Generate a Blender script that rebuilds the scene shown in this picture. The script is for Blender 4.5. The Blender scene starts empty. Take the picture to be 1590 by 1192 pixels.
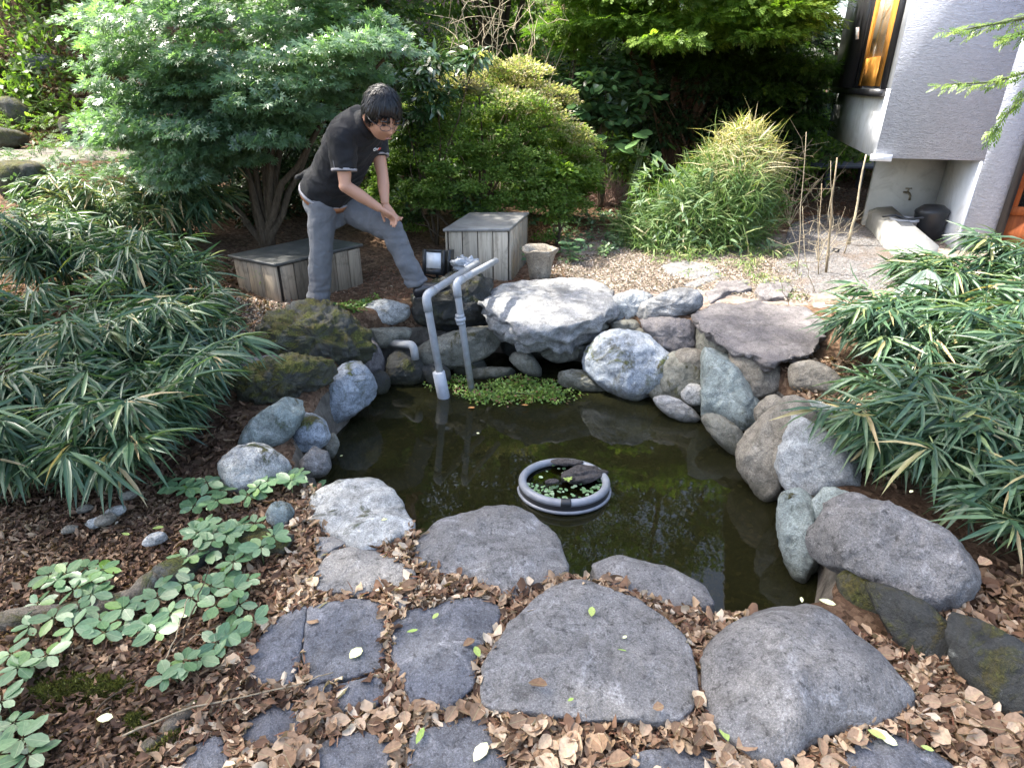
import bpy, math, random
import numpy as np
from mathutils import Vector, Matrix

scene = bpy.context.scene
COL = scene.collection
R_ = math.radians

# ------------------------------------------------------------------ camera
CAM_H, PITCH, FPX, W0, H0 = 1.75, R_(25.5), 980.0, 1590.0, 1192.0
cam_d = bpy.data.cameras.new("camera")
cam_d.sensor_width = 36.0
cam_d.lens = FPX / W0 * 36.0
cam_d.clip_start, cam_d.clip_end = 0.05, 500.0
cam = bpy.data.objects.new("camera", cam_d)
COL.objects.link(cam)
cam.location = (0, 0, CAM_H)
cam.rotation_euler = (math.pi / 2 - PITCH, 0, 0)
scene.camera = cam

# ------------------------------------------------------------------ sky, sun, exposure
SUN_ELEV, SUN_AZ = R_(58), R_(-74)          # azimuth from +Y towards +X
world = bpy.data.worlds.new("World")
scene.world = world
world.use_nodes = True
wn = world.node_tree
sky = wn.nodes.new("ShaderNodeTexSky")
sky.sky_type = 'NISHITA'
sky.sun_disc = False
sky.sun_elevation, sky.sun_rotation = SUN_ELEV, SUN_AZ
sky.air_density, sky.dust_density, sky.ozone_density = 1.0, 4.0, 0.6
bg = wn.nodes["Background"]
bg.inputs[1].default_value = 0.15
wn.links.new(sky.outputs[0], bg.inputs[0])
sd_ = bpy.data.lights.new("sun", 'SUN')
sd_.energy, sd_.angle, sd_.color = 3.6, R_(1.2), (1.0, 0.95, 0.87)
sun = bpy.data.objects.new("sun", sd_)
COL.objects.link(sun)
to_sun = Vector((math.sin(SUN_AZ) * math.cos(SUN_ELEV), math.cos(SUN_AZ) * math.cos(SUN_ELEV), math.sin(SUN_ELEV)))
sun.rotation_euler = to_sun.to_track_quat('Z', 'Y').to_euler()
sun.location = to_sun * 30
vs = scene.view_settings
vs.view_transform, vs.look, vs.gamma, vs.use_curve_mapping = 'Standard', 'None', 1.0, False
vs.exposure = 2.3
scene.cycles.use_denoising = True
scene.cycles.max_bounces = 6
scene.cycles.transparent_max_bounces = 12

# ------------------------------------------------------------------ measuring helpers (photograph pixel -> place)
CAMP = np.array([0, 0, CAM_H])
FW = np.array([0, math.cos(PITCH), -math.sin(PITCH)])
UP = np.array([0, math.sin(PITCH), math.cos(PITCH)])
RT = np.array([1.0, 0, 0])
def ray(px, py):
    return FW + RT * ((px - W0 / 2) / FPX) + UP * ((H0 / 2 - py) / FPX)
def atz(px, py, z=0.0):
    d = ray(px, py)
    return CAMP + d * ((z - CAM_H) / d[2])
def aty(px, py, y):
    d = ray(px, py)
    return CAMP + d * (y / d[1])
def nrm(v):
    v = np.asarray(v, float)
    return v / (np.linalg.norm(v, axis=-1, keepdims=True) + 1e-12)
def ss(a, b, x):
    t = np.clip((np.asarray(x, float) - a) / (b - a), 0, 1)
    return t * t * (3 - 2 * t)

# ------------------------------------------------------------------ noise
_prng = np.random.default_rng(7)
_perm = _prng.permutation(256)
_perm = np.concatenate([_perm, _perm, _perm])
_grad = nrm(_prng.normal(size=(256, 3)))
def pn(P, seed=0):
    P = np.asarray(P, float) + np.array([seed * 17.13, seed * 5.71, seed * 9.37])
    i = np.floor(P).astype(int)
    f = P - i
    u = f * f * f * (f * (f * 6 - 15) + 10)
    i = i & 255
    def g(dx, dy, dz):
        h = _perm[_perm[_perm[(i[:, 0] + dx) & 255] + ((i[:, 1] + dy) & 255)] + ((i[:, 2] + dz) & 255)]
        return np.einsum('ij,ij->i', _grad[h], f - np.array([dx, dy, dz]))
    def mix(a, b, t): return a + (b - a) * t
    x00 = mix(g(0, 0, 0), g(1, 0, 0), u[:, 0]); x10 = mix(g(0, 1, 0), g(1, 1, 0), u[:, 0])
    x01 = mix(g(0, 0, 1), g(1, 0, 1), u[:, 0]); x11 = mix(g(0, 1, 1), g(1, 1, 1), u[:, 0])
    return mix(mix(x00, x10, u[:, 1]), mix(x01, x11, u[:, 1]), u[:, 2]) * 1.6
def fbm(P, octv=4, seed=0, gain=0.5):
    a, s, r = 1.0, 1.0, 0
    for o in range(octv):
        r = r + a * pn(np.asarray(P) * s, seed + o)
        a *= gain; s *= 2.03
    return r

# ------------------------------------------------------------------ object helpers
def wloc(o):
    v = Vector((0, 0, 0))
    while o is not None:
        v = v + o.location
        o = o.parent
    return v
def tag(o, label=None, cat=None, group=None, kind=None):
    if label: o["label"] = label
    if cat: o["category"] = cat
    if group: o["group"] = group
    if kind: o["kind"] = kind
    return o
def thing(name, label, cat, loc, group=None):
    o = bpy.data.objects.new(name, None)
    COL.objects.link(o)
    o.location = Vector([float(c) for c in loc])
    o.empty_display_size = 0.05
    return tag(o, label, cat, group)
def np_mesh(name, V, F, tint=None, smooth=True):
    """F: one (n,k) array or a list of them"""
    V = np.asarray(V, np.float32)
    Fs = F if isinstance(F, list) else [F]
    Fs = [np.asarray(f, np.int32) for f in Fs if len(f)]
    me = bpy.data.meshes.new(name)
    me.vertices.add(len(V))
    me.vertices.foreach_set("co", V.ravel())
    loops = np.concatenate([f.ravel() for f in Fs])
    tot = np.concatenate([np.full(len(f), f.shape[1], np.int32) for f in Fs])
    start = np.concatenate([[0], np.cumsum(tot)[:-1]]).astype(np.int32)
    me.loops.add(len(loops))
    me.loops.foreach_set("vertex_index", loops)
    me.polygons.add(len(tot))
    me.polygons.foreach_set("loop_start", start)
    if smooth:
        me.polygons.foreach_set("use_smooth", np.ones(len(tot), bool))
    me.update(calc_edges=True)
    if tint is not None:
        a = me.attributes.new("tint", 'FLOAT', 'POINT')
        a.data.foreach_set("value", np.asarray(tint, np.float32))
    return me
def link(name, me, m, parent=None, loc=(0, 0, 0)):
    o = bpy.data.objects.new(name, me)
    COL.objects.link(o)
    if m is not None and len(me.materials) == 0:
        me.materials.append(m)
    if parent is not None:
        o.parent = parent
    o.location = Vector([float(c) for c in loc])
    return o
def mk(name, V, F, m, parent=None, tint=None, smooth=True, origin=None):
    """world-space vertices -> object whose origin is the parent's place, or its own base"""
    V = np.asarray(V, float)
    if parent is not None:
        org = np.array(wloc(parent)); loc = (0, 0, 0)
    else:
        org = np.array(origin) if origin is not None else np.array([V[:, 0].mean(), V[:, 1].mean(), V[:, 2].min()])
        loc = org
    return link(name, np_mesh(name, V - org, F, tint, smooth), m, parent, loc)
def bevel(o, w=0.004, seg=2):
    b = o.modifiers.new("bevel", 'BEVEL'); b.width = w; b.segments = seg; b.limit_method = 'ANGLE'
    return o
def join(parts):
    V, F, n = [], {}, 0
    for v, f in parts:
        v = np.asarray(v, float)
        for ff in (f if isinstance(f, list) else [f]):
            ff = np.asarray(ff)
            F.setdefault(ff.shape[1], []).append(ff + n)
        V.append(v); n += len(v)
    return np.concatenate(V), [np.concatenate(x) for x in F.values()]
BOXF = np.array([[0, 3, 2, 1], [4, 5, 6, 7], [0, 1, 5, 4], [1, 2, 6, 5], [2, 3, 7, 6], [3, 0, 4, 7]])
def box8(p):                       # 8 corners: bottom ring, top ring
    return np.array(p, float), BOXF
def abox(x0, x1, y0, y1, z0, z1):
    return box8([(x0, y0, z0), (x1, y0, z0), (x1, y1, z0), (x0, y1, z0), (x0, y0, z1), (x1, y0, z1), (x1, y1, z1), (x0, y1, z1)])
def frame_of(t, ref=(0, 0, 1)):
    t = nrm(t)
    ref = np.array(ref, float)
    if abs(np.dot(t, ref)) > 0.95: ref = np.array([1.0, 0, 0])
    a = nrm(np.cross(ref, t)); b = np.cross(t, a)
    return a, b
def tube(path, rad, seg=8, cap=True):
    path = np.asarray(path, float); n = len(path)
    rad = np.broadcast_to(np.asarray(rad, float), (n,))
    V = []; ang = np.linspace(0, 2 * np.pi, seg, endpoint=False)
    a = None
    for i in range(n):
        t = nrm(path[min(i + 1, n - 1)] - path[max(i - 1, 0)])
        if a is None: a, b = frame_of(t)
        else:
            a = nrm(a - t * np.dot(a, t)); b = np.cross(t, a)
        V.append(path[i] + rad[i] * (np.cos(ang)[:, None] * a + np.sin(ang)[:, None] * b))
    V = np.concatenate(V)
    F = []
    for i in range(n - 1):
        for k in range(seg):
            k2 = (k + 1) % seg
            F.append((i * seg + k, i * seg + k2, (i + 1) * seg + k2, (i + 1) * seg + k))
    Fs = [np.array(F)]
    if cap:
        V = np.concatenate([V, path[:1], path[-1:]])
        c0, c1 = n * seg, n * seg + 1
        T = [(c0, (k + 1) % seg, k) for k in range(seg)] + [(c1, (n - 1) * seg + k, (n - 1) * seg + (k + 1) % seg) for k in range(seg)]
        Fs.append(np.array(T))
    return V, Fs
def loft(secs, seg=20):
    """secs: (centre, side vector a, vector b) ellipse sections -> closed tube"""
    ang = np.linspace(0, 2 * np.pi, seg, endpoint=False)
    V = [np.array(c, float) + np.cos(ang)[:, None] * np.array(a, float) + np.sin(ang)[:, None] * np.array(b, float) for c, a, b in secs]
    n = len(secs); V = np.concatenate(V); F = []
    for i in range(n - 1):
        for k in range(seg):
            k2 = (k + 1) % seg
            F.append((i * seg + k, i * seg + k2, (i + 1) * seg + k2, (i + 1) * seg + k))
    V = np.concatenate([V, [secs[0][0]], [secs[-1][0]]])
    c0, c1 = n * seg, n * seg + 1
    T = [(c0, (k + 1) % seg, k) for k in range(seg)] + [(c1, (n - 1) * seg + k, (n - 1) * seg + (k + 1) % seg) for k in range(seg)]
    return V, [np.array(F), np.array(T)]
def lathe(prof, c, seg=40, ell=(1, 1), rot=0.0):
    prof = np.asarray(prof, float); n = len(prof)
    ang = np.linspace(0, 2 * np.pi, seg, endpoint=False) + rot
    V = np.concatenate([np.stack([c[0] + r * np.cos(ang) * ell[0], c[1] + r * np.sin(ang) * ell[1], np.full(seg, c[2] + z)], 1) for r, z in prof])
    F = [(i * seg + k, i * seg + (k + 1) % seg, (i + 1) * seg + (k + 1) % seg, (i + 1) * seg + k) for i in range(n - 1) for k in range(seg)]
    return V, np.array(F)
def sphere(c, r, nu=16, nv=10):
    r = np.broadcast_to(np.asarray(r, float), (3,))
    secs = []
    V = []
    for i in range(1, nv):
        ph = math.pi * i / nv - math.pi / 2
        for k in range(nu):
            th = 2 * math.pi * k / nu
            V.append((math.cos(ph) * math.cos(th), math.cos(ph) * math.sin(th), math.sin(ph)))
    F = [(i * nu + k, i * nu + (k + 1) % nu, (i + 1) * nu + (k + 1) % nu, (i + 1) * nu + k) for i in range(nv - 2) for k in range(nu)]
    V += [(0, 0, -1), (0, 0, 1)]
    b, t = len(V) - 2, len(V) - 1
    T = [(b, (k + 1) % nu, k) for k in range(nu)] + [(t, (nv - 2) * nu + k, (nv - 2) * nu + (k + 1) % nu) for k in range(nu)]
    return np.array(V) * r + np.array(c, float), [np.array(F), np.array(T)]
def in_poly(X, Y, poly):
    poly = np.asarray(poly); ins = np.zeros(X.shape, bool); n = len(poly); j = n - 1
    for i in range(n):
        xi, yi = poly[i][:2]; xj, yj = poly[j][:2]
        c = ((yi > Y) != (yj > Y)) & (X < (xj - xi) * (Y - yi) / (yj - yi + 1e-12) + xi)
        ins ^= c; j = i
    return ins
def sd_poly(X, Y, poly):
    d = np.full(X.shape, 1e9); n = len(poly)
    for i in range(n):
        a = np.asarray(poly[i][:2], float); b = np.asarray(poly[(i + 1) % n][:2], float)
        e = b - a
        t = np.clip(((X - a[0]) * e[0] + (Y - a[1]) * e[1]) / (e @ e + 1e-12), 0, 1)
        d = np.minimum(d, np.hypot(X - a[0] - t * e[0], Y - a[1] - t * e[1]))
    return np.where(in_poly(X, Y, poly), -d, d)
def smooth_closed(P, n):
    """closed Catmull-Rom through P, resampled to n points of even arc length"""
    P = np.asarray(P, float); m = len(P); out = []
    for i in range(m):
        p0, p1, p2, p3 = P[i - 1], P[i], P[(i + 1) % m], P[(i + 2) % m]
        for t in np.linspace(0, 1, 8, endpoint=False):
            out.append(0.5 * ((2 * p1) + (-p0 + p2) * t + (2 * p0 - 5 * p1 + 4 * p2 - p3) * t * t + (-p0 + 3 * p1 - 3 * p2 + p3) * t ** 3))
    out = np.array(out); seg = np.linalg.norm(np.diff(np.vstack([out, out[:1]]), axis=0), axis=1)
    s = np.concatenate([[0], np.cumsum(seg)]); q = np.linspace(0, s[-1], n, endpoint=False)
    o2 = np.vstack([out, out[:1]])
    return np.stack([np.interp(q, s, o2[:, k]) for k in range(P.shape[1])], 1)
def angular_closed(P, n, it=2):
    P = np.asarray(P, float); o2 = np.vstack([P, P[:1]]); s = np.concatenate([[0], np.cumsum(np.linalg.norm(np.diff(o2, axis=0), axis=1))])
    q = np.linspace(0, s[-1], n, endpoint=False); o = np.stack([np.interp(q, s, o2[:, k]) for k in range(P.shape[1])], 1)
    for _ in range(it): o = .25 * np.roll(o, 1, 0) + .5 * o + .25 * np.roll(o, -1, 0)
    return o

# ------------------------------------------------------------------ materials
class NT:
    def __init__(s, name):
        s.m = bpy.data.materials.new(name); s.m.use_nodes = True
        s.t = s.m.node_tree; s.b = s.t.nodes["Principled BSDF"]; s.out = s.t.nodes["Material Output"]
    def n(s, typ, ins=None, **kw):
        nd = s.t.nodes.new("ShaderNode" + typ)
        for k, v in kw.items(): setattr(nd, k, v)
        for k, v in (ins or {}).items(): s.set(nd.inputs[k], v)
        return nd
    def set(s, sock, v):
        if isinstance(v, bpy.types.NodeSocket): s.t.links.new(v, sock)
        elif isinstance(v, bpy.types.Node): s.t.links.new(v.outputs[0], sock)
        else:
            if hasattr(sock.default_value, "__len__") and not hasattr(v, "__len__"): v = [v] * len(sock.default_value)
            if hasattr(sock.default_value, "__len__") and len(sock.default_value) == 4 and len(v) == 3: v = tuple(v) + (1,)
            sock.default_value = v
    def coord(s, kind="Object"):
        return s.n("TexCoord").outputs[kind]
    def geo(s, k): return s.n("NewGeometry").outputs[k]
    def noise(s, vec, scale, detail=5, rough=0.6, dist=0.0):
        return s.n("TexNoise", {"Vector": vec, "Scale": scale, "Detail": detail, "Roughness": rough, "Distortion": dist}).outputs["Fac"]
    def vor(s, vec, scale, feature='F1', out="Distance"):
        return s.n("TexVoronoi", {"Vector": vec, "Scale": scale}, feature=feature).outputs[out]
    def ramp(s, fac, stops):
        r = s.n("ValToRGB", {"Fac": fac}); e = r.color_ramp.elements
        while len(e) > 1: e.remove(e[0])
        for i, (p, c) in enumerate(stops):
            if not hasattr(c, "__len__"): c = (c, c, c)
            el = e[0] if i == 0 else e.new(p)
            el.position = p; el.color = tuple(c) + (1,) if len(c) == 3 else c
        return r.outputs["Color"]
    def mix(s, fac, a, b, mode='MIX'):
        x = s.n("MixRGB", {"Fac": fac, "Color1": a, "Color2": b}, blend_type=mode)
        return x.outputs[0]
    def math(s, op, a, b=0.5, clamp=False):
        return s.n("Math", {0: a, 1: b}, operation=op, use_clamp=clamp).outputs[0]
    def attr(s, name): return s.n("Attribute", attribute_name=name).outputs["Fac"]
    def bump(s, h, strength=0.5, dist=0.02, normal=None):
        ins = {"Height": h, "Strength": strength, "Distance": dist}
        if normal is not None: ins["Normal"] = normal
        return s.n("Bump", ins).outputs[0]
    def fin(s, color=None, rough=0.8, spec=0.5, normal=None, metal=0.0):
        if color is not None: s.set(s.b.inputs["Base Color"], color)
        s.set(s.b.inputs["Roughness"], rough); s.set(s.b.inputs["Specular IOR Level"], spec); s.set(s.b.inputs["Metallic"], metal)
        if normal is not None: s.set(s.b.inputs["Normal"], normal)
        return s.m

def stone_mat(name, c1, c2, lichen=0.0, lichen_col=(.6, .62, .6), moss=0.0, moss_col=(.045, .06, .012), grain=0.5, rough=0.85, strata=0.0, spec=0.35, dark=0.0):
    t = NT(name); co = t.coord(); obr = t.n("ObjectInfo").outputs["Random"]
    off = t.n("VectorMath", {0: co, 1: (0, 0, 0)}, operation='ADD')
    comb = t.n("CombineXYZ", {0: t.math('MULTIPLY', obr, 37.0), 1: t.math('MULTIPLY', obr, 11.0), 2: t.math('MULTIPLY', obr, 23.0)})
    t.set(off.inputs[1], comb); v = off.outputs[0]
    big = t.noise(v, 3.2, 6, .62, .6)
    c = t.ramp(big, [(.3, c1), (.7, c2)])
    if strata:
        mp = t.n("Mapping", {"Vector": v, "Scale": (1.2, 1.2, 9), "Rotation": (.35, .25, 0)})
        st = t.noise(mp.outputs[0], 3.0, 6, .7, .5)
        c = t.mix(strata, c, t.ramp(st, [(.38, tuple(x * .35 for x in c1)), (.5, c2), (.62, tuple(x * .7 for x in c2))]))
    g1 = t.noise(v, 150, 3, .7); g2 = t.vor(v, 190)
    c = t.mix(grain, c, t.mix(1.0, c, t.ramp(g1, [(.32, .18), (.5, 1.0), (.66, 2.1)]), 'MULTIPLY'))
    c = t.mix(grain * .55, c, t.ramp(g2, [(.12, tuple(min(1, x * 2.4) for x in c2)), (.3, c2)]))
    sp = t.noise(v, 45, 4, .65)
    c = t.mix(t.math('MULTIPLY', t.ramp(sp, [(.56, 0.0), (.68, 1.0)]), grain * .75), c, tuple(x * .3 for x in c1))
    if lichen:
        ln = t.noise(v, 5.5, 8, .72, 1.0)
        lf = t.ramp(ln, [(.62 - .25 * lichen, 0.0), (.70 - .16 * lichen, 1.0)])
        c = t.mix(t.math('MULTIPLY', lf, t.ramp(g1, [(.35, .15), (.6, .95)])), c, lichen_col)
    if dark:
        dn = t.noise(v, 4.3, 6, .7, 1.5)
        c = t.mix(t.math('MULTIPLY', t.ramp(dn, [(.52, 0.0), (.66, 1.0)]), dark), c, tuple(x * .25 for x in c1))
    mot = t.noise(v, 17, 7, .72, .9)
    c = t.mix(1.0, c, t.ramp(mot, [(.28, .50), (.5, 1.0), (.74, 1.38)]), 'MULTIPLY')
    drip = t.n("Mapping", {"Vector": v, "Scale": (9, 9, 1.4)})
    c = t.mix(t.math('MULTIPLY', t.ramp(t.noise(drip.outputs[0], 1.2, 6, .7, .5), [(.54, 0.0), (.70, 1.0)]), .38), c, (.05, .045, .032))
    wz = t.n("SeparateXYZ", {0: t.geo("Position")}).outputs[2]
    wl = t.math('ADD', wz, t.math('MULTIPLY', t.math('SUBTRACT', mot, .5), .12))
    c = t.mix(t.ramp(t.math('ADD', wl, .5), [(.20, .85), (.24, .62), (.33, 0.0)]), c, (.040, .040, .022))
    h = t.math('ADD', t.math('MULTIPLY', t.noise(v, 14, 8, .72, .5), 1.3), t.math('MULTIPLY', g1, .32))
    rg = rough
    if moss:
        nz = t.n("SeparateXYZ", {0: t.geo("Normal")}).outputs[2]
        mn = t.noise(v, 6, 7, .7, .8)
        mf = t.math('MULTIPLY', t.ramp(mn, [(.60 - .28 * moss, 0.0), (.68 - .2 * moss, 1.0)]), t.ramp(nz, [(.0, .35), (.5, 1.0)]))
        mfine = t.noise(v, 90, 3, .7)
        mcol = t.ramp(mfine, [(.3, tuple(x * .3 for x in moss_col)), (.55, moss_col), (.75, tuple(min(1, x * 2.4) for x in moss_col))])
        mcol = t.mix(t.ramp(t.noise(v, 9, 3), [(.42, 0.0), (.62, .8)]), mcol, t.ramp(mfine, [(.3, (.03, .025, .006)), (.7, (.13, .10, .03))]))
        c = t.mix(mf, c, mcol)
        h = t.math('ADD', h, t.math('MULTIPLY', t.math('MULTIPLY', mfine, mf), 1.1))
    return t.fin(c, rg, spec, t.bump(h, .9, .022))

def leaf_mat(name, stops, rough=.42, spec=.5, transl=.25, hue=.0, bumpy=True):
    """stops: colours along the per-leaf 'tint' 0..1"""
    t = NT(name); a = t.attr("tint")
    obr = t.n("ObjectInfo").outputs["Random"]
    c = t.ramp(a, stops)
    nz = t.noise(t.coord("Object"), 35, 3)
    c = t.mix(1.0, c, t.ramp(nz, [(.3, .75), (.7, 1.2)]), 'MULTIPLY')
    t.fin(c, rough, spec)
    if transl:
        tr = t.n("BsdfTranslucent", {"Color": t.mix(1.0, c, (1.5, 1.7, .7), 'MULTIPLY')})
        mx = t.n("MixShader", {0: transl, 1: t.b.outputs[0], 2: tr.outputs[0]})
        t.t.links.new(mx.outputs[0], t.out.inputs[0])
    return t.m

def leaf_obj_mat(name, stops, rough=.42, spec=.5, transl=.2, vein=True):
    """single-leaf objects: colour picked by the object's own random number"""
    t = NT(name); obr = t.n("ObjectInfo").outputs["Random"]
    c = t.ramp(obr, stops); co = t.coord("Object")
    c = t.mix(1.0, c, t.ramp(t.noise(co, 6, 4), [(.3, .75), (.7, 1.22)]), 'MULTIPLY')
    y = t.n("SeparateXYZ", {0: co}).outputs[1]
    if vein:
        ve = t.ramp(t.math('ABSOLUTE', y), [(.0, 1.0), (.035, 0.0)])
        c = t.mix(t.math('MULTIPLY', ve, .35), c, (.35, .42, .22))
    t.fin(c, rough, spec)
    if transl:
        tr = t.n("BsdfTranslucent", {"Color": t.mix(1.0, c, (1.5, 1.7, .7), 'MULTIPLY')})
        mx = t.n("MixShader", {0: transl, 1: t.b.outputs[0], 2: tr.outputs[0]})
        t.t.links.new(mx.outputs[0], t.out.inputs[0])
    return t.m

def plain(name, col, rough=.6, spec=.5, metal=0.0, var=.25, scale=12, bump=.15, bscale=60, dirt=None):
    t = NT(name); co = t.coord()
    c = t.mix(1.0, col, t.ramp(t.noise(co, scale, 6, .65, .4), [(.25, 1 - var), (.75, 1 + var)]), 'MULTIPLY')
    if dirt: c = t.mix(t.ramp(t.noise(co, scale * .6, 7, .7, 1.0), [(.5, 0.0), (.72, .8)]), c, dirt)
    return t.fin(c, rough, spec, t.bump(t.noise(co, bscale, 4), bump, .005), metal)

def bark_mat(name, c1, c2):
    t = NT(name); co = t.coord()
    mp = t.n("Mapping", {"Vector": co, "Scale": (9, 9, 1.6)}); v = mp.outputs[0]
    n = t.noise(v, 6, 7, .7, .6)
    c = t.ramp(n, [(.3, c1), (.7, c2)])
    return t.fin(c, .9, .2, t.bump(n, .8, .02))

def wood_mat(name, c1, c2, grain_axis='Z'):
    t = NT(name); co = t.coord(); obr = t.n("ObjectInfo").outputs["Random"]
    sc = {'Z': (22, 22, 1.1), 'X': (1.1, 22, 22), 'Y': (22, 1.1, 22)}[grain_axis]
    off = t.n("VectorMath", {0: co, 1: t.n("CombineXYZ", {0: t.math('MULTIPLY', obr, 9.0), 1: t.math('MULTIPLY', obr, 5.0), 2: t.math('MULTIPLY', obr, 7.0)})}, operation='ADD')
    mp = t.n("Mapping", {"Vector": off.outputs[0], "Scale": sc})
    n = t.noise(mp.outputs[0], 2.2, 8, .65, .8)
    c = t.ramp(n, [(.28, c1), (.5, c2), (.75, tuple(x * 1.25 for x in c2))])
    c = t.mix(1.0, c, t.ramp(obr, [(0, .5), (1, 1.3)]), 'MULTIPLY')
    st = t.noise(off.outputs[0], 5, 6, .7, .8)
    c = t.mix(t.ramp(st, [(.52, 0.0), (.72, .7)]), c, tuple(x * .45 for x in c1))
    return t.fin(c, .8, .3, t.bump(n, .5, .006))

M = {}
M['stone'] = stone_mat("step_stone", (.095, .091, .087), (.20, .193, .187), lichen=.24, lichen_col=(.38, .375, .375), grain=.95)
M['stone_dark'] = stone_mat("slate_stone", (.062, .065, .075), (.145, .148, .163), lichen=.22, lichen_col=(.34, .34, .36), grain=.9)
M['stone_pale'] = stone_mat("pale_stone", (.22, .22, .21), (.40, .40, .38), lichen=.35, lichen_col=(.58, .58, .56), grain=.75, moss=.12, dark=.35)
M['stone_white'] = stone_mat("white_stone", (.21, .22, .22), (.38, .395, .395), lichen=.25, lichen_col=(.52, .54, .54), grain=.6, dark=.5, strata=.25)
M['stone_green'] = stone_mat("greenish_stone", (.125, .15, .14), (.27, .31, .295), lichen=.3, lichen_col=(.42, .46, .45), grain=.55, dark=.3, moss=.1)
M['stone_blue'] = stone_mat("bluish_stone", (.17, .195, .225), (.33, .36, .39), lichen=.3, lichen_col=(.5, .52, .51), grain=.7, moss=.22, dark=.3, moss_col=(.10, .12, .03))
M['stone_brown'] = stone_mat("brown_stone", (.13, .115, .09), (.27, .245, .20), lichen=.15, lichen_col=(.4, .38, .33), grain=.6, dark=.5)
M['stone_strata'] = stone_mat("layered_stone", (.15, .15, .147), (.31, .31, .305), lichen=.12, lichen_col=(.42, .42, .41), grain=.5, strata=.7, dark=.35)
M['stone_ledge'] = stone_mat("ledge_stone", (.095, .085, .085), (.19, .175, .17), lichen=.12, lichen_col=(.36, .35, .34), grain=.7, dark=.35)
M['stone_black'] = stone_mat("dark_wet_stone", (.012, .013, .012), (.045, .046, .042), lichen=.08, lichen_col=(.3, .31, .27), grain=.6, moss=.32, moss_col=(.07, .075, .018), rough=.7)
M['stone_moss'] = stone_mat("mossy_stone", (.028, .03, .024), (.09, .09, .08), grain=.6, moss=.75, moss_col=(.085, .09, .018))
M['stone_murk'] = stone_mat("murky_pond_stone", (.10, .10, .08), (.21, .205, .17), grain=.5, dark=.6, moss=.18, moss_col=(.06, .06, .02))  # darker, dirtier stone of the pond wall
M['bark'] = bark_mat("brown_bark", (.035, .025, .015), (.14, .105, .07))
M['bark_red'] = bark_mat("reddish_bark", (.04, .022, .013), (.15, .085, .05))
M['dry_stalk'] = bark_mat("dry_stalk", (.20, .15, .09), (.46, .38, .26))
M['twig_pale'] = bark_mat("pale_twig", (.25, .20, .13), (.55, .48, .34))

# ground: damp brown litter, pale dry earth, needles, by a painted "dry" attribute of the soil
t = NT("garden_soil"); co = t.coord()
fine = t.noise(co, 55, 6, .72, .8); mid = t.noise(co, 9, 6, .65, .6); vr = t.vor(co, 38, 'F1', 'Color')
chip = t.n("SeparateXYZ", {0: vr}).outputs[0]
soil = t.ramp(fine, [(.28, (.018, .012, .008)), (.45, (.075, .045, .026)), (.6, (.15, .095, .058)), (.78, (.28, .20, .13))])
soil = t.mix(.45, soil, t.ramp(chip, [(0, (.03, .018, .01)), (.5, (.14, .08, .05)), (1, (.30, .2, .13))]))
dry = t.ramp(fine, [(.25, (.12, .096, .075)), (.5, (.27, .229, .195)), (.8, (.42, .38, .34))])
dry = t.mix(.3, dry, t.ramp(chip, [(0, (.17, .10, .07)), (1, (.60, .5, .42))]))
dk = t.attr("tint")
df = t.ramp(t.math('ADD', dk, t.math('MULTIPLY', t.math('SUBTRACT', mid, .5), .9)), [(.35, 0.0), (.65, 1.0)])
c = t.mix(df, soil, dry)
bed = t.ramp(t.noise(co, 30, 5, .7, .8), [(.35, (.035, .030, .012)), (.55, (.10, .085, .035)), (.75, (.24, .18, .09))])
pz = t.n("SeparateXYZ", {0: t.geo("Position")}).outputs[2]
wall = t.ramp(t.noise(co, 12, 6, .7, .7), [(.3, (.07, .06, .048)), (.7, (.22, .195, .16))])
lo = t.math('LESS_THAN', pz, -0.02); lo2 = t.math('LESS_THAN', pz, -0.42)
c = t.mix(lo, c, wall); c = t.mix(lo2, c, bed)
M['soil'] = t.fin(c, .95, .15, t.bump(t.math('ADD', fine, t.math('MULTIPLY', chip, .6)), .9, .02))

t = NT("pale_gravel"); co = t.coord()
v1 = t.vor(co, 70, 'F1', 'Color'); ch = t.n("SeparateXYZ", {0: v1}).outputs[0]; vd = t.vor(co, 70)
c = t.ramp(ch, [(0, (.06, .057, .055)), (.4, (.13, .125, .122)), (.8, (.21, .203, .198)), (1, (.11, .085, .065))])
c = t.mix(t.ramp(t.noise(co, 3, 5), [(.5, 0.0), (.68, .6)]), c, (.14, .10, .07))
M['gravel'] = t.fin(c, .95, .2, t.bump(vd, 1.0, .012))

# pond water: murky, tinted, mirror-like at a glance
t = NT("pond_water"); co = t.coord("Object")
nb = t.bump(t.noise(co, 5, 3, .5, .6), .035, .02)
tr = t.n("BsdfTransparent", {"Color": (.40, .38, .17, 1)})
df_ = t.n("BsdfDiffuse", {"Color": (.016, .016, .0065, 1)})
body = t.n("MixShader", {0: .62, 1: tr.outputs[0], 2: df_.outputs[0]})
gl = t.n("BsdfGlossy", {"Color": (1, 1, 1, 1), "Roughness": .015, "Normal": nb})
fr = t.n("Fresnel", {"IOR": 1.33, "Normal": nb})
mx = t.n("MixShader", {0: fr.outputs[0], 1: body.outputs[0], 2: gl.outputs[0]})
t.t.links.new(mx.outputs[0], t.out.inputs[0]); M['water'] = t.m

t = NT("tub_water")
tr = t.n("BsdfTransparent", {"Color": (.7, .68, .45, 1)})
gl = t.n("BsdfGlossy", {"Roughness": .02}); fr = t.n("Fresnel", {"IOR": 1.33})
mx = t.n("MixShader", {0: fr.outputs[0], 1: tr.outputs[0], 2: gl.outputs[0]})
t.t.links.new(mx.outputs[0], t.out.inputs[0]); M['tub_water'] = t.m

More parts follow.
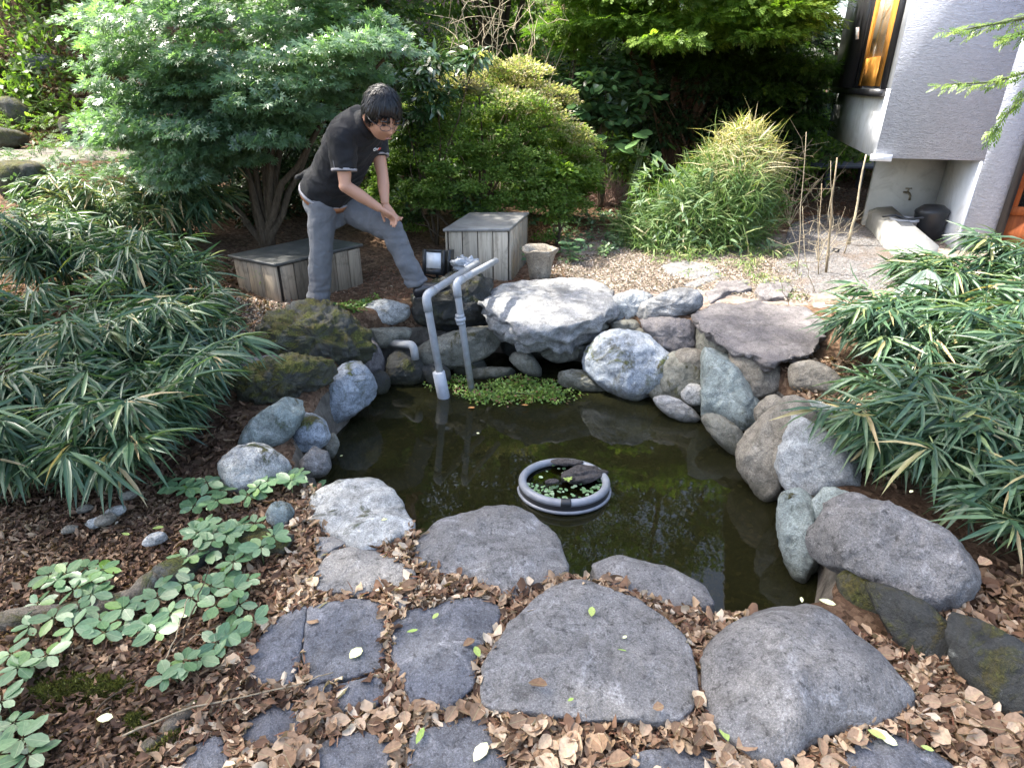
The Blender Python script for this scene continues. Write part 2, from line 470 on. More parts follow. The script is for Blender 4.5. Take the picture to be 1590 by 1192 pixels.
# leaves
G = lambda r, g, b: (r, g, b)
M['bamboo'] = leaf_mat("bamboo_leaf", [(0, (.018, .05, .026)), (.35, (.045, .095, .05)), (.65, (.085, .15, .075)), (.85, (.15, .21, .09)), (.93, (.24, .27, .09)), (1, (.42, .32, .18))], rough=.38, spec=.5, transl=.22)
M['bamboo_obj'] = leaf_obj_mat("bamboo_leaf_single", [(0, (.02, .055, .028)), (.5, (.055, .115, .06)), (.85, (.12, .18, .09)), (.95, (.2, .24, .1)), (1, (.4, .3, .16))], rough=.38, spec=.5, transl=.22)
M['maple'] = leaf_mat("maple_leaf", [(0, (.06, .12, .065)), (.5, (.13, .22, .13)), (.85, (.19, .29, .17)), (1, (.26, .36, .10))], rough=.32, spec=.9, transl=.45)
M['bright'] = leaf_mat("bright_leaf", [(0, (.04, .09, .015)), (.5, (.09, .17, .025)), (1, (.21, .29, .05))], transl=.4)
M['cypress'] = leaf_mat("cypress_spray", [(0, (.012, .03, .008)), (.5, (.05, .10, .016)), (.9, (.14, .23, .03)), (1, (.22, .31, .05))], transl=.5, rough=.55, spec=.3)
M['azalea'] = leaf_mat("azalea_leaf", [(0, (.045, .085, .015)), (.35, (.11, .185, .03)), (.6, (.17, .24, .06)), (.72, (.31, .275, .16)), (1, (.50, .42, .31))], transl=.35, rough=.6, spec=.3)
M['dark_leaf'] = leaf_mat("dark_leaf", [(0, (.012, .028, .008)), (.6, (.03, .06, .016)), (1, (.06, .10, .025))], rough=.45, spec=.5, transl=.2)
M['camellia'] = leaf_mat("camellia_leaf", [(0, (.02, .055, .02)), (.7, (.045, .095, .035)), (1, (.10, .17, .05))], rough=.28, spec=.8, transl=.12)
M['grass'] = leaf_mat("mound_grass", [(0, (.05, .10, .025)), (.4, (.10, .17, .045)), (.6, (.19, .23, .08)), (.75, (.36, .31, .17)), (1, (.60, .52, .36))], rough=.6, spec=.3, transl=.3)
M['forest'] = leaf_mat("woodland_leaf", [(0, (.025, .05, .012)), (.5, (.08, .14, .03)), (.85, (.15, .23, .045)), (1, (.25, .33, .08))], rough=.5, spec=.4, transl=.5)
M['herb'] = leaf_mat("herb_leaf", [(0, (.045, .10, .04)), (.6, (.10, .17, .08)), (1, (.22, .28, .14))], rough=.5, transl=.3)
M['aquatic'] = leaf_mat("aquatic_leaf", [(0, (.05, .11, .02)), (.6, (.12, .21, .035)), (.85, (.2, .29, .06)), (1, (.22, .11, .06))], rough=.4, transl=.25)
M['moss'] = leaf_mat("moss_blade", [(0, (.03, .035, .008)), (.5, (.085, .085, .022)), (.85, (.14, .15, .03)), (1, (.24, .24, .08))], rough=.9, spec=.1, transl=.2)
M['litter'] = leaf_mat("dead_leaf", [(0, (.055, .03, .018)), (.3, (.14, .078, .048)), (.6, (.27, .178, .11)), (.85, (.42, .305, .20)), (1, (.57, .46, .34))], rough=.7, spec=.25, transl=.12)
M['needles'] = leaf_mat("dry_needle", [(0, (.07, .03, .018)), (.5, (.19, .09, .055)), (.8, (.32, .20, .13)), (1, (.5, .4, .3))], rough=.8, spec=.15, transl=.1)
M['needles_pale'] = leaf_mat("pale_dry_litter", [(0, (.13, .10, .077)), (.5, (.28, .228, .186)), (1, (.50, .455, .41))], rough=.85, spec=.15, transl=.1)
M['brown_leaf'] = leaf_obj_mat("dry_leaf_single", [(0, (.16, .095, .055)), (.5, (.33, .22, .14)), (1, (.50, .38, .265))], rough=.65, spec=.3, transl=.12)
M['green_fallen'] = leaf_obj_mat("green_fallen_leaf", [(0, (.22, .33, .07)), (1, (.40, .48, .14))], rough=.5, transl=.15)
M['yellow_fallen'] = leaf_obj_mat("yellow_fallen_leaf", [(0, (.72, .74, .36)), (1, (.85, .84, .5))], rough=.5, transl=.1)
M['orange_fallen'] = leaf_obj_mat("orange_fallen_leaf", [(0, (.42, .19, .06)), (1, (.55, .27, .09))], rough=.55, transl=.1)
M['cover_leaf'] = leaf_obj_mat("ground_cover_leaf", [(0, (.06, .125, .055)), (.6, (.10, .185, .085)), (.9, (.15, .24, .11)), (1, (.10, .19, .03))], rough=.38, spec=.6, transl=.15)
M['stem_green'] = plain("green_stem", (.09, .11, .04), .6)
M['dead_twig'] = bark_mat("dead_twig", (.20, .13, .10), (.42, .30, .24))

# ------------------------------------------------------------------ terrain
WATER_Z = -0.30
_pond_px = [(478, 745), (500, 700), (530, 655), (562, 600), (598, 568), (700, 553), (760, 545), (860, 552), (930, 565), (1000, 575), (1095, 605), (1190, 662), (1225, 730), (1250, 800), (1275, 870)]
_front_px = [(1275, 912), (1205, 935), (1125, 962), (1060, 925), (985, 897), (900, 892), (800, 852), (690, 832), (620, 802), (560, 772), (492, 755)]
POND = np.array([atz(x, y, WATER_Z)[:2] for x, y in _pond_px] + [atz(x, y, 0.0)[:2] for x, y in _front_px])
POND = smooth_closed(POND, 60)
def bank_h(x, y):
    x = np.asarray(x, float); y = np.asarray(y, float)
    h = 0.17 * ss(2.7, 4.5, y) + 0.10 * ss(5.5, 9.0, y)
    h = h + 0.12 * ss(1.9, 2.9, x) * ss(1.6, 3.0, y) * (1 - ss(4.2, 5.4, y))
    h = h + 0.10 * ss(1.3, 2.6, -x) * ss(1.5, 3.0, y)
    left = ss(2.2, 5.5, -x)
    h = h + 0.62 * left * ss(4.0, 7.6, y)
    # steep planted bank behind the path, gentler in the middle, low by the house
    h = h + np.maximum(0, y - 9.0) * (0.62 * ss(1.5, 4.5, -x) + 0.10) + 0.0 * x
    h = h + np.maximum(0, y - 10.5) * 0.22 * (1 - ss(3, 6, x))
    h = h - np.maximum(0, y - 26) * (0.5 * ss(1.5, 4.5, -x) + 0.2)
    return h
def ground_h(x, y):
    x = np.asarray(x, float); y = np.asarray(y, float); sh = x.shape
    xf, yf = x.ravel(), y.ravel()
    b = bank_h(xf, yf)
    P = np.stack([xf, yf, np.zeros_like(xf)], 1)
    b = b + 0.022 * fbm(P * 2.3, 3, 3) + 0.006 * fbm(P * 11, 2, 5)
    near = (np.abs(xf) < 4) & (yf > .5) & (yf < 6)
    h = b.copy()
    if near.any():
        sd = sd_poly(xf[near], yf[near], POND)
        bed = -0.62 - 0.22 * ss(0.1, .8, -sd) + 0.03 * fbm(P[near] * 3, 2, 9)
        k = ss(-0.12, 0.06, sd + 0.03 * pn(P[near] * 5, 4))
        h[near] = bed * (1 - k) + b[near] * k
    return h.reshape(sh)
def gh(x, y): return float(ground_h(np.array([x]), np.array([y]))[0])
def onground(px, py, z0=0.0):
    """where the sight line through a photograph pixel meets the soil"""
    d = ray(px, py); ts = np.concatenate([np.linspace(.6, 8, 500), np.linspace(8, 40, 600)])
    P = CAMP + d[None] * ts[:, None]
    below = P[:, 2] < bank_h(P[:, 0], P[:, 1])
    i = int(np.argmax(below)) if below.any() else len(ts) - 1
    p = P[i].copy(); p[2] = gh(p[0], p[1])
    return p

def spaced(lo, hi, step, out_lo, out_hi, g=1.16):
    a = list(np.arange(lo, hi + 1e-6, step)); s = step
    b = [];  x = lo
    while x > out_lo: s *= g; x -= s; b.append(x)
    s = step; x = a[-1]; c = []
    while x < out_hi: s *= g; x += s; c.append(x)
    return np.array(b[::-1] + a + c)
gx = spaced(-3.2, 3.6, .04, -90, 90); gy = spaced(0.7, 6.5, .04, -40, 140)
GX, GY = np.meshgrid(gx, gy)
GZ = ground_h(GX, GY)
nx, ny = len(gx), len(gy)
V = np.stack([GX.ravel(), GY.ravel(), GZ.ravel()], 1)
ii = (np.arange(ny - 1)[:, None] * nx + np.arange(nx - 1)[None]).ravel()
F = np.stack([ii, ii + 1, ii + nx + 1, ii + nx], 1)
# where the earth is pale and dry: behind the pond, by the gravel, beside the left box
def dryness(x, y):
    d = ss(4.3, 4.9, y) * (1 - ss(6.6, 8.0, y)) * ss(.2, .7, x) * (1 - ss(5, 6, x)) * .62
    d = d + ss(3.6, 4.0, y) * (1 - ss(4.6, 5.1, y)) * ss(-2.3, -1.9, x) * (1 - ss(-1.5, -1.2, x)) * .6
    return d
ground = mk("ground", V, F, M['soil'], tint=dryness(GX, GY).ravel(), origin=(0, 0, 0))
tag(ground, kind="structure")

# pond surface
wp = smooth_closed(POND, 90)
if np.sum(wp[:, 0] * np.roll(wp[:, 1], -1) - np.roll(wp[:, 0], -1) * wp[:, 1]) < 0: wp = wp[::-1]
cen = wp.mean(0) #; cen = wp.mean(0)
wv = [(cen[0], cen[1], WATER_Z)]
for r in (.4, .8, 1.06):
    wv += [(*(cen + (p - cen) * r), WATER_Z) for p in wp]
wf4 = [(1 + i * 90 + k, 1 + (i + 1) * 90 + k, 1 + (i + 1) * 90 + (k + 1) % 90, 1 + i * 90 + (k + 1) % 90) for i in range(2) for k in range(90)]
wf3 = [(0, 1 + k, 1 + (k + 1) % 90) for k in range(90)]
pond = mk("pond_water", np.array(wv), [np.array(wf4), np.array(wf3)], M['water'], origin=(cen[0], cen[1], WATER_Z))
tag(pond, kind="structure")

def ground_sheet(name, px_poly, mat, lift, n=26, z0=.15):
    """a path laid on the ground: its outline filled with a fine grid that follows the soil"""
    P = np.array([onground(x, y, z0)[:2] for x, y in px_poly]); P = smooth_closed(P, 60); c = P.mean(0)
    vv = [c]; 
    for r in np.linspace(0, 1, n)[1:]: vv += [c + (p - c) * r for p in P]
    vv = np.array(vv); z = ground_h(vv[:, 0], vv[:, 1]) + lift
    rim = np.arange(len(vv)) >= len(vv) - 60
    z[rim] -= lift + .02
    f3 = np.array([(0, 1 + k, 1 + (k + 1) % 60) for k in range(60)])
    f4 = np.array([(1 + i * 60 + k, 1 + i * 60 + (k + 1) % 60, 1 + (i + 1) * 60 + (k + 1) % 60, 1 + (i + 1) * 60 + k) for i in range(n - 2) for k in range(60)])
    o = mk(name, np.column_stack([vv, z]), [f4, f3], mat)
    return tag(o, kind="structure")
ground_sheet("gravel_path", [(1195, 440), (1215, 380), (1232, 345), (1290, 332), (1345, 352), (1400, 400), (1440, 440), (1330, 455), (1250, 458)], M['gravel'], .012)
M['path'] = plain("bare_path_earth", (.15, .135, .115), .95, .1, var=.35, scale=5, bump=.5, bscale=40)
ground_sheet("earth_path", [(-160, 258), (-60, 240), (60, 234), (200, 228), (290, 236), (200, 247), (60, 256), (-60, 268)], M['path'], .02, z0=.9)

# ------------------------------------------------------------------ stones
STONE_POLYS = []
def slab(name, label, px, ztop, thick, mat, seed=0, dome=.012, tilt=(0, 0), rough=.010, group=None, edge=.012, n=96, cat="stone", under=.93, torn=.012):
    """a stone whose upper face is seen: outline laid on its own level, top, rounded rim and sides"""
    P = np.array([atz(x, y, ztop) for x, y in px]); P = angular_closed(P[:, :2], n, 3)
    c = P.mean(0); rs = np.random.default_rng(seed)
    if mat is M['stone_dark']: P = c + (P - c) * 1.06
    if len(px) > 0: STONE_POLYS.append(P)
    Q = P - c; r0 = np.linalg.norm(Q, axis=1).mean()
    jit = 1 + .018 * fbm(np.column_stack([P * 14, np.full(n, seed)]), 3, seed) 
    Q = Q * jit[:, None]
    rings = [(.12, 0), (.25, 0), (.38, 0), (.5, 0), (.6, 0), (.7, 0), (.78, 0), (.85, 0), (.905, 0), (.945, .03), (.972, .12), (.99, .35), (1.0, .8), (1.0, 1.6)]
    V = [np.array([[c[0], c[1], ztop]])]
    for s, e in rings:
        z = ztop - dome * s ** 3 - edge * e
        V.append(np.column_stack([c + Q * s, np.full(n, z)]))
    k0 = len(V)
    for f, s in ((.08, 1.0), (.16, 1.0), (.25, .99 + .01 * (under > .9)), (.35, .97 + .03 * (under > .9)), (.45, .5 + .5 * under), (.57, .5 + .5 * under), (.7, .5 + .5 * under - .01), (.85, .4 + .6 * under - .02), (1.0, under)):
        V.append(np.column_stack([c + Q * s, np.full(n, ztop - dome - edge * 1.6 - f * (thick - edge * 1.6))]))
    V = np.concatenate(V)
    rel = V[:, :2] - c
    side = np.zeros(len(V)); side[1 + 12 * n:] = 1
    nz = fbm(np.column_stack([V[:, 0] * 7, V[:, 1] * 7, V[:, 2] * 7]), 5, seed + 11)
    V[:, 2] += rough * nz * (1 - side * .5) + rel[:, 0] * tilt[0] + rel[:, 1] * tilt[1]
    out = np.column_stack([nrm(rel), np.zeros(len(V))])
    n2 = fbm(V * 11, 4, seed + 21)
    V += out * (n2 * torn * side)[:, None]
    if torn > .03:
        st = fbm(np.column_stack([V[:, 0] * 2.5, V[:, 1] * 2.5, V[:, 2] * 26]), 4, seed + 31)
        low = fbm(np.column_stack([V[:, 0] * 5, V[:, 1] * 5, V[:, 2] * 6]), 3, seed + 41)
        V += out * ((st * torn * .5 + low * torn * 1.5) * side)[:, None]
        V[:, 2] += side * .05 * fbm(np.column_stack([V[:, 0] * 6, V[:, 1] * 6, V[:, 2] * 0]), 3, seed + 51)
    nr = len(rings) + 9
    f3 = np.array([(0, 1 + k, 1 + (k + 1) % n) for k in range(n)])
    f4 = np.array([(1 + i * n + k, 1 + (i + 1) * n + k, 1 + (i + 1) * n + (k + 1) % n, 1 + i * n + (k + 1) % n) for i in range(nr - 1) for k in range(n)])
    bot = np.array([[c[0], c[1], ztop - thick]]); b = len(V)
    V = np.concatenate([V, bot])
    f3 = np.concatenate([f3, [(b, 1 + (nr - 1) * n + (k + 1) % n, 1 + (nr - 1) * n + k) for k in range(n)]])
    o = mk(name, V, [f4, f3], mat)
    return tag(o, label, cat, group)

def boulder(name, label, px, zc, mat, thick=.85, seed=0, rough=.05, box=.62, back=.55, cuts=8, q=.77, top=None, group=None, nr=36, n=76, freq=2.2, cat="rock"):
    """a rock from its outline: real size at its own distance, as deep as it is broad, broken by facets and noise"""
    P = smooth_closed(np.array(px, float), n); c = P.mean(0)
    i = np.argmax(P[:, 1]); contact = atz(P[i, 0], P[i, 1], zc) if zc is not None else onground(P[i, 0], P[i, 1])
    d0 = float((contact - CAMP) @ FW)
    half = np.linalg.norm(P - c, axis=1).mean() / FPX * d0
    T = half * thick
    dc = d0 + back * T
    C = CAMP + ray(*c) * dc
    view = nrm(ray(*c)); rt = nrm(np.cross(view, [0, 0, 1])); up = np.cross(rt, view)
    k = dc / FPX
    Q = (P - c) * k * (1.0 + 0.0)
    th_ = np.arctan2(Q[:, 1], Q[:, 0]); ext = np.abs(Q).max(0) * .95
    Qe = np.column_stack([ext[0] * np.cos(th_), ext[1] * np.sin(th_)])
    V = []
    for ph in np.linspace(-math.pi / 2, math.pi / 2, nr)[1:-1]:
        s = max(math.cos(ph), 1e-4) ** box
        Qs = Q * min(1.0, s ** 1.1) + Qe * (1 - min(1.0, s ** 1.1))
        V.append(C + s * (Qs[:, :1] * rt - Qs[:, 1:] * up) + view * (T * math.sin(ph)))
    V = np.concatenate(V + [[C - view * T], [C + view * T]])
    rs = np.random.default_rng(seed + 5)
    D = V - C
    planes = [nrm(rs.normal(size=3) * np.array([1, 1, .8])) for _ in range(cuts)]
    if top is not None: planes.append(nrm(np.array(top)))
    for j, pl in enumerate(planes):
        d = D @ pl; lim = d.max() * (q + .14 * rs.random()) if not (top is not None and j == len(planes) - 1) else d.max() * .62
        ex = np.maximum(0, d - lim)
        D = D - pl * (ex * .93)[:, None]
    # facets must not shrink the rock below its own size
    for axv in (rt, up):
        d = D @ axv; d0_ = (Q[:, 0] if axv is rt else -Q[:, 1]); a_, b_ = d.min(), d.max(); A_, B_ = d0_.min(), d0_.max()
        D = D + np.outer((d - a_) / (b_ - a_) * (B_ - A_) + A_ - d, axv)
    dn = nrm(D)
    rel = D / half
    D = D + dn * (half * rough * (fbm(rel * freq, 5, seed) + .5 * np.abs(fbm(rel * freq * 2.3, 3, seed + 3)) - .25))[:, None]
    D = D + dn * (half * (.030 * (.5 - np.abs(pn(rel * 3.6 + seed, seed + 8)) * 2) + .016 * fbm(rel * 9, 3, seed + 9)))[:, None]
    V = C + D
    m = nr - 2
    f4 = np.array([(a * n + b, a * n + (b + 1) % n, (a + 1) * n + (b + 1) % n, (a + 1) * n + b) for a in range(m - 1) for b in range(n)])
    b0, b1 = m * n, m * n + 1
    f3 = np.array([(b0, (b + 1) % n, b) for b in range(n)] + [(b1, (m - 1) * n + b, (m - 1) * n + (b + 1) % n) for b in range(n)])
    o = mk(name, V, [f4[:, ::-1], f3[:, ::-1]], mat)
    STONE_POLYS.append(np.array([(C + (Q[b, 0] * rt - Q[b, 1] * up) * .8)[:2] for b in range(0, n, 4)]))
    return tag(o, label, cat, group)

ST = "paving stones on the near bank"
slab("paving_stone", "largest grey paving stone in the middle with a straight front edge", [(885, 892), (950, 905), (1010, 932), (1070, 985), (1087, 1040), (1086, 1080), (1070, 1108), (1000, 1113), (880, 1106), (760, 1098), (742, 1080), (752, 1020), (785, 965), (830, 920)], .06, .10, M['stone'], 1, group=ST, edge=.01)
slab("paving_stone", "big humped grey stone with a pointed tip by the wet black rocks", [(1130, 938), (1200, 905), (1270, 900), (1310, 920), (1360, 962), (1400, 992), (1448, 1040), (1410, 1075), (1330, 1092), (1275, 1108), (1240, 1143), (1205, 1147), (1120, 1100), (1098, 1050), (1092, 985), (1108, 955)], .15, .22, M['stone'], 2, dome=.105, group=ST, edge=.025, rough=.016)
slab("paving_stone", "broad grey stone overhanging the water below the floating ring", [(640, 830), (680, 795), (760, 772), (820, 780), (868, 820), (888, 878), (850, 895), (800, 917), (720, 890), (640, 872)], .05, .20, M['stone'], 3, dome=.03, group=ST, edge=.018, rough=.014)
slab("paving_stone", "low rounded dark stone at the water beside a tuft of moss", [(915, 862), (960, 850), (1040, 868), (1100, 898), (1116, 928), (1060, 942), (990, 918), (930, 888)], .03, .22, M['stone'], 4, dome=.035, group=ST, edge=.02)
slab("paving_stone", "pale lichen covered stone at the corner of the pond", [(475, 762), (520, 735), (580, 728), (612, 750), (648, 808), (600, 832), (560, 842), (510, 818), (480, 792)], .07, .24, M['stone_pale'], 5, dome=.035, group=ST, edge=.02, rough=.016)
slab("paving_stone", "half round grey paving stone in front of the pale lichen stone", [(487, 880), (512, 848), (560, 840), (612, 858), (648, 885), (632, 908), (560, 917), (490, 912)], .04, .08, M['stone'], 6, group=ST)
slab("paving_stone", "small broken grey slab behind the half round paving stone", [(487, 832), (535, 828), (548, 838), (518, 850), (492, 868)], .03, .06, M['stone'], 7, dome=.006, group=ST)
slab("paving_stone", "squarish dark blue paving stone carrying a pale yellow leaf", [(480, 938), (530, 928), (592, 928), (598, 960), (592, 1030), (545, 1044), (482, 1052), (472, 1000)], .035, .07, M['stone_dark'], 8, group=ST)
slab("paving_stone", "dark blue paving stone with a lump of moss on its edge", [(388, 1000), (430, 955), (476, 935), (470, 975), (464, 1020), (450, 1055), (405, 1062), (382, 1035)], .03, .06, M['stone_dark'], 9, group=ST)
slab("paving_stone", "four sided slate paving stone beside the largest stone", [(608, 952), (690, 930), (752, 922), (776, 940), (768, 970), (737, 1010), (735, 1062), (692, 1092), (645, 1086), (620, 1040)], .04, .08, M['stone_dark'], 10, group=ST, tilt=(0, -.02))
slab("paving_stone", "slate paving stone cut by the bottom edge, a torn green leaf on it", [(640, 1135), (690, 1115), (742, 1108), (768, 1140), (790, 1200), (720, 1225), (630, 1215)], .03, .07, M['stone_dark'], 11, group=ST)
slab("paving_stone", "dark paving stone at the bottom edge half buried in dead leaves", [(500, 1150), (560, 1128), (606, 1148), (600, 1205), (540, 1225), (478, 1205)], .025, .06, M['stone_dark'], 12, group=ST)
slab("paving_stone", "narrow dark paving stone under a fallen twig", [(368, 1125), (430, 1082), (464, 1088), (470, 1130), (420, 1158), (385, 1155)], .02, .05, M['stone_dark'], 13, group=ST)
slab("paving_stone", "small flat slate chip with a moss cushion between larger paving stones", [(522, 1062), (590, 1046), (600, 1070), (578, 1098), (526, 1100)], .02, .05, M['stone_dark'], 14, dome=.006, group=ST)
slab("paving_stone", "dark stone in the leaves in front of the humped stone", [(1310, 1165), (1370, 1132), (1450, 1158), (1500, 1205), (1400, 1225), (1305, 1210)], .02, .06, M['stone_dark'], 15, group=ST)
slab("paving_stone", "dark corner stone beside the mossy bank at the bottom edge", [(282, 1165), (340, 1132), (352, 1170), (345, 1215), (290, 1215)], .02, .06, M['stone_dark'], 16, group=ST)
slab("paving_stone", "dark stone showing through the leaves below the largest stone", [(985, 1168), (1060, 1150), (1108, 1165), (1112, 1210), (960, 1215)], .012, .05, M['stone_dark'], 17, group=ST)
slab("paving_stone", "tiny slate chip wedged between two paving stones", [(612, 928), (640, 920), (636, 938), (614, 944)], .028, .05, M['stone_dark'], 18, dome=.004, group=ST, n=40)
slab("paving_stone", "thin slate sliver under the squarish blue paving stone", [(470, 1062), (515, 1058), (512, 1080), (480, 1085)], .018, .04, M['stone_dark'], 19, dome=.004, group=ST, n=40)

RB = "rocks along the near bank beside the house"
boulder("rock", "big rounded grey boulder under the bamboo beside the humped stone", [(1268, 890), (1280, 815), (1310, 788), (1400, 788), (1470, 812), (1497, 850), (1484, 890), (1445, 925), (1400, 932), (1350, 915), (1305, 908)], .0, M['stone'], .9, 31, rough=.07, box=.55, group=RB)
boulder("rock", "pale wedge shaped rock dipping into the water", [(1200, 790), (1212, 768), (1240, 765), (1278, 830), (1278, 880), (1262, 900), (1240, 892), (1215, 850)], WATER_Z, M['stone_green'], .8, 32, group=RB)
boulder("rock", "light grey angular rock partly under bamboo leaves", [(1210, 675), (1245, 655), (1290, 675), (1325, 715), (1335, 765), (1290, 808), (1250, 785), (1215, 742)], -.2, M['stone_white'], .8, 33, group=RB)
boulder("rock", "tall brown rock standing at the water's edge", [(1150, 695), (1178, 645), (1208, 610), (1240, 618), (1252, 652), (1218, 675), (1212, 715), (1228, 760), (1205, 782), (1170, 752), (1152, 728)], WATER_Z, M['stone_brown'], .9, 34, group=RB)
boulder("rock", "pale smooth rock forming the wall under the ledge", [(1082, 548), (1118, 545), (1150, 580), (1188, 632), (1178, 676), (1130, 668), (1098, 642), (1086, 600)], WATER_Z, M['stone_green'], .8, 35, group=RB)
boulder("rock", "round brown rock tucked under the flat ledge", [(1120, 585), (1132, 553), (1165, 545), (1202, 562), (1218, 592), (1192, 622), (1152, 626), (1126, 608)], -.12, M['stone_brown'], .85, 36, cuts=3, group=RB)
slab("rock", "wide flat dark ledge rock above the round brown rock", [(1078, 485), (1105, 473), (1180, 468), (1255, 478), (1290, 500), (1262, 545), (1200, 556), (1148, 536), (1088, 510)], .235, .10, M['stone_ledge'], 37, rough=.02, edge=.012, dome=.01, group=RB, cat="rock", torn=.031, under=.85, tilt=(.0, .03))
boulder("rock", "flat greenish stone on the bank beside the brown rock", [(1240, 632), (1275, 625), (1320, 640), (1318, 660), (1275, 662), (1242, 655)], .05, M['stone_green'], .9, 38, group=RB)
boulder("rock", "greenish rock against the big rounded boulder", [(1262, 780), (1290, 760), (1330, 770), (1350, 800), (1310, 830), (1280, 822)], -.05, M['stone_green'], .8, 39, group=RB)

FB = "rocks of the far pond wall"
boulder("rock", "largest pale blue boulder in the pond wall", [(905, 565), (922, 527), (958, 512), (1000, 518), (1030, 540), (1052, 562), (1048, 592), (1020, 616), (985, 624), (950, 612), (918, 592)], WATER_Z, M['stone_blue'], .85, 41, rough=.04, cuts=5, q=.84, group=FB, nr=40, n=90)
boulder("rock", "pale layered rock on top of the wall", [(985, 487), (1010, 466), (1058, 444), (1086, 452), (1086, 474), (1060, 490), (1000, 502)], .12, M['stone_strata'], .9, 42, group=FB, rough=.07)
boulder("rock", "dark cracked rock below the pale layered rock", [(992, 502), (1060, 492), (1082, 510), (1091, 540), (1070, 553), (1034, 548), (1012, 527)], -.05, M['stone_ledge'], .8, 43, group=FB, rough=.09)
boulder("rock", "small white rock between the great slab and the layered rock", [(947, 475), (963, 453), (990, 450), (1012, 462), (994, 488), (972, 504), (955, 496)], .05, M['stone_white'], .9, 44, group=FB, rough=.08)
boulder("rock", "small dark stone resting on the pale blue boulder", [(985, 516), (1000, 511), (1022, 533), (1014, 547), (992, 538)], -.06, M['stone_murk'], .9, 45, group=FB, nr=18, n=36)
boulder("rock", "egg shaped pale pebble stuck on the wall above the water", [(1059, 608), (1073, 595), (1094, 602), (1097, 622), (1076, 631), (1060, 622)], WATER_Z + .07, M['stone_pale'], .9, 46, cuts=1, group=FB, nr=18, n=36)
boulder("rock", "low flat rock at the waterline beside the water plants", [(866, 582), (895, 574), (930, 588), (944, 604), (908, 608), (876, 600)], WATER_Z, M['stone_murk'], .7, 47, group=FB)
boulder("rock", "low striped rock at the waterline below the pebble", [(1014, 622), (1045, 617), (1088, 642), (1066, 655), (1030, 642)], WATER_Z, M['stone_strata'], .7, 48, group=FB)
slab("rock", "great pale slab with a rough torn front overhanging the wall", [(748, 452), (775, 438), (850, 431), (920, 431), (948, 444), (957, 462), (935, 480), (885, 492), (825, 494), (780, 484), (752, 470)], .25, .27, M['stone_strata'], 49, rough=.018, edge=.03, dome=.03, group=FB, cat="rock", under=.72, n=140, torn=.034, tilt=(.02, .06))
boulder("rock", "rounded grey rock behind the lower ends of the pipes", [(640, 545), (678, 522), (738, 508), (776, 515), (772, 542), (732, 566), (690, 574), (655, 566)], -.22, M['stone_murk'], .8, 50, group=FB, cuts=4)
boulder("rock", "dark mossy rock carrying the two pipes", [(634, 480), (655, 445), (712, 424), (758, 420), (765, 470), (758, 505), (715, 512), (655, 508)], .0, M['stone_black'], .8, 51, rough=.10, group=FB, back=.75, freq=3.5)
boulder("rock", "oval pale cobble beside the front shoe", [(555, 490), (573, 470), (608, 464), (634, 474), (635, 495), (606, 507), (568, 506)], .02, M['stone_pale'], .8, 52, cuts=1, rough=.03, group=FB)
boulder("rock", "dark stone wedged under the oval cobble", [(572, 510), (600, 508), (634, 512), (636, 530), (600, 540), (575, 532)], -.06, M['stone_murk'], .9, 53, group=FB, nr=20, n=40)
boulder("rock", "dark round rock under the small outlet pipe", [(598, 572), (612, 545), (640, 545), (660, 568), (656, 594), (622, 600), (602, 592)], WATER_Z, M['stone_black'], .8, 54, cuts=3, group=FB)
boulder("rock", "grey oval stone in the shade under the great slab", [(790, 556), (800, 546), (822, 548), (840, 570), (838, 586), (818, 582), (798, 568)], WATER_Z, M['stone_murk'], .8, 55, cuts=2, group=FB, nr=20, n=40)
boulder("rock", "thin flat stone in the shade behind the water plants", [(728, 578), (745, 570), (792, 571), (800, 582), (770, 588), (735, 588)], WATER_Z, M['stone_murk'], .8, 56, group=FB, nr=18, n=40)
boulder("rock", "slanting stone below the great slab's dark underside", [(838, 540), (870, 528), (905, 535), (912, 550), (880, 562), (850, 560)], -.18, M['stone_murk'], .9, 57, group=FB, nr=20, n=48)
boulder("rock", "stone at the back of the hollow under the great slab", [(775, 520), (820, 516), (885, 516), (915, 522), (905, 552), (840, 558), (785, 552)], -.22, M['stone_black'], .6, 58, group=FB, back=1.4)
boulder("rock", "wedge of rock between the great slab and the pale boulder", [(882, 508), (915, 496), (945, 498), (930, 520), (905, 540), (890, 530)], -.1, M['stone_murk'], .8, 59, group=FB, nr=20, n=48)
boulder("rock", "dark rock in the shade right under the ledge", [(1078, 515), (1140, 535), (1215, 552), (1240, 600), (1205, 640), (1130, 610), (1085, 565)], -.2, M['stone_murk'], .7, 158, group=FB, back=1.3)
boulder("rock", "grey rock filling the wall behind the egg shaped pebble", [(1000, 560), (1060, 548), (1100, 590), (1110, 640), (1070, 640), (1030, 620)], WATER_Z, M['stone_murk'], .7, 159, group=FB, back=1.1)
boulder("rock", "grey rock at the foot of the wall below the ledge", [(1040, 560), (1075, 556), (1092, 590), (1088, 600), (1055, 592)], -.18, M['stone_murk'], .8, 60, group=FB, nr=20, n=48)

